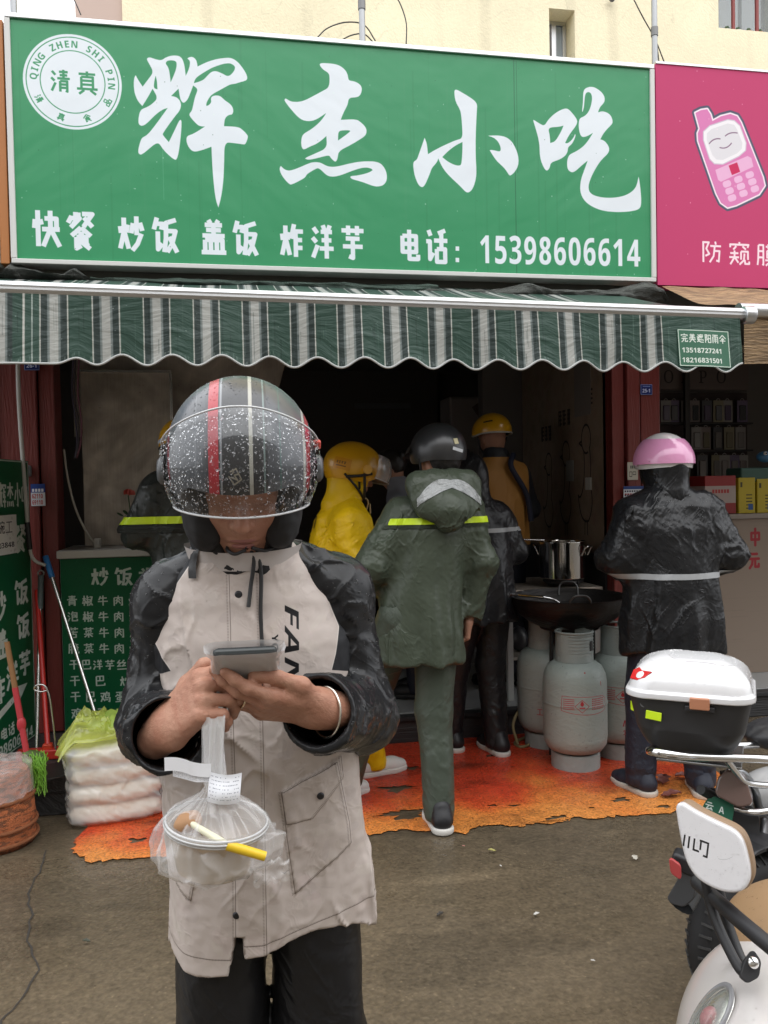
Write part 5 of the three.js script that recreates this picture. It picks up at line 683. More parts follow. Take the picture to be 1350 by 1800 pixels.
// hand: wrist o, finger direction F, palm facing N, thumb side T; curls per finger in radians at three joints
function handParts(o, F, N, curls, thumb, s = 1, splay = .12) {
  const f = V(...F).normalize(), n = V(...N), t = V(); n.addScaledVector(f, -n.dot(f)).normalize(); t.crossVectors(n, f).normalize(); if (thumb.flip) t.negate();
  const P = (a, b, c) => [o[0] + (f.x * a + t.x * b + n.x * c) * s, o[1] + (f.y * a + t.y * b + n.y * c) * s, o[2] + (f.z * a + t.z * b + n.z * c) * s];
  const palm = [cap(P(-.03, 0, 0), P(.012, 0, 0), .026 * s, .025 * s)], off = [.030, .0105, -.0105, -.029], len = [.074, .082, .076, .06], rad = [.0094, .0098, .0092, .0082], base = [.092, .096, .091, .083], fingers = [];
  for (let i = 0; i < 4; i++) palm.push(cap(P(.012, off[i] * .72, .001), P(base[i] - .006, off[i], 0), .0165 * s, .0125 * s));
  for (let i = 0; i < 4; i++) {
    let a = [base[i], off[i], 0], ang = 0; const sp = (i - 1.5) * -splay * .35, seg = [.46, .30, .24], ch = [];
    for (let j = 0; j < 3; j++) { ang += curls[i][j]; const l = len[i] * seg[j], b = [a[0] + Math.cos(ang) * l, a[1] + Math.sin(sp) * l, a[2] + Math.sin(ang) * l]; ch.push(cap(P(...a), P(...b), rad[i] * (1 - j * .07) * s, rad[i] * (.97 - j * .09) * s)); a = b; }
    fingers.push(ch);
  }
  const [th0, th1, th2] = thumb.pts.map((q) => P(...q)), tb = P(.022, .024, .004); fingers.push([cap(tb, th0, .0155 * s, .0125 * s), cap(th0, th1, .0122 * s, .0105 * s), cap(th1, th2, .0102 * s, .0088 * s)]);
  const all = [...palm]; const d = (x, y, z) => { let p = 1; for (const q of palm) p = smin(p, q(x, y, z), .014); let m = p; for (const ch of fingers) { let c = ch[0](x, y, z); c = smin(c, ch[1](x, y, z), .006); c = smin(c, ch[2](x, y, z), .006); m = smin(m, c, m === p ? .01 : .0035); } return m + .0006 * N3(x * 160, y * 160, z * 160); };
  d.P = P; d.box = () => { const c = P(.07, 0, .02); return [c.map((k) => k - .145 * s), c.map((k) => k + .145 * s)]; }; return d;
}
const relaxed = [[.35, .5, .35], [.4, .55, .4], [.45, .6, .4], [.5, .6, .4]];

// droplets scattered over a mesh
const dropGeo = new THREE.IcosahedronGeometry(1, 2), dropM = mat([1, 1, 1], .02, { transmission: 1, thickness: .01, ior: 1.33, specularIntensity: 1 });
function droplets(mesh, n, r0, r1, parent, accept, name = 'rain_drops', flat = .42) {
  const g = mesh.geometry, p = g.attributes.position, nn = g.attributes.normal, ix = g.index ? g.index.array : null, T = (ix ? ix.length : p.count) / 3, cum = new Float32Array(T), A = V(), B = V(), Cc = V(); let sum = 0;
  for (let i = 0; i < T; i++) { const [a, b, c] = ix ? [ix[i * 3], ix[i * 3 + 1], ix[i * 3 + 2]] : [i * 3, i * 3 + 1, i * 3 + 2]; A.fromBufferAttribute(p, a); B.fromBufferAttribute(p, b); Cc.fromBufferAttribute(p, c); sum += B.sub(A).cross(Cc.sub(A)).length(); cum[i] = sum; }
  const list = []; let guard = 0;
  while (list.length < n && guard++ < n * 12) { const r = rnd() * sum; let lo = 0, hi = T - 1; while (lo < hi) { const m = (lo + hi) >> 1; cum[m] < r ? lo = m + 1 : hi = m; } const k = ix ? ix[lo * 3] : lo * 3, k1 = ix ? ix[lo * 3 + 1] : lo * 3 + 1, k2 = ix ? ix[lo * 3 + 2] : lo * 3 + 2; let u = rnd(), v = rnd(); if (u + v > 1) { u = 1 - u; v = 1 - v; }
    const q = V(0, 0, 0).fromBufferAttribute(p, k).multiplyScalar(1 - u - v).add(V(0, 0, 0).fromBufferAttribute(p, k1).multiplyScalar(u)).add(V(0, 0, 0).fromBufferAttribute(p, k2).multiplyScalar(v)), m = V(0, 0, 0).fromBufferAttribute(nn, k); if (accept && !accept(q, m)) continue; list.push([q, m]); }
  const im = new THREE.InstancedMesh(dropGeo, dropM, list.length), Q = new THREE.Quaternion(), M = new THREE.Matrix4(); list.forEach(([q, m], i) => { const r = r0 + (r1 - r0) * rnd() ** 3; Q.setFromUnitVectors(V(0, 1, 0), m); M.compose(q, Q, V(r, r * flat, r * rr(.9, 1.15))); im.setMatrixAt(i, M); });
  im.name = name; im.userData.kind = 'stuff'; im.castShadow = im.receiveShadow = true; parent.add(im); return im;
}
// open-face helmet shell, local frame: y up, z to the face. rim(phi) = polar angle where the shell ends
function helmetShell(rx, ry, rz, rim, th = .012, nu = 72, nv = 36) {
  const f = (k) => (u, v) => { const ph = u * 2 * PI, te = v * rim(ph), s = Math.sin(te); return V(Math.sin(ph) * s * (rx - k), Math.cos(te) * (ry - k), Math.cos(ph) * s * (rz - k)); };
  const o = grid(nu, nv, f(0), true), i = grid(nu, 14, f(th), true), e = grid(nu, 1, (u, v) => f(v ? th : 0)(u, 1), true);
  const uv = o.attributes.uv, p = o.attributes.position; for (let k = 0; k < p.count; k++) uv.setXY(k, .5 + p.getX(k) / (2.1 * rx), .5 + Math.atan2(p.getZ(k) / rz, Math.max(1e-5, 0) + p.getY(k) / ry) / (2 * PI));
  return { outer: o, liner: merge([i]), edge: e };
}
// a standing figure seen mostly in rain gear. Local frame: feet at y = 0, facing +z
function figure(o) {
  const { k = 1, lean = 0, side = 0 } = o, S = (a) => a.map((q) => q * k), g = thing('person', o.label, 'person', o.pos, o.turn, o.group);
  const hipY = .9, cz = (y) => Math.max(0, y - hipY) * lean, cx = (y) => Math.max(0, y - hipY) * side, J = (x, y, z) => S([x + cx(y), y, z + cz(y)]);
  const sd = o.seed ?? 1;
  const feet = o.feet ?? [[-.1, 0, .0], [.1, 0, .0]]; // x, z, yaw
  const arms = o.arms; // [[elbow],[wrist]] left (-x) then right (+x)
  const shY = o.shoulderY ?? 1.345, shW = o.shoulderW ?? .165;
  // head
  const hc = J(o.headX ?? 0, o.headY ?? 1.57, (o.headZ ?? .03)), hp = o.headPitch ?? .15, hyaw = o.headYaw ?? 0, ch = Math.cos(hp), sh = Math.sin(hp), cy = Math.cos(hyaw), sy = Math.sin(hyaw);
  const toHead = (u, v, w) => { const a = u * cy - w * sy, b = u * sy + w * cy; return [a, v * ch + b * sh, -v * sh + b * ch]; };
  const headSDF = (() => { const sk = ell(0, .02, -.005, .076 * k, .105 * k, .094 * k), jaw = ell(0, -.055, .03, .055 * k, .06 * k, .06 * k), nose = cap([0, .012 * k, .088 * k], [0, -.022 * k, .108 * k], .008 * k, .013 * k), ear = [ell(-.078 * k, -.012, -.005, .01, .03 * k, .02), ell(.078 * k, -.012, -.005, .01, .03 * k, .02)], brow = cap([-.035 * k, .03 * k, .08 * k], [.035 * k, .03 * k, .08 * k], .014, .014), lip = cap([-.018 * k, -.055 * k, .088 * k], [.018 * k, -.055 * k, .088 * k], .0075, .0075), chin = ell(0, -.095 * k, .055 * k, .028, .022, .024), e1 = ell(-.031 * k, .008, .096 * k, .016, .009, .012), e2 = ell(.031 * k, .008, .096 * k, .016, .009, .012);
    return (x, y, z) => { const [u, v, w] = toHead(x - hc[0], y - hc[1], z - hc[2]); let d = smin(sk(u, v, w), jaw(u, v, w), .04); d = smin(d, brow(u, v, w), .02); d = smin(d, chin(u, v, w), .02); d = smin(d, nose(u, v, w), .014); d = smin(d, lip(u, v, w), .008); d = smax(d, -e1(u, v, w), .012); d = smax(d, -e2(u, v, w), .012); return Math.min(smin(d, ear[0](u, v, w), .01), smin(d, ear[1](u, v, w), .01)); }; })();
  const neck = cap(J(0, 1.38, 0), [hc[0], hc[1] - .05 * k, hc[2] - .02], .058 * k, .055 * k), shoulders = [J(-shW, shY, 0), J(shW, shY, 0)];
  const fore = arms.map(([e, w], i) => ({ s: shoulders[i], e: J(...e), w: J(...w) }));
  const core = [cap(J(0, .95, 0), J(0, 1.3, 0), .09 * k, .09 * k), cap(J(-.12, 1.33, 0), J(.12, 1.33, 0), .045 * k, .045 * k), neck, ...fore.flatMap((a) => [cap(a.s, a.e, .045 * k, .038 * k), cap(a.e, a.w, .037 * k, .025 * k)]), ...feet.flatMap(([fx, fz], i) => [cap(S([i ? .09 : -.09, .88, 0]), S([mix(i ? .09 : -.09, fx, .5), .48, fz * .5 + (o.knee ?? .02)]), .075 * k, .05 * k), cap(S([mix(i ? .09 : -.09, fx, .5), .48, fz * .5 + (o.knee ?? .02)]), S([fx, .08, fz]), .048 * k, .035 * k)])];
  const handsD = []; (o.hands ?? []).forEach((h) => { if (h) handsD.push(handParts(fore[h.side].w, h.F, h.N, h.curls ?? relaxed, h.thumb ?? { pts: [[.045, .045, .012], [.065, .05, .03], [.075, .045, .045]], flip: h.flip }, .95 * k)); });
  { const sdf = (x, y, z) => { let d = headSDF(x, y, z); for (const c of core) d = smin(d, c(x, y, z), .03); return d; };
    const bodyG = nets(sdf, [-.6, .04, -.55], [.6, (hc[1] - .13), .65], .02), headG = nets((x, y, z) => smin(headSDF(x, y, z), neck(x, y, z), .03), [hc[0] - .13, hc[1] - .16, hc[2] - .15], [hc[0] + .13, hc[1] + .17, hc[2] + .16], .005);
    const gs = [bodyG, headG]; handsD.forEach((h) => { const [a, b] = h.box(); gs.push(nets(h, a, b, .004)); }); part('body', gs, o.skin ?? skinDark, g); }
  // coat
  const c = o.coat, R = c.r ?? 1, hem = c.hem, rows = [[hem, 0, .0, .205 * R, .155 * R], [.8, 0, 0, .195 * R, .15 * R], [.95, 0, 0, .185 * R, .142 * R], [1.1, 0, 0, .188 * R, .14 * R], [1.25, 0, 0, .2 * R, .138 * R], [1.36, 0, 0, .19 * R, .118 * R], [1.42, 0, 0, .125 * R, .095 * R], [1.47, 0, .0, .085, .085], [1.52, 0, .01, .075, .078]].map(([y, x, z, a, b]) => [y * k, (x + cx(y)) * k, (z + cz(y)) * k, a * k, b * k]).filter((r, i, all) => i === 0 || r[0] > all[0][0] + .02);
  const torso = rings(rows), sl = fore.map((a, i) => { const dx = a.w[0] - a.e[0], dy = a.w[1] - a.e[1], dz = a.w[2] - a.e[2], L = Math.hypot(dx, dy, dz), cu = c.cuff ?? .02, ce = [a.w[0] - dx / L * cu, a.w[1] - dy / L * cu, a.w[2] - dz / L * cu]; return { u: cap(a.s, a.e, .07 * k * (c.arm ?? 1), .068 * k * (c.arm ?? 1)), l: cap(a.e, a.w, .068 * k * (c.arm ?? 1), .05 * k * (c.arm ?? 1)), end: ce, dir: [dx / L, dy / L, dz / L], f1: ringFolds(a.s, a.e, sd + i, c.fold ?? .006), f2: ringFolds(a.e, a.w, sd + i + 4, c.fold ?? .006), ax: a }; });
  const coatSDF = (x, y, z) => { let d = torso(x, y, z), t = d; for (const s of sl) { let q = smin(s.u(x, y, z), s.l(x, y, z), .03); q = smax(q, (x - s.end[0]) * s.dir[0] + (y - s.end[1]) * s.dir[1] + (z - s.end[2]) * s.dir[2] - .0, .01) ; if (q < .05) q += s.f1(x, y, z) * .6 + s.f2(x, y, z) * .5; d = smin(d, q, .07); } if (d < .05 && d > -.05) { d += drape(x, y, z, sd, c.drape ?? .013); const a = Math.atan2(x, z - cz(y / k) * k); d += .007 * sst(1.2, .75, y) * Math.sin(a * 7 + 2.5 * N3(a * 2, y * 3, sd)); } return d; };
  const cg = uvSkew(nets(coatSDF, S([-.62, hem - .03, -.55]), S([.62, 1.56, .66]), c.h ?? .0115, .03)), coat = part('raincoat', cg, c.mat, g);
  // trousers
  const tr = feet.map(([fx, fz], i) => { const hip = S([i ? .085 : -.085, .9, 0]), kn = S([mix(i ? .085 : -.085, fx, .52), .48, fz * .5 + (o.knee ?? .02)]), an = S([fx, .07, fz]); return [cap(hip, kn, .098 * k * (o.leg ?? 1), .078 * k * (o.leg ?? 1)), cap(kn, an, .077 * k * (o.leg ?? 1), .064 * k * (o.leg ?? 1)), ringFolds(kn, an, sd + i * 3, .008)]; });
  part('trousers', uvSkew(nets((x, y, z) => { let d = 1; for (const [a, b, f] of tr) { let q = smin(a(x, y, z), b(x, y, z), .03); if (Math.abs(q) < .05) q += f(x, y, z) * .8; d = smin(d, q, .02); } d = smax(d, .035 * k - y, .01); if (Math.abs(d) < .05) d += drape(x, y, z, sd + 7, .008); return d; }, S([-.45, .02, -.5]), S([.45, Math.min(1.05, hem + .25), .5]), .0125, .03)), o.trousers, g);
  feet.forEach(([fx, fz, yaw], i) => { const q = part('shoe', nets((x, y, z) => { let d = smin(cap([0, .055, -.05], [0, .042, .1], .043, .036)(x, y, z), cap([0, .04, .1], [0, .035, .15], .037, .03)(x, y, z), .03); d = smin(d, cap([0, .06, -.05], [0, .1, -.03], .04, .042)(x, y, z), .02); d = smax(d, .022 - y, .006); return d; }, [-.07, 0, -.13], [.07, .16, .22], .007), o.shoe, g), so = part('sole', nets((x, y, z) => smax(smin(cap([0, .02, -.05], [0, .02, .1], .049, .043)(x, y, z), cap([0, .02, .1], [0, .02, .15], .043, .034)(x, y, z), .03), Math.abs(y - .017) - .015, .006), [-.07, -.005, -.13], [.07, .05, .22], .007), o.sole, q); q.position.set(...S([fx, .0, fz])); q.rotation.y = yaw; });
  return { g, coat, coatSDF, hc, fore, J, S, k, headFrame(obj) { obj.position.set(...hc); obj.rotation.order = 'YXZ'; obj.rotation.set(hp, hyaw, 0); g.add(obj); return obj; }, toHead };
}
// horizontal band on the coat, following its surface: angles in the local frame (0 = +z)
function coatBand(F, y0, y1, a0, a1, slope = 0, off = .004, cy0 = 0, cz0 = 0) {
  const n = 60; return grid(n, 2, (u, v) => { const a = mix(a0, a1, u), y = mix(y0, y1, v) + slope * (u - .5); let lo = .0, hi = .55; const dx = Math.sin(a), dz = Math.cos(a); for (let i = 0; i < 22; i++) { const m = (lo + hi) / 2; F.coatSDF(cy0 + dx * m, y, cz0 + dz * m) < 0 ? lo = m : hi = m; } return V(cy0 + dx * (hi + off), y, cz0 + dz * (hi + off)); });
}
// ---------------------------------------------------------------- the waiting riders
const rimHalf = (front, side, back) => (ph) => { const c = Math.cos(ph); return c > 0 ? mix(side, front, c * c) : mix(side, back, c * c); };
function addHelmet(F, o) {
  const h = new THREE.Group(); h.name = 'helmet'; const k = F.k, s = helmetShell(o.rx ?? .124, o.ry ?? .125, o.rz ?? .142, o.rim ?? rimHalf(1.45, 1.95, 2.0));
  const shell = part('shell', [s.outer, s.edge], o.mat, h); part('liner', s.liner, blackM, h);
  if (o.label) h.userData.label = o.label;
  if (o.trim) { const t = []; const R = o.rim ?? rimHalf(1.45, 1.95, 2.0); for (let i = 0; i <= 60; i++) { const ph = i / 60 * 2 * PI, te = R(ph), q = Math.sin(te); t.push(V(Math.sin(ph) * q * (o.rx ?? .124), Math.cos(te) * (o.ry ?? .125), Math.cos(ph) * q * (o.rz ?? .142))); } part('rim_trim', tube(t, .006, 6, 120), o.trim, h); }
  if (o.extra) o.extra(h, shell);
  part('chin_strap', [tube([[-.115, -.03, 0], [-.085, -.1, .03], [0, -.15, .05], [.085, -.1, .03], [.115, -.03, 0]], .006, 6)], blackM, h);
  F.headFrame(h); h.translateY(o.dy ?? .035); if (o.tilt) h.rotateX(o.tilt); if (o.roll) h.rotateZ(o.roll); return h;
}
function addHood(F, m, opt = {}) { // hood pulled over the head
  const [a, b, c] = F.hc, r = opt.r ?? 1;
  part('hood', uvSkew(nets((x, y, z) => { const [u, v, w] = F.toHead(x - a, y - b, z - c); let d = ell(0, .01, -.01, .108 * r, .142 * r, .125 * r)(u, v, w); d = smin(d, cap([a, b - .06, c - .02], [F.S([0, 1.4, 0])[0] + F.J(0, 1.42, 0)[0], F.J(0, 1.42, 0)[1], F.J(0, 1.42, 0)[2]], .085, .105)(x, y, z), .05); d = smax(d, w - .075, .02); if (opt.top) d = smax(d, v - opt.top, .01); if (Math.abs(d) < .04) d += drape(x, y, z, 31, .009); return d; }, [a - .22, b - .28, c - .25], [a + .22, b + .2, c + .22], .008, .03)), m, F.g);
}
const coatBlack = mat([.013, .0135, .015], .28, { specularIntensity: .65, ...clothBump(3.2) }), coatBlack2 = mat([.015, .015, .017], .34, { specularIntensity: .7, ...clothBump(3) }), coatGreen = mat([.055, .068, .048], .36, { specularIntensity: .55, ...clothBump(2.2) }), coatGrey = mat([.03, .034, .031], .34, { specularIntensity: .6, ...clothBump(2.4) }), coatYellow = mat([.74, .47, .008], .38, { specularIntensity: .5, ...clothBump(2.6) });
const navy = mat([.012, .015, .028], .6, clothBump(3)), trGreen = mat([.06, .073, .056], .42, { specularIntensity: .45, ...clothBump(2.2) }), shoeB = mat([.012, .012, .014], .5), soleW = mat([.62, .6, .56], .55), shoeW = mat([.66, .66, .64], .5);
const reflectY = mat([.58, .78, .02], .4), reflectG = mat([.36, .37, .38], .4), hYellow = mat([.66, .34, .008], .3, { clearcoat: .5, clearcoatRoughness: .2 });
{ // black raincoat, pink helmet
  const p = onY(1188, 1398), F = figure({ label: 'rider in black raincoat with white and pink helmet, facing the shop', pos: [p.x, 0, p.z - .02], turn: PI - .08, k: .985, seed: 3, headPitch: .28, headY: 1.555, lean: .06, feet: [[-.125, -.02, -.25], [.15, .04, .35]], knee: .03, arms: [[[-.275, 1.13, -.02], [-.12, 1.06, .24]], [[.275, 1.13, -.02], [.12, 1.06, .24]]], shoulderW: .19, coat: { mat: coatBlack, hem: .68, r: 1.14, arm: 1.15, drape: .026, fold: .014, h: .0105 }, trousers: navy, shoe: navy, sole: mat([.5, .46, .4], .6), leg: 1.1 });
  addHood(F, coatBlack, { r: 1.02, top: .06 });
  part('reflective_strip', coatBand(F, 1.02, 1.046, PI - 1.45, PI + 1.45, 0, .004, 0, .02), reflectG, F.g, 'grey reflective strip around the back');
  addHelmet(F, { mat: mat([.72, .70, .70], .25, { clearcoat: .6, clearcoatRoughness: .1 }), label: 'white helmet with glossy pink shield over the back', dy: .026, tilt: -.32, rx: .13, ry: .134, rz: .147, rim: rimHalf(1.5, 1.85, 1.75), extra: (h) => { part('pink_shield', grid(60, 14, (u, v) => { const a = PI + (u - .5) * 3.5, te = mix(.72, 1.72 - .1 * Math.cos((u - .5) * 2.6), v), q = Math.sin(te), r = 1.04 + .04 * v; return V(Math.sin(a) * q * .13 * r, Math.cos(te) * .134 * r, Math.cos(a) * q * .147 * r); }), mat([.78, .34, .57], .18, { clearcoat: .8, clearcoatRoughness: .05 }), h); for (const s of [-1, 1]) { part('hinge', moved(cyl(.012, .012, .012, 0, -.006, 0, 14), s * .132, -.012, -.01, 0, 0, PI / 2), mat([.7, .5, .6], .3), h); part('screw', moved(new THREE.SphereGeometry(.0045, 8, 6), s * .108, -.0, -.094), blackM, h); } } });
  droplets(F.coat, 900, .0012, .004, F.g, (q, m) => m.z < .3 && m.y > -.1 && q.y > 1.0);
}
{ // olive raincoat, black helmet
  const b = at(742, 1400, 3.6), F = figure({ label: 'rider in olive green raincoat and black helmet with hood hanging back', pos: [b.x, 0, b.z], turn: PI + .12, k: 1.0, seed: 8, lean: .05, side: -.2, headPitch: .22, headYaw: .35, headY: 1.565, feet: [[-.04, -.1, -.1], [.27, .3, .2]], knee: .05, leg: 1.02, arms: [[[-.25, 1.12, -.03], [-.24, .865, .02]], [[.255, 1.12, -.02], [.24, .96, .22]]], hands: [{ side: 0, F: [.05, -1, .15], N: [1, 0, .3], curls: [[.9, 1.2, .7], [.95, 1.2, .7], [1, 1.2, .7], [1, 1.2, .7]], flip: true }], coat: { mat: coatGreen, hem: .7, r: .92, arm: 1.0, drape: .022, fold: .011, h: .0095, cuff: .015 }, trousers: trGreen, shoe: shoeB, sole: soleW });
  // yoke flap with the hood lying on it
  const [cx0, , cz0] = F.J(0, 1.35, 0);
  part('reflective_strip', coatBand(F, 1.298, 1.325, PI - 1.3, PI - .3, -.0, .009, cx0, cz0), reflectY, F.g, 'yellow reflective strip'); part('reflective_strip', coatBand(F, 1.298, 1.325, PI + .3, PI + 1.3, .0, .009, cx0, cz0), reflectY, F.g, 'yellow reflective strip');
  part('yoke_edge', coatBand(F, 1.282, 1.297, PI - 1.35, PI + 1.35, 0, .006, cx0, cz0), coatGreen, F.g);
  const hb = F.J(0, 1.405, -.13), hoodSDF = (x, y, z) => { let d = ell(hb[0], hb[1] - .01, hb[2] + .005, .15, .1, .055, (u, v, w) => [u, v * .92 + w * .38, -v * .38 + w * .92])(x, y, z); d = smin(d, cap([hb[0], hb[1] - .1, hb[2] - .015], [hb[0], hb[1] - .05, hb[2] - .015], .035, .06)(x, y, z), .06); const c = cap([hb[0] - .11, hb[1] + .07, hb[2] + .05], [hb[0] + .11, hb[1] + .07, hb[2] + .05], .05, .05)(x, y, z); d = smin(d, c, .05); if (Math.abs(d) < .04) d += .9 * drape(x * 1.6, y * 1.6, z * 1.6, 5, .014); return d; };
  const hood = part('hood', uvSkew(nets(hoodSDF, [hb[0] - .22, hb[1] - .18, hb[2] - .14], [hb[0] + .22, hb[1] + .16, hb[2] + .16], .007, .03)), coatGreen, F.g);
  part('clear_window', grid(60, 12, (u, v) => { const x = mix(-.145, .145, u), w = .03 + .02 * Math.abs(Math.sin(u * 6.5)), yc = .062 - 3.6 * x * x, y = hb[1] + yc + (v - .5) * 2 * w * .55; let lo = -.3, hi = .1; for (let i = 0; i < 24; i++) { const m = (lo + hi) / 2; hoodSDF(hb[0] + x, y, hb[2] + m) < 0 ? hi = m : lo = m; } return V(hb[0] + x, y, hb[2] + lo - .004 + .003 * N3(u * 12, v * 6, 3)); }), mat([.42, .44, .44], .1, { clearcoat: 1, clearcoatRoughness: .05, bumpMap: tiled(wrinkTex, 2), bumpScale: .004 }), hood, 'shiny clear plastic hood window');
  { const [a, bb, c] = F.hc; part('hair', nets((x, y, z) => { const [u, v, w] = F.toHead(x - a, y - bb, z - c); return smax(smax(ell(0, .02, -.012, .082, .11, .1)(u, v, w), w - .03, .01), -v - .07, .01) + .002 * N3(x * 90, y * 60, z * 90); }, [a - .13, bb - .14, c - .15], [a + .13, bb + .16, c + .14], .006), hairM, F.g); }
  addHelmet(F, { mat: mat([.022, .023, .025], .33, { clearcoat: .4, clearcoatRoughness: .25 }), label: 'glossy black half helmet with pale stickers', dy: .045, tilt: .02, rx: .12, ry: .132, rz: .138, rim: rimHalf(1.45, 1.95, 2.12), extra: (h) => { const st = (ph, te, w, hh, c, rot = 0) => { const q = Math.sin(te), g = box(w, hh, .003, 0, 0, 0, .001), dir = V(Math.sin(ph) * q, Math.cos(te), Math.cos(ph) * q); g.rotateZ(rot); g.applyQuaternion(new THREE.Quaternion().setFromRotationMatrix(new THREE.Matrix4().lookAt(dir, V(0, 0, 0), V(0, 1, 0)))); g.translate(dir.x * .1215, dir.y * .1335, dir.z * .1395); part('sticker', g, mat(c, .35), h); }; st(PI * .98, 1.78, .055, .015, [.5, .52, .54], -.25); st(PI + 1.55, 1.35, .045, .014, [.5, .52, .55], .1); st(PI * .97, 1.5, .022, .026, [.55, .5, .3], .1); part('visor_band', grid(40, 3, (u, v) => { const a = (u - .5) * 2.6, te = 1.25 + v * .22, q = Math.sin(te); return V(Math.sin(a) * q * .133, Math.cos(te) * .128, Math.cos(a) * q * (.15 + v * .02)); }), blackM, h); part('rivet', moved(new THREE.SphereGeometry(.006, 10, 8), -.108, -.012, -.062), metal([.6, .6, .6], .3), h); part('buckle', box(.02, .03, .012, .075, -.115, .035, .004), mat([.5, .03, .03], .4), h); } });
}
{ // yellow raincoat, yellow helmet, turned right
  const b = at(592, 1380, 4.0), F = figure({ label: 'rider in bright yellow raincoat and yellow helmet turned to the right', pos: [b.x, 0, b.z], turn: PI * .55, k: .965, seed: 14, lean: .12, headPitch: .3, headY: 1.58, feet: [[-.1, -.05, 0], [.12, .24, .1]], knee: .05, arms: [[[-.24, 1.14, .06], [-.12, 1.1, .3]], [[.24, 1.14, .06], [.12, 1.1, .3]]], coat: { mat: coatYellow, hem: .72, r: 1.04, arm: 1.1, drape: .03, fold: .014, h: .0105 }, trousers: coatYellow, shoe: shoeW, sole: soleW });
  addHood(F, coatYellow, { r: .9, top: .02 });
  addHelmet(F, { mat: hYellow, label: 'yellow helmet with raised clear visor', rx: .13, ry: .13, rz: .15, dy: .03, rim: rimHalf(1.3, 2.1, 2.25), extra: (h) => { { const e = []; for (let i = 0; i <= 30; i++) { const a = (i / 30 - .5) * 2.5, q = Math.sin(1.95), r = 1.26; e.push(V(Math.sin(a) * q * .125 * r, Math.cos(1.95) * .125 * r + .03, Math.cos(a) * q * .142 * r + .02)); } part('visor_edge', tube(e, .003, 6, 60), mat([.4, .4, .4], .3), h); part('side_strap', [tube([[-.127, -.02, .02], [-.105, -.09, .05], [-.07, -.135, .07]], .007, 6), tube([[-.122, -.05, -.07], [-.1, -.1, .02], [-.07, -.135, .07]], .006, 6)], blackM, h); } part('visor', grid(40, 10, (u, v) => { const a = (u - .5) * 2.5, te = mix(1.15, 1.95, v), q = Math.sin(te), r = 1.1 + .16 * v; return V(Math.sin(a) * q * .125 * r, Math.cos(te) * .125 * r + .03, Math.cos(a) * q * .142 * r + .02); }), mat([.75, .73, .7], .12, { transmission: .7, thickness: 0 }), h); part('hinge_disc', moved(cyl(.022, .022, .01, 0, 0, 0, 18), -.128, .0, .03, 0, 0, PI / 2), mat([.75, .42, .08], .4), h); part('hinge_disc', moved(cyl(.022, .022, .008, 0, 0, 0, 18), .115, .0, .03, 0, 0, PI / 2), mat([.75, .42, .08], .4), h); part('black_trim', tube([[-.118, -.06, -.06], [-.128, -.04, .0], [-.122, -.012, .06]], .008, 6), blackM, h); const pm = canvasTex(256, 128, (g) => { g.fillStyle = '#c98a08'; g.fillRect(0, 0, 256, 128); g.fillStyle = '#2a1d05'; for (let i = 0; i < 4; i++) { g.fillRect(40 + i * 38, 40, 30, 6); g.fillRect(44 + i * 38, 54, 24, 6); g.fillRect(52 + i * 38, 36, 6, 34); } g.font = 'bold 20px sans-serif'; for (let i = 0; i < 9; i++) g.fillRect(44 + i * 17, 84, 12, 12); }); const dg = grid(10, 6, (u, v) => { const a = -PI / 2 - .95 + u * .6, te = 1.82 - v * .42, q = Math.sin(te); return V(Math.sin(a) * q * .1315, Math.cos(te) * .1315, Math.cos(a) * q * .1515); }); part('print', dg, mat('#fff', .35, { map: pm }), h); } });
  part('back_print', coatBand(F, 1.27, 1.33, PI - .1, PI + .12, 0, .004), mat([.05, .04, .01], .5), F.g, 'black printed mark');
  const q = part('hood_cord', tube([F.J(.06, 1.47, .12), F.J(.09, 1.44, .16), F.J(.1, 1.39, .16), F.J(.07, 1.38, .17), F.J(.06, 1.43, .16)], .004, 6), mat([.6, .5, .3], .6), F.g);
}
{ // dark grey raincoat at the counter
  const b = at(346, 1300, 4.12), F = figure({ label: 'rider in dark grey raincoat with yellow strip at the food counter', pos: [b.x, ledgeTop, b.z], turn: PI + .35, k: .95, seed: 21, lean: .08, headPitch: .25, headY: 1.545, arms: [[[-.27, 1.12, .04], [-.14, 1.06, .26]], [[.27, 1.12, .02], [.16, 1.06, .24]]], coat: { mat: coatGrey, hem: .7, r: 1.08, arm: 1.12, drape: .018, fold: .008 }, trousers: trGreen, shoe: shoeB, sole: soleW });
  const [a, bb, c] = F.J(0, 1.42, -.06); part('hood', nets((x, y, z) => { let d = ell(a, bb + .03, c, .15, .075, .12)(x, y, z); if (Math.abs(d) < .04) d += drape(x, y, z, 3, .018); return d; }, [a - .22, bb - .12, c - .2], [a + .22, bb + .18, c + .2], .009, .03), coatGrey, F.g);
  part('cape_edge', coatBand(F, 1.065, 1.10, PI - 1.9, PI + 1.9, 0, .014), coatGrey, F.g); part('reflective_strip', coatBand(F, 1.105, 1.14, PI + .2, PI + 1.75, 0, .01), reflectY, F.g, 'yellow green reflective strip'); part('reflective_strip', coatBand(F, 1.105, 1.14, PI - 1.75, PI - .2, 0, .01), reflectY, F.g, 'yellow green reflective strip');
  addHelmet(F, { mat: hYellow, label: 'orange yellow helmet with dark rim band', dy: .04, trim: blackM, rim: rimHalf(1.35, 1.8, 1.95), extra: (h) => part('pale_band', grid(50, 2, (u, v) => { const a = u * 2 * PI, te = 1.5 + v * .12, q = Math.sin(te); return V(Math.sin(a) * q * .1255, Math.cos(te) * .1265, Math.cos(a) * q * .1435); }), mat([.5, .55, .65], .3), h) });
}
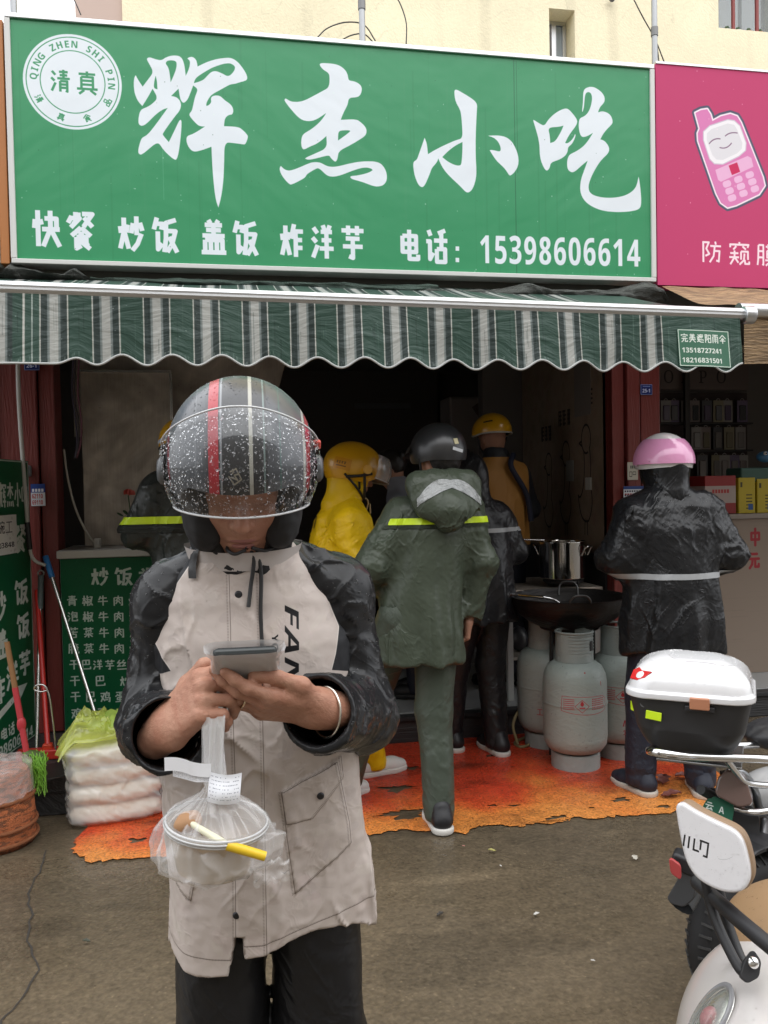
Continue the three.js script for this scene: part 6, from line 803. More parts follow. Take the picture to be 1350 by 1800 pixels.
{ // hooded black raincoat beside the olive one
  const b = onY(856, 1322), F = figure({ label: 'hooded person in black raincoat with grey strip behind the olive raincoat', pos: [b.x, 0, b.z - .03], turn: PI + .35, k: .965, seed: 33, lean: .1, side: .05, headPitch: .45, headY: 1.56, feet: [[-.02, -.08, -.1], [.16, .12, .1]], knee: .05, leg: 1.05, arms: [[[-.28, 1.12, .02], [-.13, 1.08, .26]], [[.26, 1.12, .04], [.12, 1.08, .28]]], coat: { mat: coatBlack2, hem: .74, r: 1.02, arm: 1.12, drape: .02, fold: .01 }, trousers: coatBlack2, shoe: shoeB, sole: soleW });
  addHood(F, coatBlack2, { r: 1.05 });
  part('reflective_strip', coatBand(F, 1.205, 1.228, PI - 1.5, PI + 1.5, 0, .004), reflectG, F.g, 'grey reflective strip'); part('hood_cord', coatBand(F, 1.425, 1.431, PI - .9, PI + .7, 0, .008, ...[F.J(0, 1.42, 0)[0], F.J(0, 1.42, 0)[2]]), mat([.5, .36, .05], .5), F.g, 'thin yellow neck cord');
}
{ // orange vest and yellow helmet inside the shop
  const b = at(884, 1215, 5.35), vest = mat([.42, .2, .045], .6), F = figure({ label: 'person in orange yellow vest and yellow helmet inside the shop', pos: [b.x, floorY + .004, b.z], turn: PI + .3, k: 1.015, seed: 41, lean: .06, headPitch: .2, headY: 1.58, arms: [[[-.27, 1.12, .03], [-.2, 1.0, .25]], [[.27, 1.12, .03], [.18, 1.02, .25]]], coat: { mat: mat([.018, .02, .026], .6), hem: .82, r: .98, arm: 1.02, drape: .014 }, trousers: navy, shoe: shoeB, sole: shoeB });
  part('vest', grid(60, 30, (u, v) => { const a = PI + (u - .5) * 3.3, y = mix(.9, 1.455, v) * F.k, [x0, , z0] = F.J(0, y / F.k, 0); let lo = 0, hi = .4; for (let i = 0; i < 20; i++) { const m = (lo + hi) / 2; F.coatSDF(x0 + Math.sin(a) * Math.min(m, .19), y, z0 + Math.cos(a) * m) < 0 ? lo = m : hi = m; } return V(x0 + Math.sin(a) * Math.min(hi + .006, .19), y, z0 + Math.cos(a) * (hi + .008)); }), vest, F.g, 'orange yellow work vest');
  part('strap', tube([F.J(-.06, 1.47, -.1), F.J(.0, 1.4, -.15), F.J(-.1, 1.22, -.16), F.J(-.13, 1.05, -.155)].map((q) => V(...q)), .018, 8).scale(1, 1, 1), mat([.012, .016, .04], .6), F.g, 'dark navy strap');
  addHelmet(F, { mat: hYellow, label: 'orange yellow helmet with pale rim', dy: .04, trim: mat([.5, .48, .44], .4), rim: rimHalf(1.3, 1.75, 1.85), extra: (h) => part('vent', grid(10, 3, (u, v) => { const a = PI / 2 + .5 + u * .5, te = 1.15 + v * .09, q = Math.sin(te); return V(Math.sin(a) * q * .1255, Math.cos(te) * .1265, Math.cos(a) * q * .1435); }), blackM, h) });
}
{ // woman behind the stove
  const b = at(738, 1235, 5.15), F = figure({ label: 'woman with tied black hair in grey shirt bending inside the shop', pos: [b.x, floorY + .004, b.z], turn: -PI * .62, k: .9, seed: 55, lean: .22, headPitch: .5, headY: 1.56, skin, arms: [[[-.25, 1.12, .1], [-.14, 1.04, .36]], [[.25, 1.12, .1], [.14, 1.04, .36]]], coat: { mat: mat([.22, .23, .26], .8), hem: .8, r: .88, arm: .8, drape: .01 }, trousers: navy, shoe: shoeB, sole: shoeB });
  const [a, bb, c] = F.hc; const hr = part('hair', nets((x, y, z) => { const [u, v, w] = F.toHead(x - a, y - bb, z - c); let d = ell(0, .03, -.018, .079, .1, .094)(u, v, w); d = smax(d, (w - .055) * .8 - v * .5, .015); d = smax(d, -v - .05, .02); d = smin(d, ell(0, .03, -.13, .045, .045, .042)(u, v, w), .02); return d + .0025 * N3(u * 60, v * 25, w * 60); }, [a - .2, bb - .2, c - .2], [a + .2, bb + .2, c + .2], .007), hairM, F.g);
  part('hair_clip', tube([[.0, .07, -.13], [-.02, .1, -.12], [.01, .115, -.13], [.025, .09, -.13], [.0, .07, -.13]].map(([x, y, z]) => V(a + x, bb + y, c + z)), .003, 6), metal([.6, .6, .62], .3), hr);
}
// ---------------------------------------------------------------- the man in front with phone and takeaway bag
const MAN = at(458, 1500, 1.43), manTurn = Math.atan2(-MAN.x, -MAN.z);
const manPos = [MAN.x, 0, MAN.z];
{
  const g = thing('person', 'rider in beige and black rain jacket looking down at a phone', 'person', manPos, manTurn);
  const hp = .4, hc = [-.016, 1.462, .052], ch = Math.cos(hp), sh = Math.sin(hp);
  const inv = (x, y, z) => { const v = y - hc[1], w = z - hc[2]; return [x - hc[0], v * ch + w * sh, w * ch - v * sh]; };
  const head = (() => { const sk = ell(0, .02, -.005, .075, .105, .094), jaw = ell(0, -.06, .03, .054, .062, .058), chin = ell(0, -.1, .058, .026, .02, .022), nose = cap([0, .012, .088], [0, -.024, .112], .008, .012), al = [cap([-.012, -.027, .1], [-.012, -.03, .098], .009, .009), cap([.012, -.027, .1], [.012, -.03, .098], .009, .009)], ul = cap([-.02, -.056, .086], [.02, -.056, .086], .006, .006), ll = cap([-.017, -.066, .084], [.017, -.066, .084], .0068, .0068), ul2 = ell(0, -.055, .09, .02, .006, .008), slit = ell(0, -.0612, .096, .024, .0016, .008), brow = cap([-.035, .032, .08], [.035, .032, .08], .014, .014), e1 = ell(-.031, .008, .098, .016, .009, .012), e2 = ell(.031, .008, .098, .016, .009, .012), chk = [ell(-.045, -.02, .06, .03, .03, .03), ell(.045, -.02, .06, .03, .03, .03)];
    return (x, y, z) => { const [u, v, w] = inv(x, y, z); let d = smin(sk(u, v, w), jaw(u, v, w), .04); d = smin(d, chin(u, v, w), .025); d = smin(d, brow(u, v, w), .02); d = smin(d, chk[0](u, v, w), .03); d = smin(d, chk[1](u, v, w), .03); d = smin(d, nose(u, v, w), .014); for (const a of al) d = smin(d, a(u, v, w), .008); d = smin(d, ul(u, v, w), .007); d = smin(d, ul2(u, v, w), .006); d = smin(d, ll(u, v, w), .008); d = smax(d, -slit(u, v, w), .003); d = smax(d, -e1(u, v, w), .012); d = smax(d, -e2(u, v, w), .012); return d; }; })();
  const W = [[-.126, 1.118, .245], [.088, 1.135, .245]], El = [[-.166, 1.055, -.005], [.182, 1.05, -.005]], Sh = [[-.142, 1.268, -.01], [.145, 1.268, -.01]];
  const handR = handParts(W[0], [.6, .64, .46], [.5, -.55, -.62], [[.72, .32, .15], [1.15, .8, .45], [1.2, .95, .5], [1.2, 1.0, .5]], { flip: true, pts: [[.05, .047, .008], [.088, .054, .012], [.118, .046, .022]] }, .98);
  const handL = handParts(W[1], [-.9, .22, .34], [.1, .75, -.6], [[.2, .25, .15], [.28, .3, .2], [.3, .35, .25], [.35, .4, .3]], { flip: false, pts: [[.05, .046, .012], [.088, .046, .02], [.118, .036, .024]] }, .98);
  { const neck = cap([-.012, 1.33, .0], [hc[0], hc[1] - .05, hc[2] - .01], .056, .056), core = [neck, cap([0, .95, 0], [0, 1.26, 0], .085, .085), cap([-.11, 1.29, 0], [.11, 1.29, 0], .04, .04), ...[0, 1].flatMap((i) => [cap(Sh[i], El[i], .04, .036), cap(El[i], W[i], .038, .027), cap([i ? .09 : -.075, .86, 0], [i ? .093 : -.075, .48, .01], .06, .045), cap([i ? .093 : -.075, .48, .01], [i ? .1 : -.08, .08, 0], .043, .033)])];
    const bodyG = nets((x, y, z) => { let d = 1; for (const c of core) d = smin(d, c(x, y, z), .03); return smin(d, head(x, y, z), .03); }, [-.4, .05, -.2], [.4, 1.42, .36], .016);
    const headG = nets((x, y, z) => smin(head(x, y, z), neck(x, y, z), .03), [hc[0] - .12, hc[1] - .18, hc[2] - .14], [hc[0] + .12, hc[1] + .15, hc[2] + .16], .0034);
    const hg = [handR, handL].map((h, i) => { const c = h.P(.05, 0, 0), lo = c.map((q) => q - .15), hi = c.map((q) => q + .15), fa = cap(El[i], W[i], .034, .026); return nets((x, y, z) => smin(h(x, y, z), fa(x, y, z), .02), lo, hi, .0028); });
    const skinMap = dataTex(256, 256, (u, v) => { const a = pn(u, v, 9, 61), b = pn(u, v, 34, 67); return [.97 + a * .08 + b * .05, .93 + a * .16 + b * .07, .92 + a * .18 + b * .08]; }), skinF = mat([.43, .24, .165], .46, { specularIntensity: .5, map: tiled(skinMap, 5), bumpMap: tiled(grainTex, 14), bumpScale: .0005 });
    const body = part('body', uvSkew(merge([bodyG, headG, ...hg])), skinF, g);
    part('lips', nets((x, y, z) => { const [u, v, w] = inv(x, y, z); const a = ell(0, -.056, .0925, .022, .0055, .0062)(u, v, w), b = ell(0, -.0665, .0905, .019, .006, .0062)(u, v, w); return smax(Math.min(a, b), -ell(0, -.0612, .099, .024, .0012, .008)(u, v, w), .002); }, [hc[0] - .04, hc[1] - .14, hc[2]], [hc[0] + .04, hc[1] + .0, hc[2] + .13], .0022), mat([.30, .12, .1], .42), body);
    // finger nails
    const nail = mat([.55, .33, .26], .3), hn = [handR, handL];
    part('nail', moved(new THREE.SphereGeometry(1, 12, 8).scale(.0062, .0075, .0025), ...handL.P(.1, .04, .0125)), nail, body);
    // ring and bracelet
    const rp = handL.P(.115, -.0105, .006), q = part('ring', new THREE.TorusGeometry(.0098, .0014, 8, 24), metal([.75, .62, .42], .2), g); q.position.set(...rp); q.quaternion.setFromUnitVectors(V(0, 0, 1), V(...handL.P(1, 0, .2)).sub(V(...handL.P(0, 0, 0))).normalize());
    const br = part('bracelet', new THREE.TorusGeometry(.033, .002, 8, 40).scale(1, 1.1, 1), metal([.7, .66, .58], .25), g); br.position.set(...handL.P(-.012, -.002, -.004)); br.quaternion.setFromUnitVectors(V(0, 0, 1), V(...handL.P(1, .15, -.2)).sub(V(...handL.P(0, 0, 0))).normalize()); }
  // jacket body
  const rows = [[.6, .006, 0, .176, .124], [.75, .006, 0, .172, .122], [.95, .002, 0, .166, .12], [1.1, -.002, 0, .17, .12], [1.2, -.006, 0, .172, .115], [1.265, -.01, 0, .155, .1], [1.305, -.013, .004, .122, .088], [1.345, -.015, .01, .095, .082], [1.362, -.016, .014, .088, .08], [1.366, -.016, .014, .086, .078]];
  const tor = rings(rows), inPoly = (P, x, y) => { let c = false; for (let i = 0, j = P.length - 1; i < P.length; j = i++) if ((P[i][1] > y) !== (P[j][1] > y) && x < (P[j][0] - P[i][0]) * (y - P[i][1]) / (P[j][1] - P[i][1]) + P[i][0]) c = !c; return c; };
  const fx = (px) => (px - 458) / 1107, fy = (py) => 1.45 - (py - 864) / 1107;            // front of the jacket from the photograph's frame
  const pockR = [[fx(498), fy(1398)], [fx(600), fy(1360)], [fx(622), fy(1480)], [fx(625), fy(1520)], [fx(518), fy(1588)], [fx(505), fy(1480)]], flapR = [[fx(496), fy(1396)], [fx(608), fy(1352)], [fx(612), fy(1392)], [fx(552), fy(1455)], [fx(505), fy(1457)]], pockL = [[fx(300), fy(1400)], [fx(352), fy(1400)], [fx(346), fy(1530)], [fx(334), fy(1588)], [fx(298), fy(1560)]];
  const seamX = fx(467), seamL = fx(414);
  const jack = (x, y, z) => { let d = tor(x, y, z); const hem = x < fx(416) ? .675 + (fx(416) - x) * .02 : .70 - (x - fx(420)) * .02 + Math.max(0, x - .02) * .17; d = smax(d, hem - y, .006); if (Math.abs(d) < .045) { if (z > 0) { if (x > seamL && x < seamX) d -= .0022; if (inPoly(pockR, x, y)) d -= .0024; if (inPoly(flapR, x, y)) d -= .0028; if (inPoly(pockL, x, y)) d -= .0022; if (Math.abs(x - (fx(418) + (y - .74) * .08)) < .006 + Math.max(0, .74 - y) * .12 && y < .742) d = Math.max(d, .004); }
      const lo = sst(1.3, .9, y); d += drape(x, y, z, 17, .011 + .007 * lo) + .006 * lo * Math.sin(x * 34 + 3 * N3(x * 5, y * 2, 3)) * (z > 0 ? 1 : .4); } return d; };
  const jg = nets(jack, [-.24, .59, -.17], [.24, 1.42, .18], .0045, .03); const X0 = -.24, X1 = .24, Y0 = .58, Y1 = 1.42; planeUV(jg, X0, X1, Y0, Y1);
  const jmap = canvasTex(1024, 1792, (q, w, h) => {
    const P = (x, y) => [(x - X0) / (X1 - X0) * w, (Y1 - y) / (Y1 - Y0) * h], poly = (a) => { q.beginPath(); a.forEach((c, i) => i ? q.lineTo(...P(...c)) : q.moveTo(...P(...c))); };
    q.fillStyle = '#bdb2ab'; q.fillRect(0, 0, w, h);
    for (let i = 0; i < 900; i++) { q.fillStyle = rnd() < .5 ? `rgba(120,108,98,${rnd() * .09})` : `rgba(225,216,208,${rnd() * .09})`; q.beginPath(); q.ellipse(rnd() * w, rnd() * h, rr(2, 30), rr(2, 40), rnd() * 3, 0, 7); q.fill(); }
    q.fillStyle = '#26272a'; poly([[-.3, 1.5], [-.075, 1.5], [-.078, 1.372], [-.105, 1.33], [-.14, 1.28], [-.172, 1.228], [-.15, 1.185], [-.135, 1.165], [-.3, 1.1]]); q.fill(); poly([[.3, 1.5], [.062, 1.5], [.064, 1.372], [.092, 1.33], [.118, 1.275], [.138, 1.222], [.13, 1.18], [.122, 1.155], [.3, 1.1]]); q.fill();
    q.strokeStyle = '#d5cdc6'; q.lineWidth = 3; poly([[-.078, 1.372], [-.105, 1.33], [-.14, 1.28], [-.172, 1.228], [-.15, 1.185], [-.135, 1.165]]); q.stroke(); poly([[.064, 1.372], [.092, 1.33], [.118, 1.275], [.138, 1.222], [.13, 1.18], [.122, 1.155]]); q.stroke();
    // stitched seams
    const st = (a, c = '#6b6059') => { q.strokeStyle = c; q.lineWidth = 2.2; q.setLineDash([]); poly(a); q.stroke(); q.lineWidth = 6; q.setLineDash([2, 3]); q.strokeStyle = 'rgba(90,80,72,.55)'; poly(a.map(([x, y]) => [x - .004, y])); q.stroke(); q.setLineDash([]); };
    st([[seamL, 1.35], [seamL + .003, 1.0], [seamL - .004, .66]]); st([[seamX, 1.36], [seamX, 1.0], [seamX - .002, .7]]); st([...pockR.slice(1), pockR[0]].concat([pockR[1]])); st([flapR[1], flapR[2], flapR[3], flapR[4], flapR[0]]); st([pockL[1], pockL[2], pockL[3], pockL[4]]); st([[-.2, .712], [fx(416), .705]]); st([[fx(420), .727], [0, .725], [.2, .76]]);
    // chest print, read downwards
    q.fillStyle = '#1b1b1d'; const [tx, ty] = P(.048, 1.272); q.save(); q.translate(tx, ty); q.rotate(PI / 2 + .03); q.font = 'italic bold 70px sans-serif'; q.scale(2.05, .98); q.fillText('FANT', 0, 0); q.restore(); const [ux, uy] = P(.026, 1.222); q.save(); q.translate(ux, uy); q.rotate(PI / 2 + .03); q.font = 'bold 30px sans-serif'; q.scale(1.5, 1); q.fillText('YOU A', 0, 0); q.restore();
    { const [a, b] = P(.05, 1.085); q.fillRect(a, b - 40, 24, 60); }
  });
  const wet = mat('#ffffff', .44, { map: jmap, specularIntensity: .45, bumpMap: tiled(clothTex, 1, 1.8), bumpScale: .003 }), jacket = part('jacket', jg, wet, g, 'beige rain jacket front with black shoulders');
  const surf = (x, y) => { let lo = 0, hi = .2; for (let i = 0; i < 24; i++) { const m = (lo + hi) / 2; jack(x, y, m) < 0 ? lo = m : hi = m; } return hi; };
  for (const [a, b] of [[433, 1002], [430, 1045], [414, 1606], [567, 1414]]) { const x = fx(a), y = fy(b), z = surf(x, y); part('snap_button', moved(lathe([[0, .003], [.0035, .0035], [.0055, .0025], [.0062, 0]], 18), x, y, z, PI / 2), metal([.06, .06, .065], .4), jacket); }
  for (const [pts, r] of [[[[452, 962], [458, 985], [452, 1030], [447, 1066]], .0032], [[[462, 962], [470, 1000], [468, 1080], [470, 1165]], .0032]]) part('drawstring', tube(pts.map(([a, b]) => { const x = fx(a), y = fy(b); return V(x, y, surf(x, y) + .006); }), r, 8), blackM, jacket);
  part('drawstring_bow', [tube([[445, 965], [425, 972], [412, 962], [430, 956], [448, 962]].map(([a, b]) => V(fx(a), fy(b), surf(fx(a), Math.min(1.37, fy(b))) + .02)), .003, 6), tube([[455, 962], [480, 968], [500, 958], [478, 954], [455, 960]].map(([a, b]) => V(fx(a), fy(b), surf(fx(a), Math.min(1.37, fy(b))) + .02)), .003, 6)], blackM, jacket);
  part('hanging_strap', grid(3, 14, (u, v) => { const x = fx(mix(352, 366, u) - 10 * Math.sin(v * 2)), y = fy(mix(955, 1016, v)); return V(x, y, surf(x, y) + .012 - .006 * v); }), blackM, jacket);
  // collar
  part('collar', grid(60, 8, (u, v) => { const a = u * 2 * PI, r = 1 + .1 * v; return V(-.016 + Math.sin(a) * .09 * r, 1.335 + v * .03 - .012 * Math.max(0, Math.cos(a)), .014 + Math.cos(a) * .083 * r); }, true), mat([.47, .43, .41], .5), jacket);
  // sleeves
  const black = mat([.014, .0145, .016], .26, { specularIntensity: .62, ...clothBump(3), bumpScale: .003 });
  [0, 1].forEach((i) => { const e = El[i], w = W[i], d3 = [w[0] - e[0], w[1] - e[1], w[2] - e[2]], L = Math.hypot(...d3), dir = d3.map((q) => q / L), end = w.map((q, k) => q + dir[k] * (i ? .008 : .024) + (k === 1 ? -.006 : 0)), neckP = [i ? .065 : -.085, 1.322, .0], U0 = cap(neckP, Sh[i], .045, .058), U1 = cap(Sh[i], e, .057, .058), U2 = cap(e, end, .059, .054), inner = cap(e.map((q, k) => mix(q, end[k], .55)), end.map((q, k) => q + dir[k] * .05), .046, .047), f1 = ringFolds(Sh[i], e, 3 + i, .004), f2 = ringFolds(e, end, 9 + i, .009);
    const sdf = (x, y, z) => { let d = smin(smin(U0(x, y, z), U1(x, y, z), .04), U2(x, y, z), .035); if (Math.abs(d) < .05) d += f1(x, y, z) + f2(x, y, z) + drape(x * .9, y * .9, z * .9, 23 + i, .011); const pl = (x - end[0]) * dir[0] + (y - end[1]) * dir[1] + (z - end[2]) * dir[2] + .004 * N3(x * 25, y * 25, z * 25); d = smax(d, pl, .005); d = smax(d, -inner(x, y, z), .004); return d; };
    const m = part('sleeve', uvSkew(nets(sdf, [Math.min(e[0], Sh[i][0], neckP[0], end[0]) - .12, .93, -.13], [Math.max(e[0], Sh[i][0], neckP[0], end[0]) + .12, 1.42, .32], .005, .03)), black, g, 'black wet raglan sleeve');
    droplets(m, 700, .0008, .003, g, (q, n) => n.y > -.25 && n.z > -.5); });
  droplets(jacket, 260, .0007, .002, g, (q, n) => q.y > 1.05 && n.z > 0);
  // trousers and shoes
  const trs = [[-.072, .9, 0], [.093, .9, 0]].map((h, i) => [cap([i ? .088 : -.068, .9, 0], [i ? .094 : -.073, .48, .012], .074, .079), cap([i ? .094 : -.073, .48, .012], [i ? .1 : -.08, .07, 0], .079, .068), ringFolds([h[0], .9, 0], [h[0], .1, 0], i, .004)]);
  part('trousers', uvSkew(nets((x, y, z) => { let d = 1; for (const [a, b, f] of trs) { let q = smin(a(x, y, z), b(x, y, z), .03); if (Math.abs(q) < .04) q += f(x, y, z); d = Math.min(d, q); } d = smax(d, .03 - y, .01); if (Math.abs(d) < .04) d += drape(x, y, z, 4, .01); return d; }, [-.25, .02, -.14], [.28, .74, .15], .008, .03)), mat([.011, .011, .012], .4, { specularIntensity: .6, ...clothBump(2) }), g);
  for (const x of [-.08, .1]) { const s = part('shoe', nets((x2, y, z) => smax(smin(cap([0, .055, -.05], [0, .042, .13], .045, .034)(x2, y, z), cap([0, .06, -.05], [0, .1, -.03], .042, .045)(x2, y, z), .02), .022 - y, .006), [-.07, 0, -.13], [.07, .17, .22], .009), shoeB, g); part('sole', box(.09, .026, .28, 0, .013, .03, .012), soleW, s); s.position.set(x, 0, .0); }
  // helmet
  const hel = new THREE.Group(); hel.name = 'helmet'; hel.userData.label = 'dark grey open helmet with red and silver stripes'; hel.position.set(hc[0], hc[1], hc[2]); hel.rotation.x = hp; hel.translateY(.05); g.add(hel);
  const rx = .119, ry = .127, rz = .148, rim = (ph) => { const c = Math.cos(ph); return c > 0 ? mix(2.32, 1.62, sst(.25, .8, c)) : mix(2.32, 2.2, c * c); };
  const hs = helmetShell(rx, ry, rz, rim, .018, 120, 60);
  const hmap = canvasTex(1024, 1024, (q, w, h) => { const U = (x) => (.5 + x / (2.1 * rx)) * w; q.fillStyle = '#43464b'; q.fillRect(0, 0, w, h);
    const band = (a, b, c) => { q.fillStyle = c; q.fillRect(U(a), 0, U(b) - U(a), h); };
    band(-.05, -.018, '#3a3c40'); band(-.034, .04, '#2a2b2e'); band(-.046, -.031, '#a8202e'); band(-.029, -.026, '#85888c'); band(.013, .0185, '#a9a79c'); band(.034, .0365, '#6f7f7c'); band(.058, .06, '#3a5a54'); band(.1, .107, '#a8202e'); band(.095, .099, '#b5b3aa'); band(-.112, -.108, '#8a2430'); band(-.066, -.064, '#5d6064');
    specks(q, w, h, 900, () => `rgba(${rnd() < .5 ? '20,20,22' : '120,124,128'},.16)`, .5, 2);
    // emblem by the brow: v is 0.5 + polar / 2 pi measured from the top to the front
    const vy = (1 - (.5 + 1.40 / (2 * PI))) * h, ux = U(-.008); q.save(); q.translate(ux, vy); q.scale(1.9, 1); q.strokeStyle = '#8f8878'; q.lineWidth = 3.4; q.beginPath(); q.moveTo(-20, 2); q.lineTo(-2, -14); q.lineTo(20, -4); q.lineTo(4, 16); q.lineTo(-16, 10); q.moveTo(-12, 0); q.lineTo(8, -5); q.lineTo(-2, 4); q.lineTo(10, 6); q.moveTo(-8, 6); q.lineTo(-4, 12); q.stroke(); q.restore(); });
  const shell = part('shell', [hs.outer], mat('#ffffff', .38, { map: hmap, clearcoat: .5, clearcoatRoughness: .2 }), hel); part('liner', [hs.liner, hs.edge], mat([.012, .012, .012], .8), hel);
  for (const s of [-1, 1]) { part('cheek_pad', nets((x, y, z) => { let d = ell(s * .066, -.07, .04, .031, .048, .06)(x, y, z); d = smin(d, ell(s * .054, -.108, .042, .025, .028, .05)(x, y, z), .03); return d + .002 * N3(x * 50, y * 50, z * 50); }, [s * .07 - .06, -.2, -.05], [s * .07 + .06, 0, .14], .006), mat([.013, .013, .014], .75), hel); part('visor_hinge', moved(lathe([[0, .012], [.016, .011], [.022, .006], [.023, 0]], 24), s * .119, -.012, .028, 0, 0, -s * PI / 2), mat([.09, .095, .1], .3), hel); }
  part('visor_button', moved(box(.012, .014, .012, 0, 0, 0, .003), 0.121, .026, .02), mat([.6, .08, .06], .4), hel);
  part('chin_guard', tube([[-.085, -.12, .03], [-.05, -.155, .06], [0, -.168, .07], [.05, -.155, .06], [.085, -.12, .03]], .009, 8), blackM, hel);
  const vs = (u, v, k = 0) => { const a = (u - .5) * 2.98, f = Math.min(1, Math.abs(a) / 1.49) ** 2.2, te = mix(mix(.62, 1.36, f), mix(1.83, 2.2, f), v), q = Math.sin(te), r = mix(1.09, 1.035, f) + .035 * v * (1 - f) + k; return V(Math.sin(a) * q * rx * mix(1.0, 1.03, f) * r, Math.cos(te) * ry * r, Math.cos(a) * q * rz * r); };
  const vg = grid(90, 50, (u, v) => vs(u, v)), visor = part('visor', vg, mat([.90, .91, .92], .03, { transmission: 1, thickness: 0, specularIntensity: 1, ior: 1.45 }), hel, 'clear visor covered with rain drops');
  const lp = []; for (let i = 0; i <= 60; i++) lp.push(vs(i / 60, 0)); const lb = []; for (let i = 0; i <= 60; i++) lb.push(vs(i / 60, 1)); part('visor_edge', [tube(lp, .0016, 6, 120), tube(lb, .0018, 6, 120)], mat([.6, .61, .62], .25), visor);
  droplets(visor, 2600, .0005, .0019, visor, (q, n) => true, 'rain_drops', .55); droplets(shell, 1500, .0006, .0021, shell, (q, n) => q.y > -.02, 'rain_drops', .5);
  // neck gaiter between helmet and collar
  part('neck_gaiter', nets((x, y, z) => { let d = cap([-.016, 1.34, .015], [-.018, 1.375, .025], .082, .086)(x, y, z); d = smax(d, -cap([-.018, 1.37, .1], [-.018, 1.45, .12], .034, .06)(x, y, z), .015); d = smax(d, y - 1.405, .012); if (Math.abs(d) < .03) d += .006 * N3(x * 30, y * 40, z * 30); return d; }, [-.12, 1.26, -.09], [.1, 1.45, .13], .006, .02), mat([.012, .012, .013], .8), g);
}
{ // phone in a plastic sleeve
  const p = thing('mobile_phone', 'dark mobile phone wrapped in clear plastic in both hands', 'phone', manPos, manTurn); const h = new THREE.Group();
  const place = (m) => { m.position.set(-.014, 1.242, .332); m.rotation.set(-.7, 0, 0); };
  const body = part('case', box(.084, .0105, .16, 0, 0, -.08, .005), mat([.03, .035, .035], .3), p); place(body); const sc = part('screen', box(.072, .001, .152, 0, .0058, -.08, .0004), mat([.02, .022, .024], .08), p); place(sc);
  const film = part('plastic_sleeve', grid(60, 30, (u, v) => { const a = u * 2 * PI, c = Math.cos(a), s = Math.sin(a), n = .0022 * N3(u * 22, v * 9, 4), flare = v < .12 ? (.12 - v) * .06 : 0; return V(Math.sign(c) * Math.abs(c) ** .5 * (.046 + flare + n), Math.sign(s) * Math.abs(s) ** .5 * (.0085 + n + flare * .3), .006 - v * .172); }, true), mat([.92, .92, .93], .2, { transmission: .55, thickness: 0, specularIntensity: 1 }), p, 'crinkled clear plastic sleeve'); place(film);
}
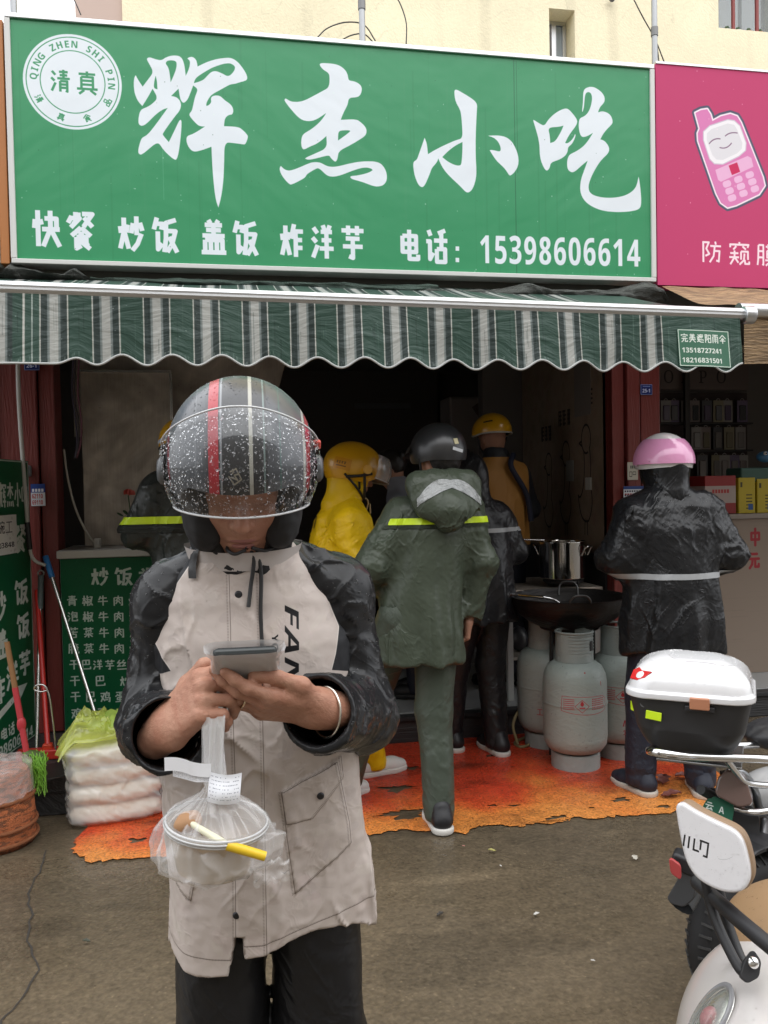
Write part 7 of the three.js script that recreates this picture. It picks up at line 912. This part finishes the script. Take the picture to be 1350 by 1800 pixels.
{ // takeaway bag hanging from the right hand
  const b = thing('takeaway_bag', 'clear plastic takeaway bag with soup bowl hanging from the hand', 'bag', manPos, manTurn);
  const film = mat([.98, .98, .98], .1, { transmission: .8, thickness: 0, specularIntensity: 1 }), film2 = mat([.93, .93, .93], .25, { transmission: .55, thickness: 0, specularIntensity: 1 });
  const c = [-.06, 0, .305], prof = [[1.146, .006], [1.135, .013], [1.10, .0135], [1.07, .015], [1.055, .011], [1.045, .02], [1.028, .045], [1.005, .064], [.985, .072], [.965, .073], [.952, .069], [.942, .06], [.936, .04], [.935, .002]];
  const R = (v) => { const t = v * (prof.length - 1), i = Math.min(prof.length - 2, Math.floor(t)), f = t - i; return [mix(prof[i][0], prof[i + 1][0], f), mix(prof[i][1], prof[i + 1][1], f)]; };
  part('film', grid(260, 160, (u, v) => { const a = u * 2 * PI, [y, r] = R(v), top = sst(.35, .5, v), pl = Math.sin(a * 17 + 3 * N3(Math.cos(a) * 2, Math.sin(a) * 2, 1)) * .0045 * (1 - sst(.45, .85, v)) * top + .0016 * Math.sin(a * 9) * (1 - top) + .008 * N3(Math.cos(a) * 2.2, v * 6, Math.sin(a) * 2.2) * top + .004 * (ridged(Math.cos(a) * 2.2, v * 4, Math.sin(a) * 2.2) - .3) * top, wing = top * (Math.max(0, Math.cos(a)) ** 8 * .018 * (v > .6 ? 1 : .3) + Math.max(0, -Math.cos(a)) ** 6 * .012), sag = .012 * N3(Math.cos(a) * 2, 3, Math.sin(a) * 2) * sst(.55, .8, v); return V(c[0] + Math.cos(a) * (r + pl + wing), y + sag, c[2] + Math.sin(a) * (r * .88 + pl)); }, true), film, b);
  part('twisted_handle', grid(40, 30, (u, v) => { const a = u * 2 * PI + v * 2, r = .011 + .0035 * Math.sin(u * 2 * PI * 5 + v * 6) + .004 * Math.abs(v - .5); return V(c[0] + .002 + Math.cos(a) * r, mix(1.15, 1.052, v), c[2] + Math.sin(a) * r); }, true), film2, b);
  part('corner_tab', grid(14, 10, (u, v) => V(c[0] + .05 + u * .048, .926 + v * .03 + .008 * N3(u * 5, v * 5, 2), c[2] + .03 - u * .01 + .008 * N3(u * 6, v * 6, 7))), film, b);
  const bowl = thing('soup_bowl', 'round translucent takeaway bowl of broth inside the bag', 'bowl', manPos, manTurn), bc = [c[0] - .004, .94, c[2]];
  const put = (m) => { m.position.set(...bc); m.rotation.z = -.1; m.rotation.x = .05; return m; };
  put(part('tub', lathe([[0, .002], [.044, .002], [.049, .006], [.062, .062], [.066, .064], [.066, .067], [.061, .067], [.047, .008], [0, .005]], 48), mat([.78, .68, .56], .25, { transmission: .45, thickness: 0 }), bowl)); put(part('broth', lathe([[0, .0085], [.046, .009], [.058, .052], [0, .052]], 40), mat([.42, .26, .12], .35), bowl)); put(part('lid', lathe([[.069, .062], [.07, .07], [.062, .072], [.057, .067], [0, .067]], 48), mat([.85, .84, .82], .15, { transmission: .8, thickness: 0 }), bowl));
  for (let i = 0; i < 3; i++) put(part('rim_ring', moved(new THREE.TorusGeometry(0.0675 + (i === 1 ? .0015 : 0), .0016, 6, 60), 0, .062 + i * .0042, 0, PI / 2), mat([.55, .55, .55], .25), bowl));
  const bun = thing('bread_bun', 'small brown bun resting on the bowl lid inside the bag', 'bun', manPos, manTurn); part('crumb', moved(nets((x, y, z) => ell(0, 0, 0, .02, .013, .018)(x, y, z) + .003 * N3(x * 60, y * 60, z * 60), [-.04, -.03, -.035], [.04, .03, .035], .003), c[0] - .034, 1.016, c[2] + .02, 0, 0, .3), mat([.36, .2, .1], .8, { bumpMap: grainTex, bumpScale: .002 }), bun);
  const ch = thing('chopstick_pack', 'yellow wrapped chopsticks poking across the bowl inside the bag', 'chopsticks', manPos, manTurn); const a0 = V(c[0] - .035, 1.022, c[2] + .03), a1 = V(c[0] + .018, 1.0, c[2] + .066), a2 = V(c[0] + .066, .982, c[2] + .068); part('pale_sleeve', rod(a0, a1, .004, .005), mat([.7, .68, .5], .5), ch); part('yellow_sleeve', rod(a1, a2, .0065, .006), mat([.75, .5, .02], .45), ch);
  const rc = thing('receipt', 'white printed receipt stapled to the neck of the bag', 'receipt', manPos, manTurn); const rm = canvasTex(256, 128, (g, w, h) => { g.fillStyle = '#e9ebf0'; g.fillRect(0, 0, w, h); g.fillStyle = 'rgba(60,65,85,.7)'; for (let r = 0; r < 7; r++) for (let i = 0; i < 18; i++) if (rnd() < .7) g.fillRect(10 + i * 13, 14 + r * 15, rr(4, 10), 3); });
  const pm = mat('#fff', .7, { map: rm }); part('left_strip', grid(14, 4, (u, v) => V(c[0] - .062 + u * .06, 1.085 + v * .018 - u * .008 + .003 * Math.sin(u * 5), c[2] + .03 - Math.abs(u - .6) * .02)), mat([.8, .81, .84], .7), rc); part('left_strip', grid(14, 4, (u, v) => V(c[0] - .052 + u * .05, 1.076 + v * .012 - u * .01, c[2] + .026 - Math.abs(u - .6) * .02)), pm, rc); part('front_sheet', grid(16, 10, (u, v) => V(c[0] - .008 + u * .042 + v * .004, 1.043 + (1 - v) * 0 + v * .038 - u * .004, c[2] + .024 + .012 * Math.sin(u * 3) + .004 * Math.sin(v * 5))), pm, rc);
}
// ---------------------------------------------------------------- scooters at the right
const pw = mat([.74, .74, .75], .22, { clearcoat: .7, clearcoatRoughness: .08 }), silverP = mat([.5, .5, .5], .3, { clearcoat: .5, clearcoatRoughness: .15 }), plasticB = mat([.022, .022, .024], .5), rubber = mat([.014, .014, .015], .65);
function slab(px, origin, normal, depth, bevel = .003, round = .25) { // solid plate whose outline is read in its own plane
  const n = normal.clone().normalize(), u = V(0, 1, 0).cross(n).normalize(), v = n.clone().cross(u), P = px.map(([a, b]) => { const r = ray(a, b), t = origin.clone().sub(camera.position).dot(n) / r.dot(n), q = r.multiplyScalar(t).add(camera.position).sub(origin); return [q.dot(u), q.dot(v)]; });
  const sh = new THREE.Shape(), m = (i) => P[(i + P.length) % P.length], L = (a, b, t) => [mix(a[0], b[0], t), mix(a[1], b[1], t)]; P.forEach((p, i) => { const a = L(p, m(i - 1), round), b = L(p, m(i + 1), round); i ? sh.lineTo(...a) : sh.moveTo(...a); sh.quadraticCurveTo(p[0], p[1], b[0], b[1]); });
  const g = new THREE.ExtrudeGeometry(sh, { depth, bevelEnabled: true, bevelSize: bevel, bevelThickness: bevel, bevelSegments: 3, curveSegments: 8 }); g.applyMatrix4(new THREE.Matrix4().makeBasis(u, v, n).setPosition(origin)); g.userData = { u, v, n, P }; return g;
}
{ // farther scooter with the top box
  const s = thing('scooter', 'silver scooter with chrome rack, seen from behind under the top box', 'scooter');
  const fwd = V(.90, 0, -.43).normalize().applyAxisAngle(V(0, 1, 0), -.183), rgt = V(-fwd.z, 0, fwd.x).negate(); // heading right and away
  const wc = at(1318, 1625, 2.28); wc.y = .215;
  const W = new THREE.Group(); const wheelAt = (m) => { m.position.copy(wc); m.quaternion.setFromRotationMatrix(new THREE.Matrix4().makeBasis(fwd, V(0, 1, 0), fwd.clone().cross(V(0, 1, 0)))); return m; };
  const tyre = wheelAt(part('tyre', [new THREE.TorusGeometry(.162, .052, 20, 64)], rubber, s)); const gr = []; for (let i = 0; i < 44; i++) { const a = i / 44 * 2 * PI; for (const q of [-1, 1]) gr.push(moved(moved(box(.006, .004, .032, 0, .0525, 0), 0, 0, 0, q * .62), 0, 0, 0).applyMatrix4(new THREE.Matrix4().makeTranslation(0, .162, 0)).applyMatrix4(new THREE.Matrix4().makeRotationZ(a + (q > 0 ? .07 : 0)))); } part('tread_grooves', gr, mat([.05, .05, .05], .5), tyre);
  const rim = part('rim', [moved(new THREE.TorusGeometry(.112, .012, 10, 40), 0, 0, .02), moved(new THREE.TorusGeometry(.112, .012, 10, 40), 0, 0, -.02), moved(cyl(.035, .035, .09, 0, -.045, 0, 20), 0, 0, 0, PI / 2), ...[0, 1, 2, 3, 4].map((i) => moved(box(.11, .02, .02, .06, 0, 0), 0, 0, 0, 0, 0, i * 2 * PI / 5))], metal([.2, .2, .2], .4), s); wheelAt(rim);
  // mudguard and reflector
  const mg = wc.clone().addScaledVector(fwd, -.16); const D = 2.2;
  part('mudguard', tube([at(1255, 1455, 2.22), at(1235, 1490, 2.2), at(1222, 1530, 2.18), at(1208, 1570, 2.16), at(1196, 1590, 2.14)], .034, 12, 40), mat([.05, .052, .054], .45), s); part('mud_flap', slab([[1205, 1530], [1225, 1540], [1222, 1575], [1205, 1590], [1183, 1584], [1178, 1576], [1192, 1552]], at(1200, 1560, 2.13), V(-.75, .1, .6), .012), mat([.045, .046, .048], .4), s);
  part('lamp_housing', moved(box(.07, .045, .05, 0, 0, 0, .01), ...at(1206, 1516, 2.13).toArray(), 0, -.7, -.25), plasticB, s); part('red_reflector', slab([[1178, 1508], [1195, 1520], [1196, 1543], [1181, 1532]], at(1187, 1525, 2.1), V(-.55, .05, .8), .006), mat([.42, .06, .06], .3), s, 'red rear reflector');
  const pl = slab([[1248, 1398], [1291, 1414], [1282, 1462], [1222, 1440]], at(1258, 1425, 2.3), V(-.35, .35, .85), .004, .0015), { u, v, P } = pl.userData, xs = P.map((p) => p[0]), ys = P.map((p) => p[1]), o = at(1258, 1425, 2.3); { const p = pl.attributes.position, uv = new Float32Array(p.count * 2); for (let i = 0; i < p.count; i++) { const q = V(0, 0, 0).fromBufferAttribute(p, i).sub(o); uv[i * 2] = (q.dot(u) - Math.min(...xs)) / (Math.max(...xs) - Math.min(...xs)); uv[i * 2 + 1] = (q.dot(v) - Math.min(...ys)) / (Math.max(...ys) - Math.min(...ys)); } pl.setAttribute('uv', new THREE.BufferAttribute(uv, 2)); }
  part('number_plate', pl, mat('#fff', .35, { map: canvasTex(256, 192, (g, w, h) => { g.fillStyle = '#0f5a43'; g.fillRect(0, 0, w, h); g.strokeStyle = '#d6ddd8'; g.lineWidth = 7; g.save(); g.translate(128, 96); g.rotate(.22); glyph(g, '云', -66, -52, 50, 44, 7); g.fillStyle = '#d6ddd8'; g.font = 'bold 52px sans-serif'; g.fillText('A', 20, -8); g.restore(); }) }), s, 'green licence plate with white characters');
  // tail: silver shells, smoked lamp
  part('tail_shell', nets((x, y, z) => { const d = ell(0, 0, 0, .16, .085, .13)(x, y, z); return smax(d, -.075 - y, .01); }, [-.2, -.12, -.17], [.2, .12, .17], .008).applyMatrix4(new THREE.Matrix4().makeTranslation(...at(1390, 1400, 2.45).toArray())), silverP, s); part('tail_lamp', slab([[1268, 1365], [1282, 1353], [1308, 1362], [1322, 1408], [1300, 1412], [1262, 1392]], at(1292, 1384, 2.3), V(-.6, .15, .75), .03, .006), mat([.16, .10, .085], .15, { clearcoat: 1 }), s, 'smoked brown tail lamp'); part('tail_frame', tube([at(1268, 1362, 2.3), at(1300, 1358, 2.3), at(1322, 1380, 2.32), at(1336, 1430, 2.36)], .012, 8), metal([.3, .31, .32], .35), s);
  part('plate_bracket', [slab([[1240, 1385], [1290, 1390], [1330, 1430], [1330, 1500], [1260, 1470]], at(1290, 1430, 2.36), V(-.4, .3, .85), .03), rod(at(1232, 1388, 2.3), at(1262, 1404, 2.34), .014)], plasticB, s); part('lower_guard', tube([at(1290, 1420, 2.3), at(1320, 1428, 2.28), at(1360, 1424, 2.3), at(1420, 1420, 2.4)], .0105, 10), chrome, s);
  // chrome rack
  part('rack_tube', tube([at(1400, 1338, 2.3), at(1340, 1334, 2.24), at(1260, 1332, 2.19), at(1190, 1328, 2.16), at(1152, 1322, 2.18), at(1142, 1319, 2.25), at(1165, 1315, 2.36), at(1230, 1312, 2.45), at(1330, 1310, 2.55)], .0115, 12, 80), chrome, s); part('rack_tube', tube([at(1276, 1334, 2.2), at(1290, 1352, 2.22), at(1308, 1374, 2.26), at(1335, 1380, 2.3), at(1420, 1382, 2.4)], .0095, 12, 50), chrome, s); part('rack_plate', moved(box(.22, .008, .2, 0, 0, 0, .003), ...at(1232, 1324, 2.35).toArray(), 0, -.62, 0), metal([.35, .35, .35], .4), s);
  part('seat', nets((x, y, z) => ell(0, 0, 0, .16, .05, .12)(x, y, z) + .002 * N3(x * 40, y * 40, z * 40), [-.2, -.08, -.16], [.2, .08, .16], .008).applyMatrix4(new THREE.Matrix4().makeTranslation(...at(1395, 1290, 2.6).toArray())), plasticB, s);
  part('shock_absorber', [rod(at(1345, 1440, 2.35), at(1330, 1590, 2.25), .014), ...[0, 1, 2, 3, 4, 5, 6].map((i) => moved(new THREE.TorusGeometry(.022, .0045, 8, 20), ...at(1343 - i * 2, 1465 + i * 16, 2.33 - i * .01).toArray(), PI / 2))], metal([.25, .25, .26], .4), s); part('inner_fender', nets((x, y, z) => Math.max(Math.abs(Math.hypot(x, y) - .255) - .006, Math.abs(z) - .075, -y + .02, -x - .12), [-.3, -.1, -.1], [.3, .3, .1], .012).applyMatrix4(new THREE.Matrix4().makeBasis(fwd, V(0, 1, 0), fwd.clone().cross(V(0, 1, 0))).setPosition(wc)), plasticB, s);
  part('underbody', [rod(at(1330, 1480, 2.4), at(1420, 1500, 2.6), .05), rod(at(1318, 1625, 2.2).setY(.215), at(1430, 1560, 2.5), .025)], plasticB, s);
  // front half, mostly beyond the frame
  const f0 = wc.clone(); const fw = wc.clone().addScaledVector(fwd, 1.2); const ft = part('tyre', new THREE.TorusGeometry(.162, .05, 14, 40), rubber, s); wheelAt(ft); ft.position.copy(fw); const c0 = wc.clone().addScaledVector(fwd, .55), c1 = wc.clone().addScaledVector(fwd, 1.05); part('floorboard', rod([wc.x, .3, wc.z], [c1.x, .28, c1.z], .09), silverP, s); part('leg_shield', rod([c1.x, .3, c1.z], [c1.x + fwd.x * .02, .95, c1.z + fwd.z * .02], .12, .06), silverP, s);
  // top box
  const bc = at(1216, 1318, 2.34), b = thing('top_box', 'white lidded black top box on the chrome scooter rack', 'top box', [bc.x, bc.y + .014, bc.z], -.6);
  const rbox = (hx, hz, r) => (x, z) => { const a = Math.abs(x) - hx + r, c = Math.abs(z) - hz + r; return Math.hypot(Math.max(a, 0), Math.max(c, 0)) + Math.min(Math.max(a, c), 0) - r; };
  const base = nets((x, y, z) => { const t = clamp(y / .16), e = .03 * (1 - Math.sqrt(clamp(y / .07))) , hx = .128 + .03 * t - e, hz = .118 + .026 * t - e, d = rbox(hx, hz, .06)(x, z); return smax(smax(d, -y, .02), y - .158, .003); }, [-.19, -.01, -.17], [.19, .17, .17], .005), lid = nets((x, y, z) => { const t = clamp((y - .175) / .1), hx = .16 - .1 * t * t * t - .014 * t, hz = .147 - .1 * t * t * t - .014 * t, d = rbox(hx, hz, .065)(x, z); let q = smax(smax(d, .16 - y, .003), y - .262 + .16 * (x * x + z * z) * 2.0, .02); const rim = smax(rbox(.168, .155, .068)(x, z), Math.abs(y - .168) - .010, .004); q = smin(q, rim, .004); const panel = rbox(.085, .08, .05)(x - .03, z); if (y > .2 && panel < 0) q += .004; return q; }, [-.19, .15, -.18], [.19, .29, .18], .005);
  part('tub', base, mat([.026, .026, .027], .48, { bumpMap: grainTex, bumpScale: .001 }), b); const L = part('lid', lid, pw, b);
  part('latch', box(.05, .032, .012, .03, .158, .156, .004), mat([.46, .2, .11], .45), b, 'faded orange latch'); part('latch_bracket', box(.075, .014, .014, .03, .142, .145, .003), plasticB, b);
  const onBox = (fn, name, w, h, x, y, z, ry, m, l, rz = 0) => part(name, moved(moved(box(w, h, .004, 0, 0, 0, .0018), 0, 0, 0, 0, 0, rz), x, y, z, -.05, ry), m, b, l);
  onBox(0, 'sticker', .042, .023, -.088, .112, .1415, -.12, mat([.62, .85, .02], .35), 'neon yellow sticker', -.1); onBox(0, 'sticker', .03, .026, -.148, .118, .083, -1.0, mat([.62, .85, .02], .35), 'neon yellow sticker'); part('lock', moved(cyl(.009, .009, .006, 0, 0, 0, 16), -.115, .138, .128, PI / 2 - .3, -.5), metal([.12, .12, .12], .4), b);
  { const pts = [[-.03, .01], [-.017, .021], [.0, .014], [.032, .018], [.023, -.003], [.004, -.016], [-.023, -.016]], g = extrude(pts, .006, .0015); g.rotateX(-.75); g.rotateY(-.75); g.translate(-.1245, .2105, .110); part('red_reflector', g, mat([.6, .02, .02], .2, { clearcoat: 1 }), b, 'red lid reflector'); const g2 = extrude(pts.map(([x, y]) => [-x, y]), .006, .0015); g2.rotateX(-.75); g2.rotateY(-2.3); g2.translate(-.123, .209, -.108); part('red_reflector', g2, mat([.6, .02, .02], .2, { clearcoat: 1 }), b, 'red lid reflector'); }
  droplets(L, 900, .0006, .002, L, (q, n) => n.y > .1);
}
{ // near scooter: backrest, seat, rail and rounded cowl
  const s = thing('scooter', 'cream scooter with tan seat, white backrest and black rail', 'scooter');
  const n = V(-.62, .22, .75).normalize(), o = at(1245, 1490, 1.36);
  const out = [[1194, 1409], [1222, 1428], [1262, 1448], [1293, 1462], [1306, 1482], [1318, 1538], [1304, 1560], [1272, 1560], [1232, 1540], [1212, 1510], [1200, 1450]];
  const back = slab(out, o, n, .012, .005, .45), { u, v, P } = back.userData, xs = P.map((p) => p[0]), ys = P.map((p) => p[1]); { const p = back.attributes.position, uv = new Float32Array(p.count * 2); for (let i = 0; i < p.count; i++) { const q = V(0, 0, 0).fromBufferAttribute(p, i).sub(o); uv[i * 2] = (q.dot(u) - Math.min(...xs)) / (Math.max(...xs) - Math.min(...xs)); uv[i * 2 + 1] = (q.dot(v) - Math.min(...ys)) / (Math.max(...ys) - Math.min(...ys)); } back.setAttribute('uv', new THREE.BufferAttribute(uv, 2)); }
  const bm = canvasTex(512, 512, (g, w, h) => { g.fillStyle = '#dcdbdd'; g.fillRect(0, 0, w, h); g.strokeStyle = '#1a1a1c'; g.lineWidth = 13; g.lineJoin = 'miter'; g.save(); g.translate(60, 205); g.rotate(.17); g.beginPath(); g.moveTo(0, 0); g.lineTo(4, 76); g.moveTo(34, -2); g.lineTo(40, 78); g.moveTo(72, 0); g.lineTo(78, 74); g.lineTo(120, 74); g.moveTo(110, 0); g.lineTo(172, 0); g.lineTo(178, 90); g.lineTo(150, 90); g.moveTo(120, 0); g.lineTo(124, 60); g.stroke(); g.restore(); g.strokeStyle = 'rgba(60,60,60,.4)'; g.lineWidth = 2; g.beginPath(); g.moveTo(300, 320); g.quadraticCurveTo(350, 330, 400, 290); g.stroke(); specks(g, w, h, 60, () => 'rgba(150,145,140,.3)', 1, 3); });
  const bp = part('backrest_shell', back, mat('#ffffff', .25, { map: bm, clearcoat: .6, clearcoatRoughness: .1 }), s, 'white plastic backrest shell with black mark');
  const pad = slab(out.map(([a, b]) => [mix(a, 1258, .06) + 7, mix(b, 1485, .06) - 5]), o.clone().addScaledVector(n, -.034), n, .024, .009, .45), tan = mat([.30, .185, .095], .5, { bumpMap: tiled(grainTex, 4), bumpScale: .001 }); const pp = part('backrest_pad', pad, mat([.26, .17, .1], .6), s, 'tan padded backrest');
  droplets(bp, 160, .0005, .0013, bp, (q, m) => m.dot(n) > .3); 
  const seat = part('seat', nets((x, y, z) => { const d = ell(0, 0, 0, .15, .085, .2)(x, y, z), e = ell(0, -.02, 0, .16, .07, .21)(x, y, z); return smax(smin(d, e, .03), -.075 - y, .02); }, [-.2, -.11, -.25], [.2, .11, .25], .007).applyMatrix4(new THREE.Matrix4().makeRotationY(-.35).setPosition(at(1446, 1664, 1.5))), tan, s, 'tan vinyl seat'); droplets(seat, 900, .0007, .0024, seat, (q, m) => m.y > .0);
  const A = (a, b, d) => at(a, b, d); part('grab_rail', tube([A(1226, 1552, 1.44), A(1262, 1584, 1.38), A(1300, 1618, 1.32), A(1350, 1660, 1.26), A(1420, 1715, 1.2)], .0125, 14, 60), plasticB, s);
  part('rail_end', new THREE.SphereGeometry(.0125, 14, 10).translate(...A(1226, 1552, 1.44).toArray()), plasticB, s);
  part('backrest_post', tube([A(1240, 1545, 1.4), A(1252, 1600, 1.39), A(1282, 1670, 1.35), A(1305, 1708, 1.32), A(1318, 1714, 1.32)], .0085, 10, 50), plasticB, s); part('backrest_post', tube([A(1262, 1555, 1.42), A(1275, 1610, 1.4), A(1300, 1680, 1.36), A(1314, 1710, 1.33)], .0085, 10, 50), plasticB, s); part('inner_post', rod(A(1270, 1640, 1.42), A(1318, 1712, 1.4), .011), plasticB, s);
  part('bracket', slab([[1308, 1690], [1322, 1672], [1334, 1690], [1330, 1716], [1312, 1726], [1300, 1716]], A(1318, 1700, 1.32), V(-.3, .5, .8), .008, .002), plasticB, s); part('bolt', moved(lathe([[0, .007], [.006, .006], [.009, .002], [.009, 0]], 16), ...A(1324, 1692, 1.305).toArray(), 1.1, -.3, 0), chrome, s);
  const cc = A(1428, 1902, 1.36), R3 = [.215, .2, .32], rot = new THREE.Matrix4().makeRotationY(-.5); const cowl = part('rear_cowl', new THREE.SphereGeometry(1, 72, 48).scale(...R3).applyMatrix4(rot).translate(cc.x, cc.y, cc.z), mat([.62, .585, .565], .3, { clearcoat: .7, clearcoatRoughness: .12 }), s, 'glossy cream rounded rear cowl'); droplets(cowl, 700, .0006, .0018, cowl, (q, m) => m.y > .1);
  // turn lamp set into the cowl
  const hit = (px, py) => { const r = ray(px, py), ir = rot.clone().invert(), ro = camera.position.clone().sub(cc).applyMatrix4(ir), rd = r.clone().applyMatrix4(ir); const [a, b, c] = R3, A2 = (rd.x / a) ** 2 + (rd.y / b) ** 2 + (rd.z / c) ** 2, B2 = 2 * (ro.x * rd.x / a / a + ro.y * rd.y / b / b + ro.z * rd.z / c / c), C2 = (ro.x / a) ** 2 + (ro.y / b) ** 2 + (ro.z / c) ** 2 - 1, t = (-B2 - Math.sqrt(Math.max(0, B2 * B2 - 4 * A2 * C2))) / (2 * A2), q = ro.addScaledVector(rd, t), nn = V(q.x / a / a, q.y / b / b, q.z / c / c).applyMatrix4(rot).normalize(); return [q.applyMatrix4(rot).add(cc), nn]; };
  const [lp, ln] = hit(1250, 1792), lamp = (geo, off, m, name, l) => { const q = part(name, geo, m, s, l); q.position.copy(lp).addScaledVector(ln, off); q.quaternion.setFromUnitVectors(V(0, 0, 1), ln); q.rotateZ(-.55); return q; };
  lamp(new THREE.TorusGeometry(.047, .004, 10, 60).scale(.78, 1.25, 1), .004, mat([.25, .25, .26], .25), 'lamp_rim'); lamp(new THREE.SphereGeometry(.046, 30, 16, 0, 2 * PI, 0, PI / 2).rotateX(PI / 2).scale(.78, 1.25, .2), -.003, metal([.8, .8, .76], .25), 'reflector'); const lens = lamp(new THREE.SphereGeometry(.046, 36, 18, 0, 2 * PI, 0, PI / 2).rotateX(PI / 2).scale(.78, 1.25, .42), .001, mat([.95, .96, .92], .04, { transmission: .9, thickness: 0 }), 'lamp_lens', 'clear oval lamp lens'); lamp(new THREE.SphereGeometry(.012, 18, 12).scale(1.1, 1.5, .9), .006, mat([.35, .10, .12], .3), 'bulb'); droplets(lens, 160, .0006, .0018, lens);
  // the rest of the near scooter beyond the frame, so that it stands on its wheels
  const d = V(.80, 0, .15).normalize(); const w0 = cc.clone().setY(.2), tw = (p) => { const m = part('tyre', new THREE.TorusGeometry(.155, .05, 14, 40), rubber, s); m.position.copy(p); m.rotation.y = Math.atan2(-d.z, d.x); return m; }; tw(w0.clone().addScaledVector(d, .05)); tw(w0.clone().addScaledVector(d, 1.2)); part('floorboard', rod(w0.clone().setY(.3), w0.clone().addScaledVector(d, 1.0).setY(.28), .08), pw, s); part('leg_shield', rod(w0.clone().addScaledVector(d, 1.0).setY(.3), w0.clone().addScaledVector(d, 1.05).setY(.95), .12, .06), pw, s); part('seat_pillar', rod(cc.clone().addScaledVector(d, .15), at(1430, 1660, 1.5), .09), pw, s);
}
renderer.render(scene, camera);
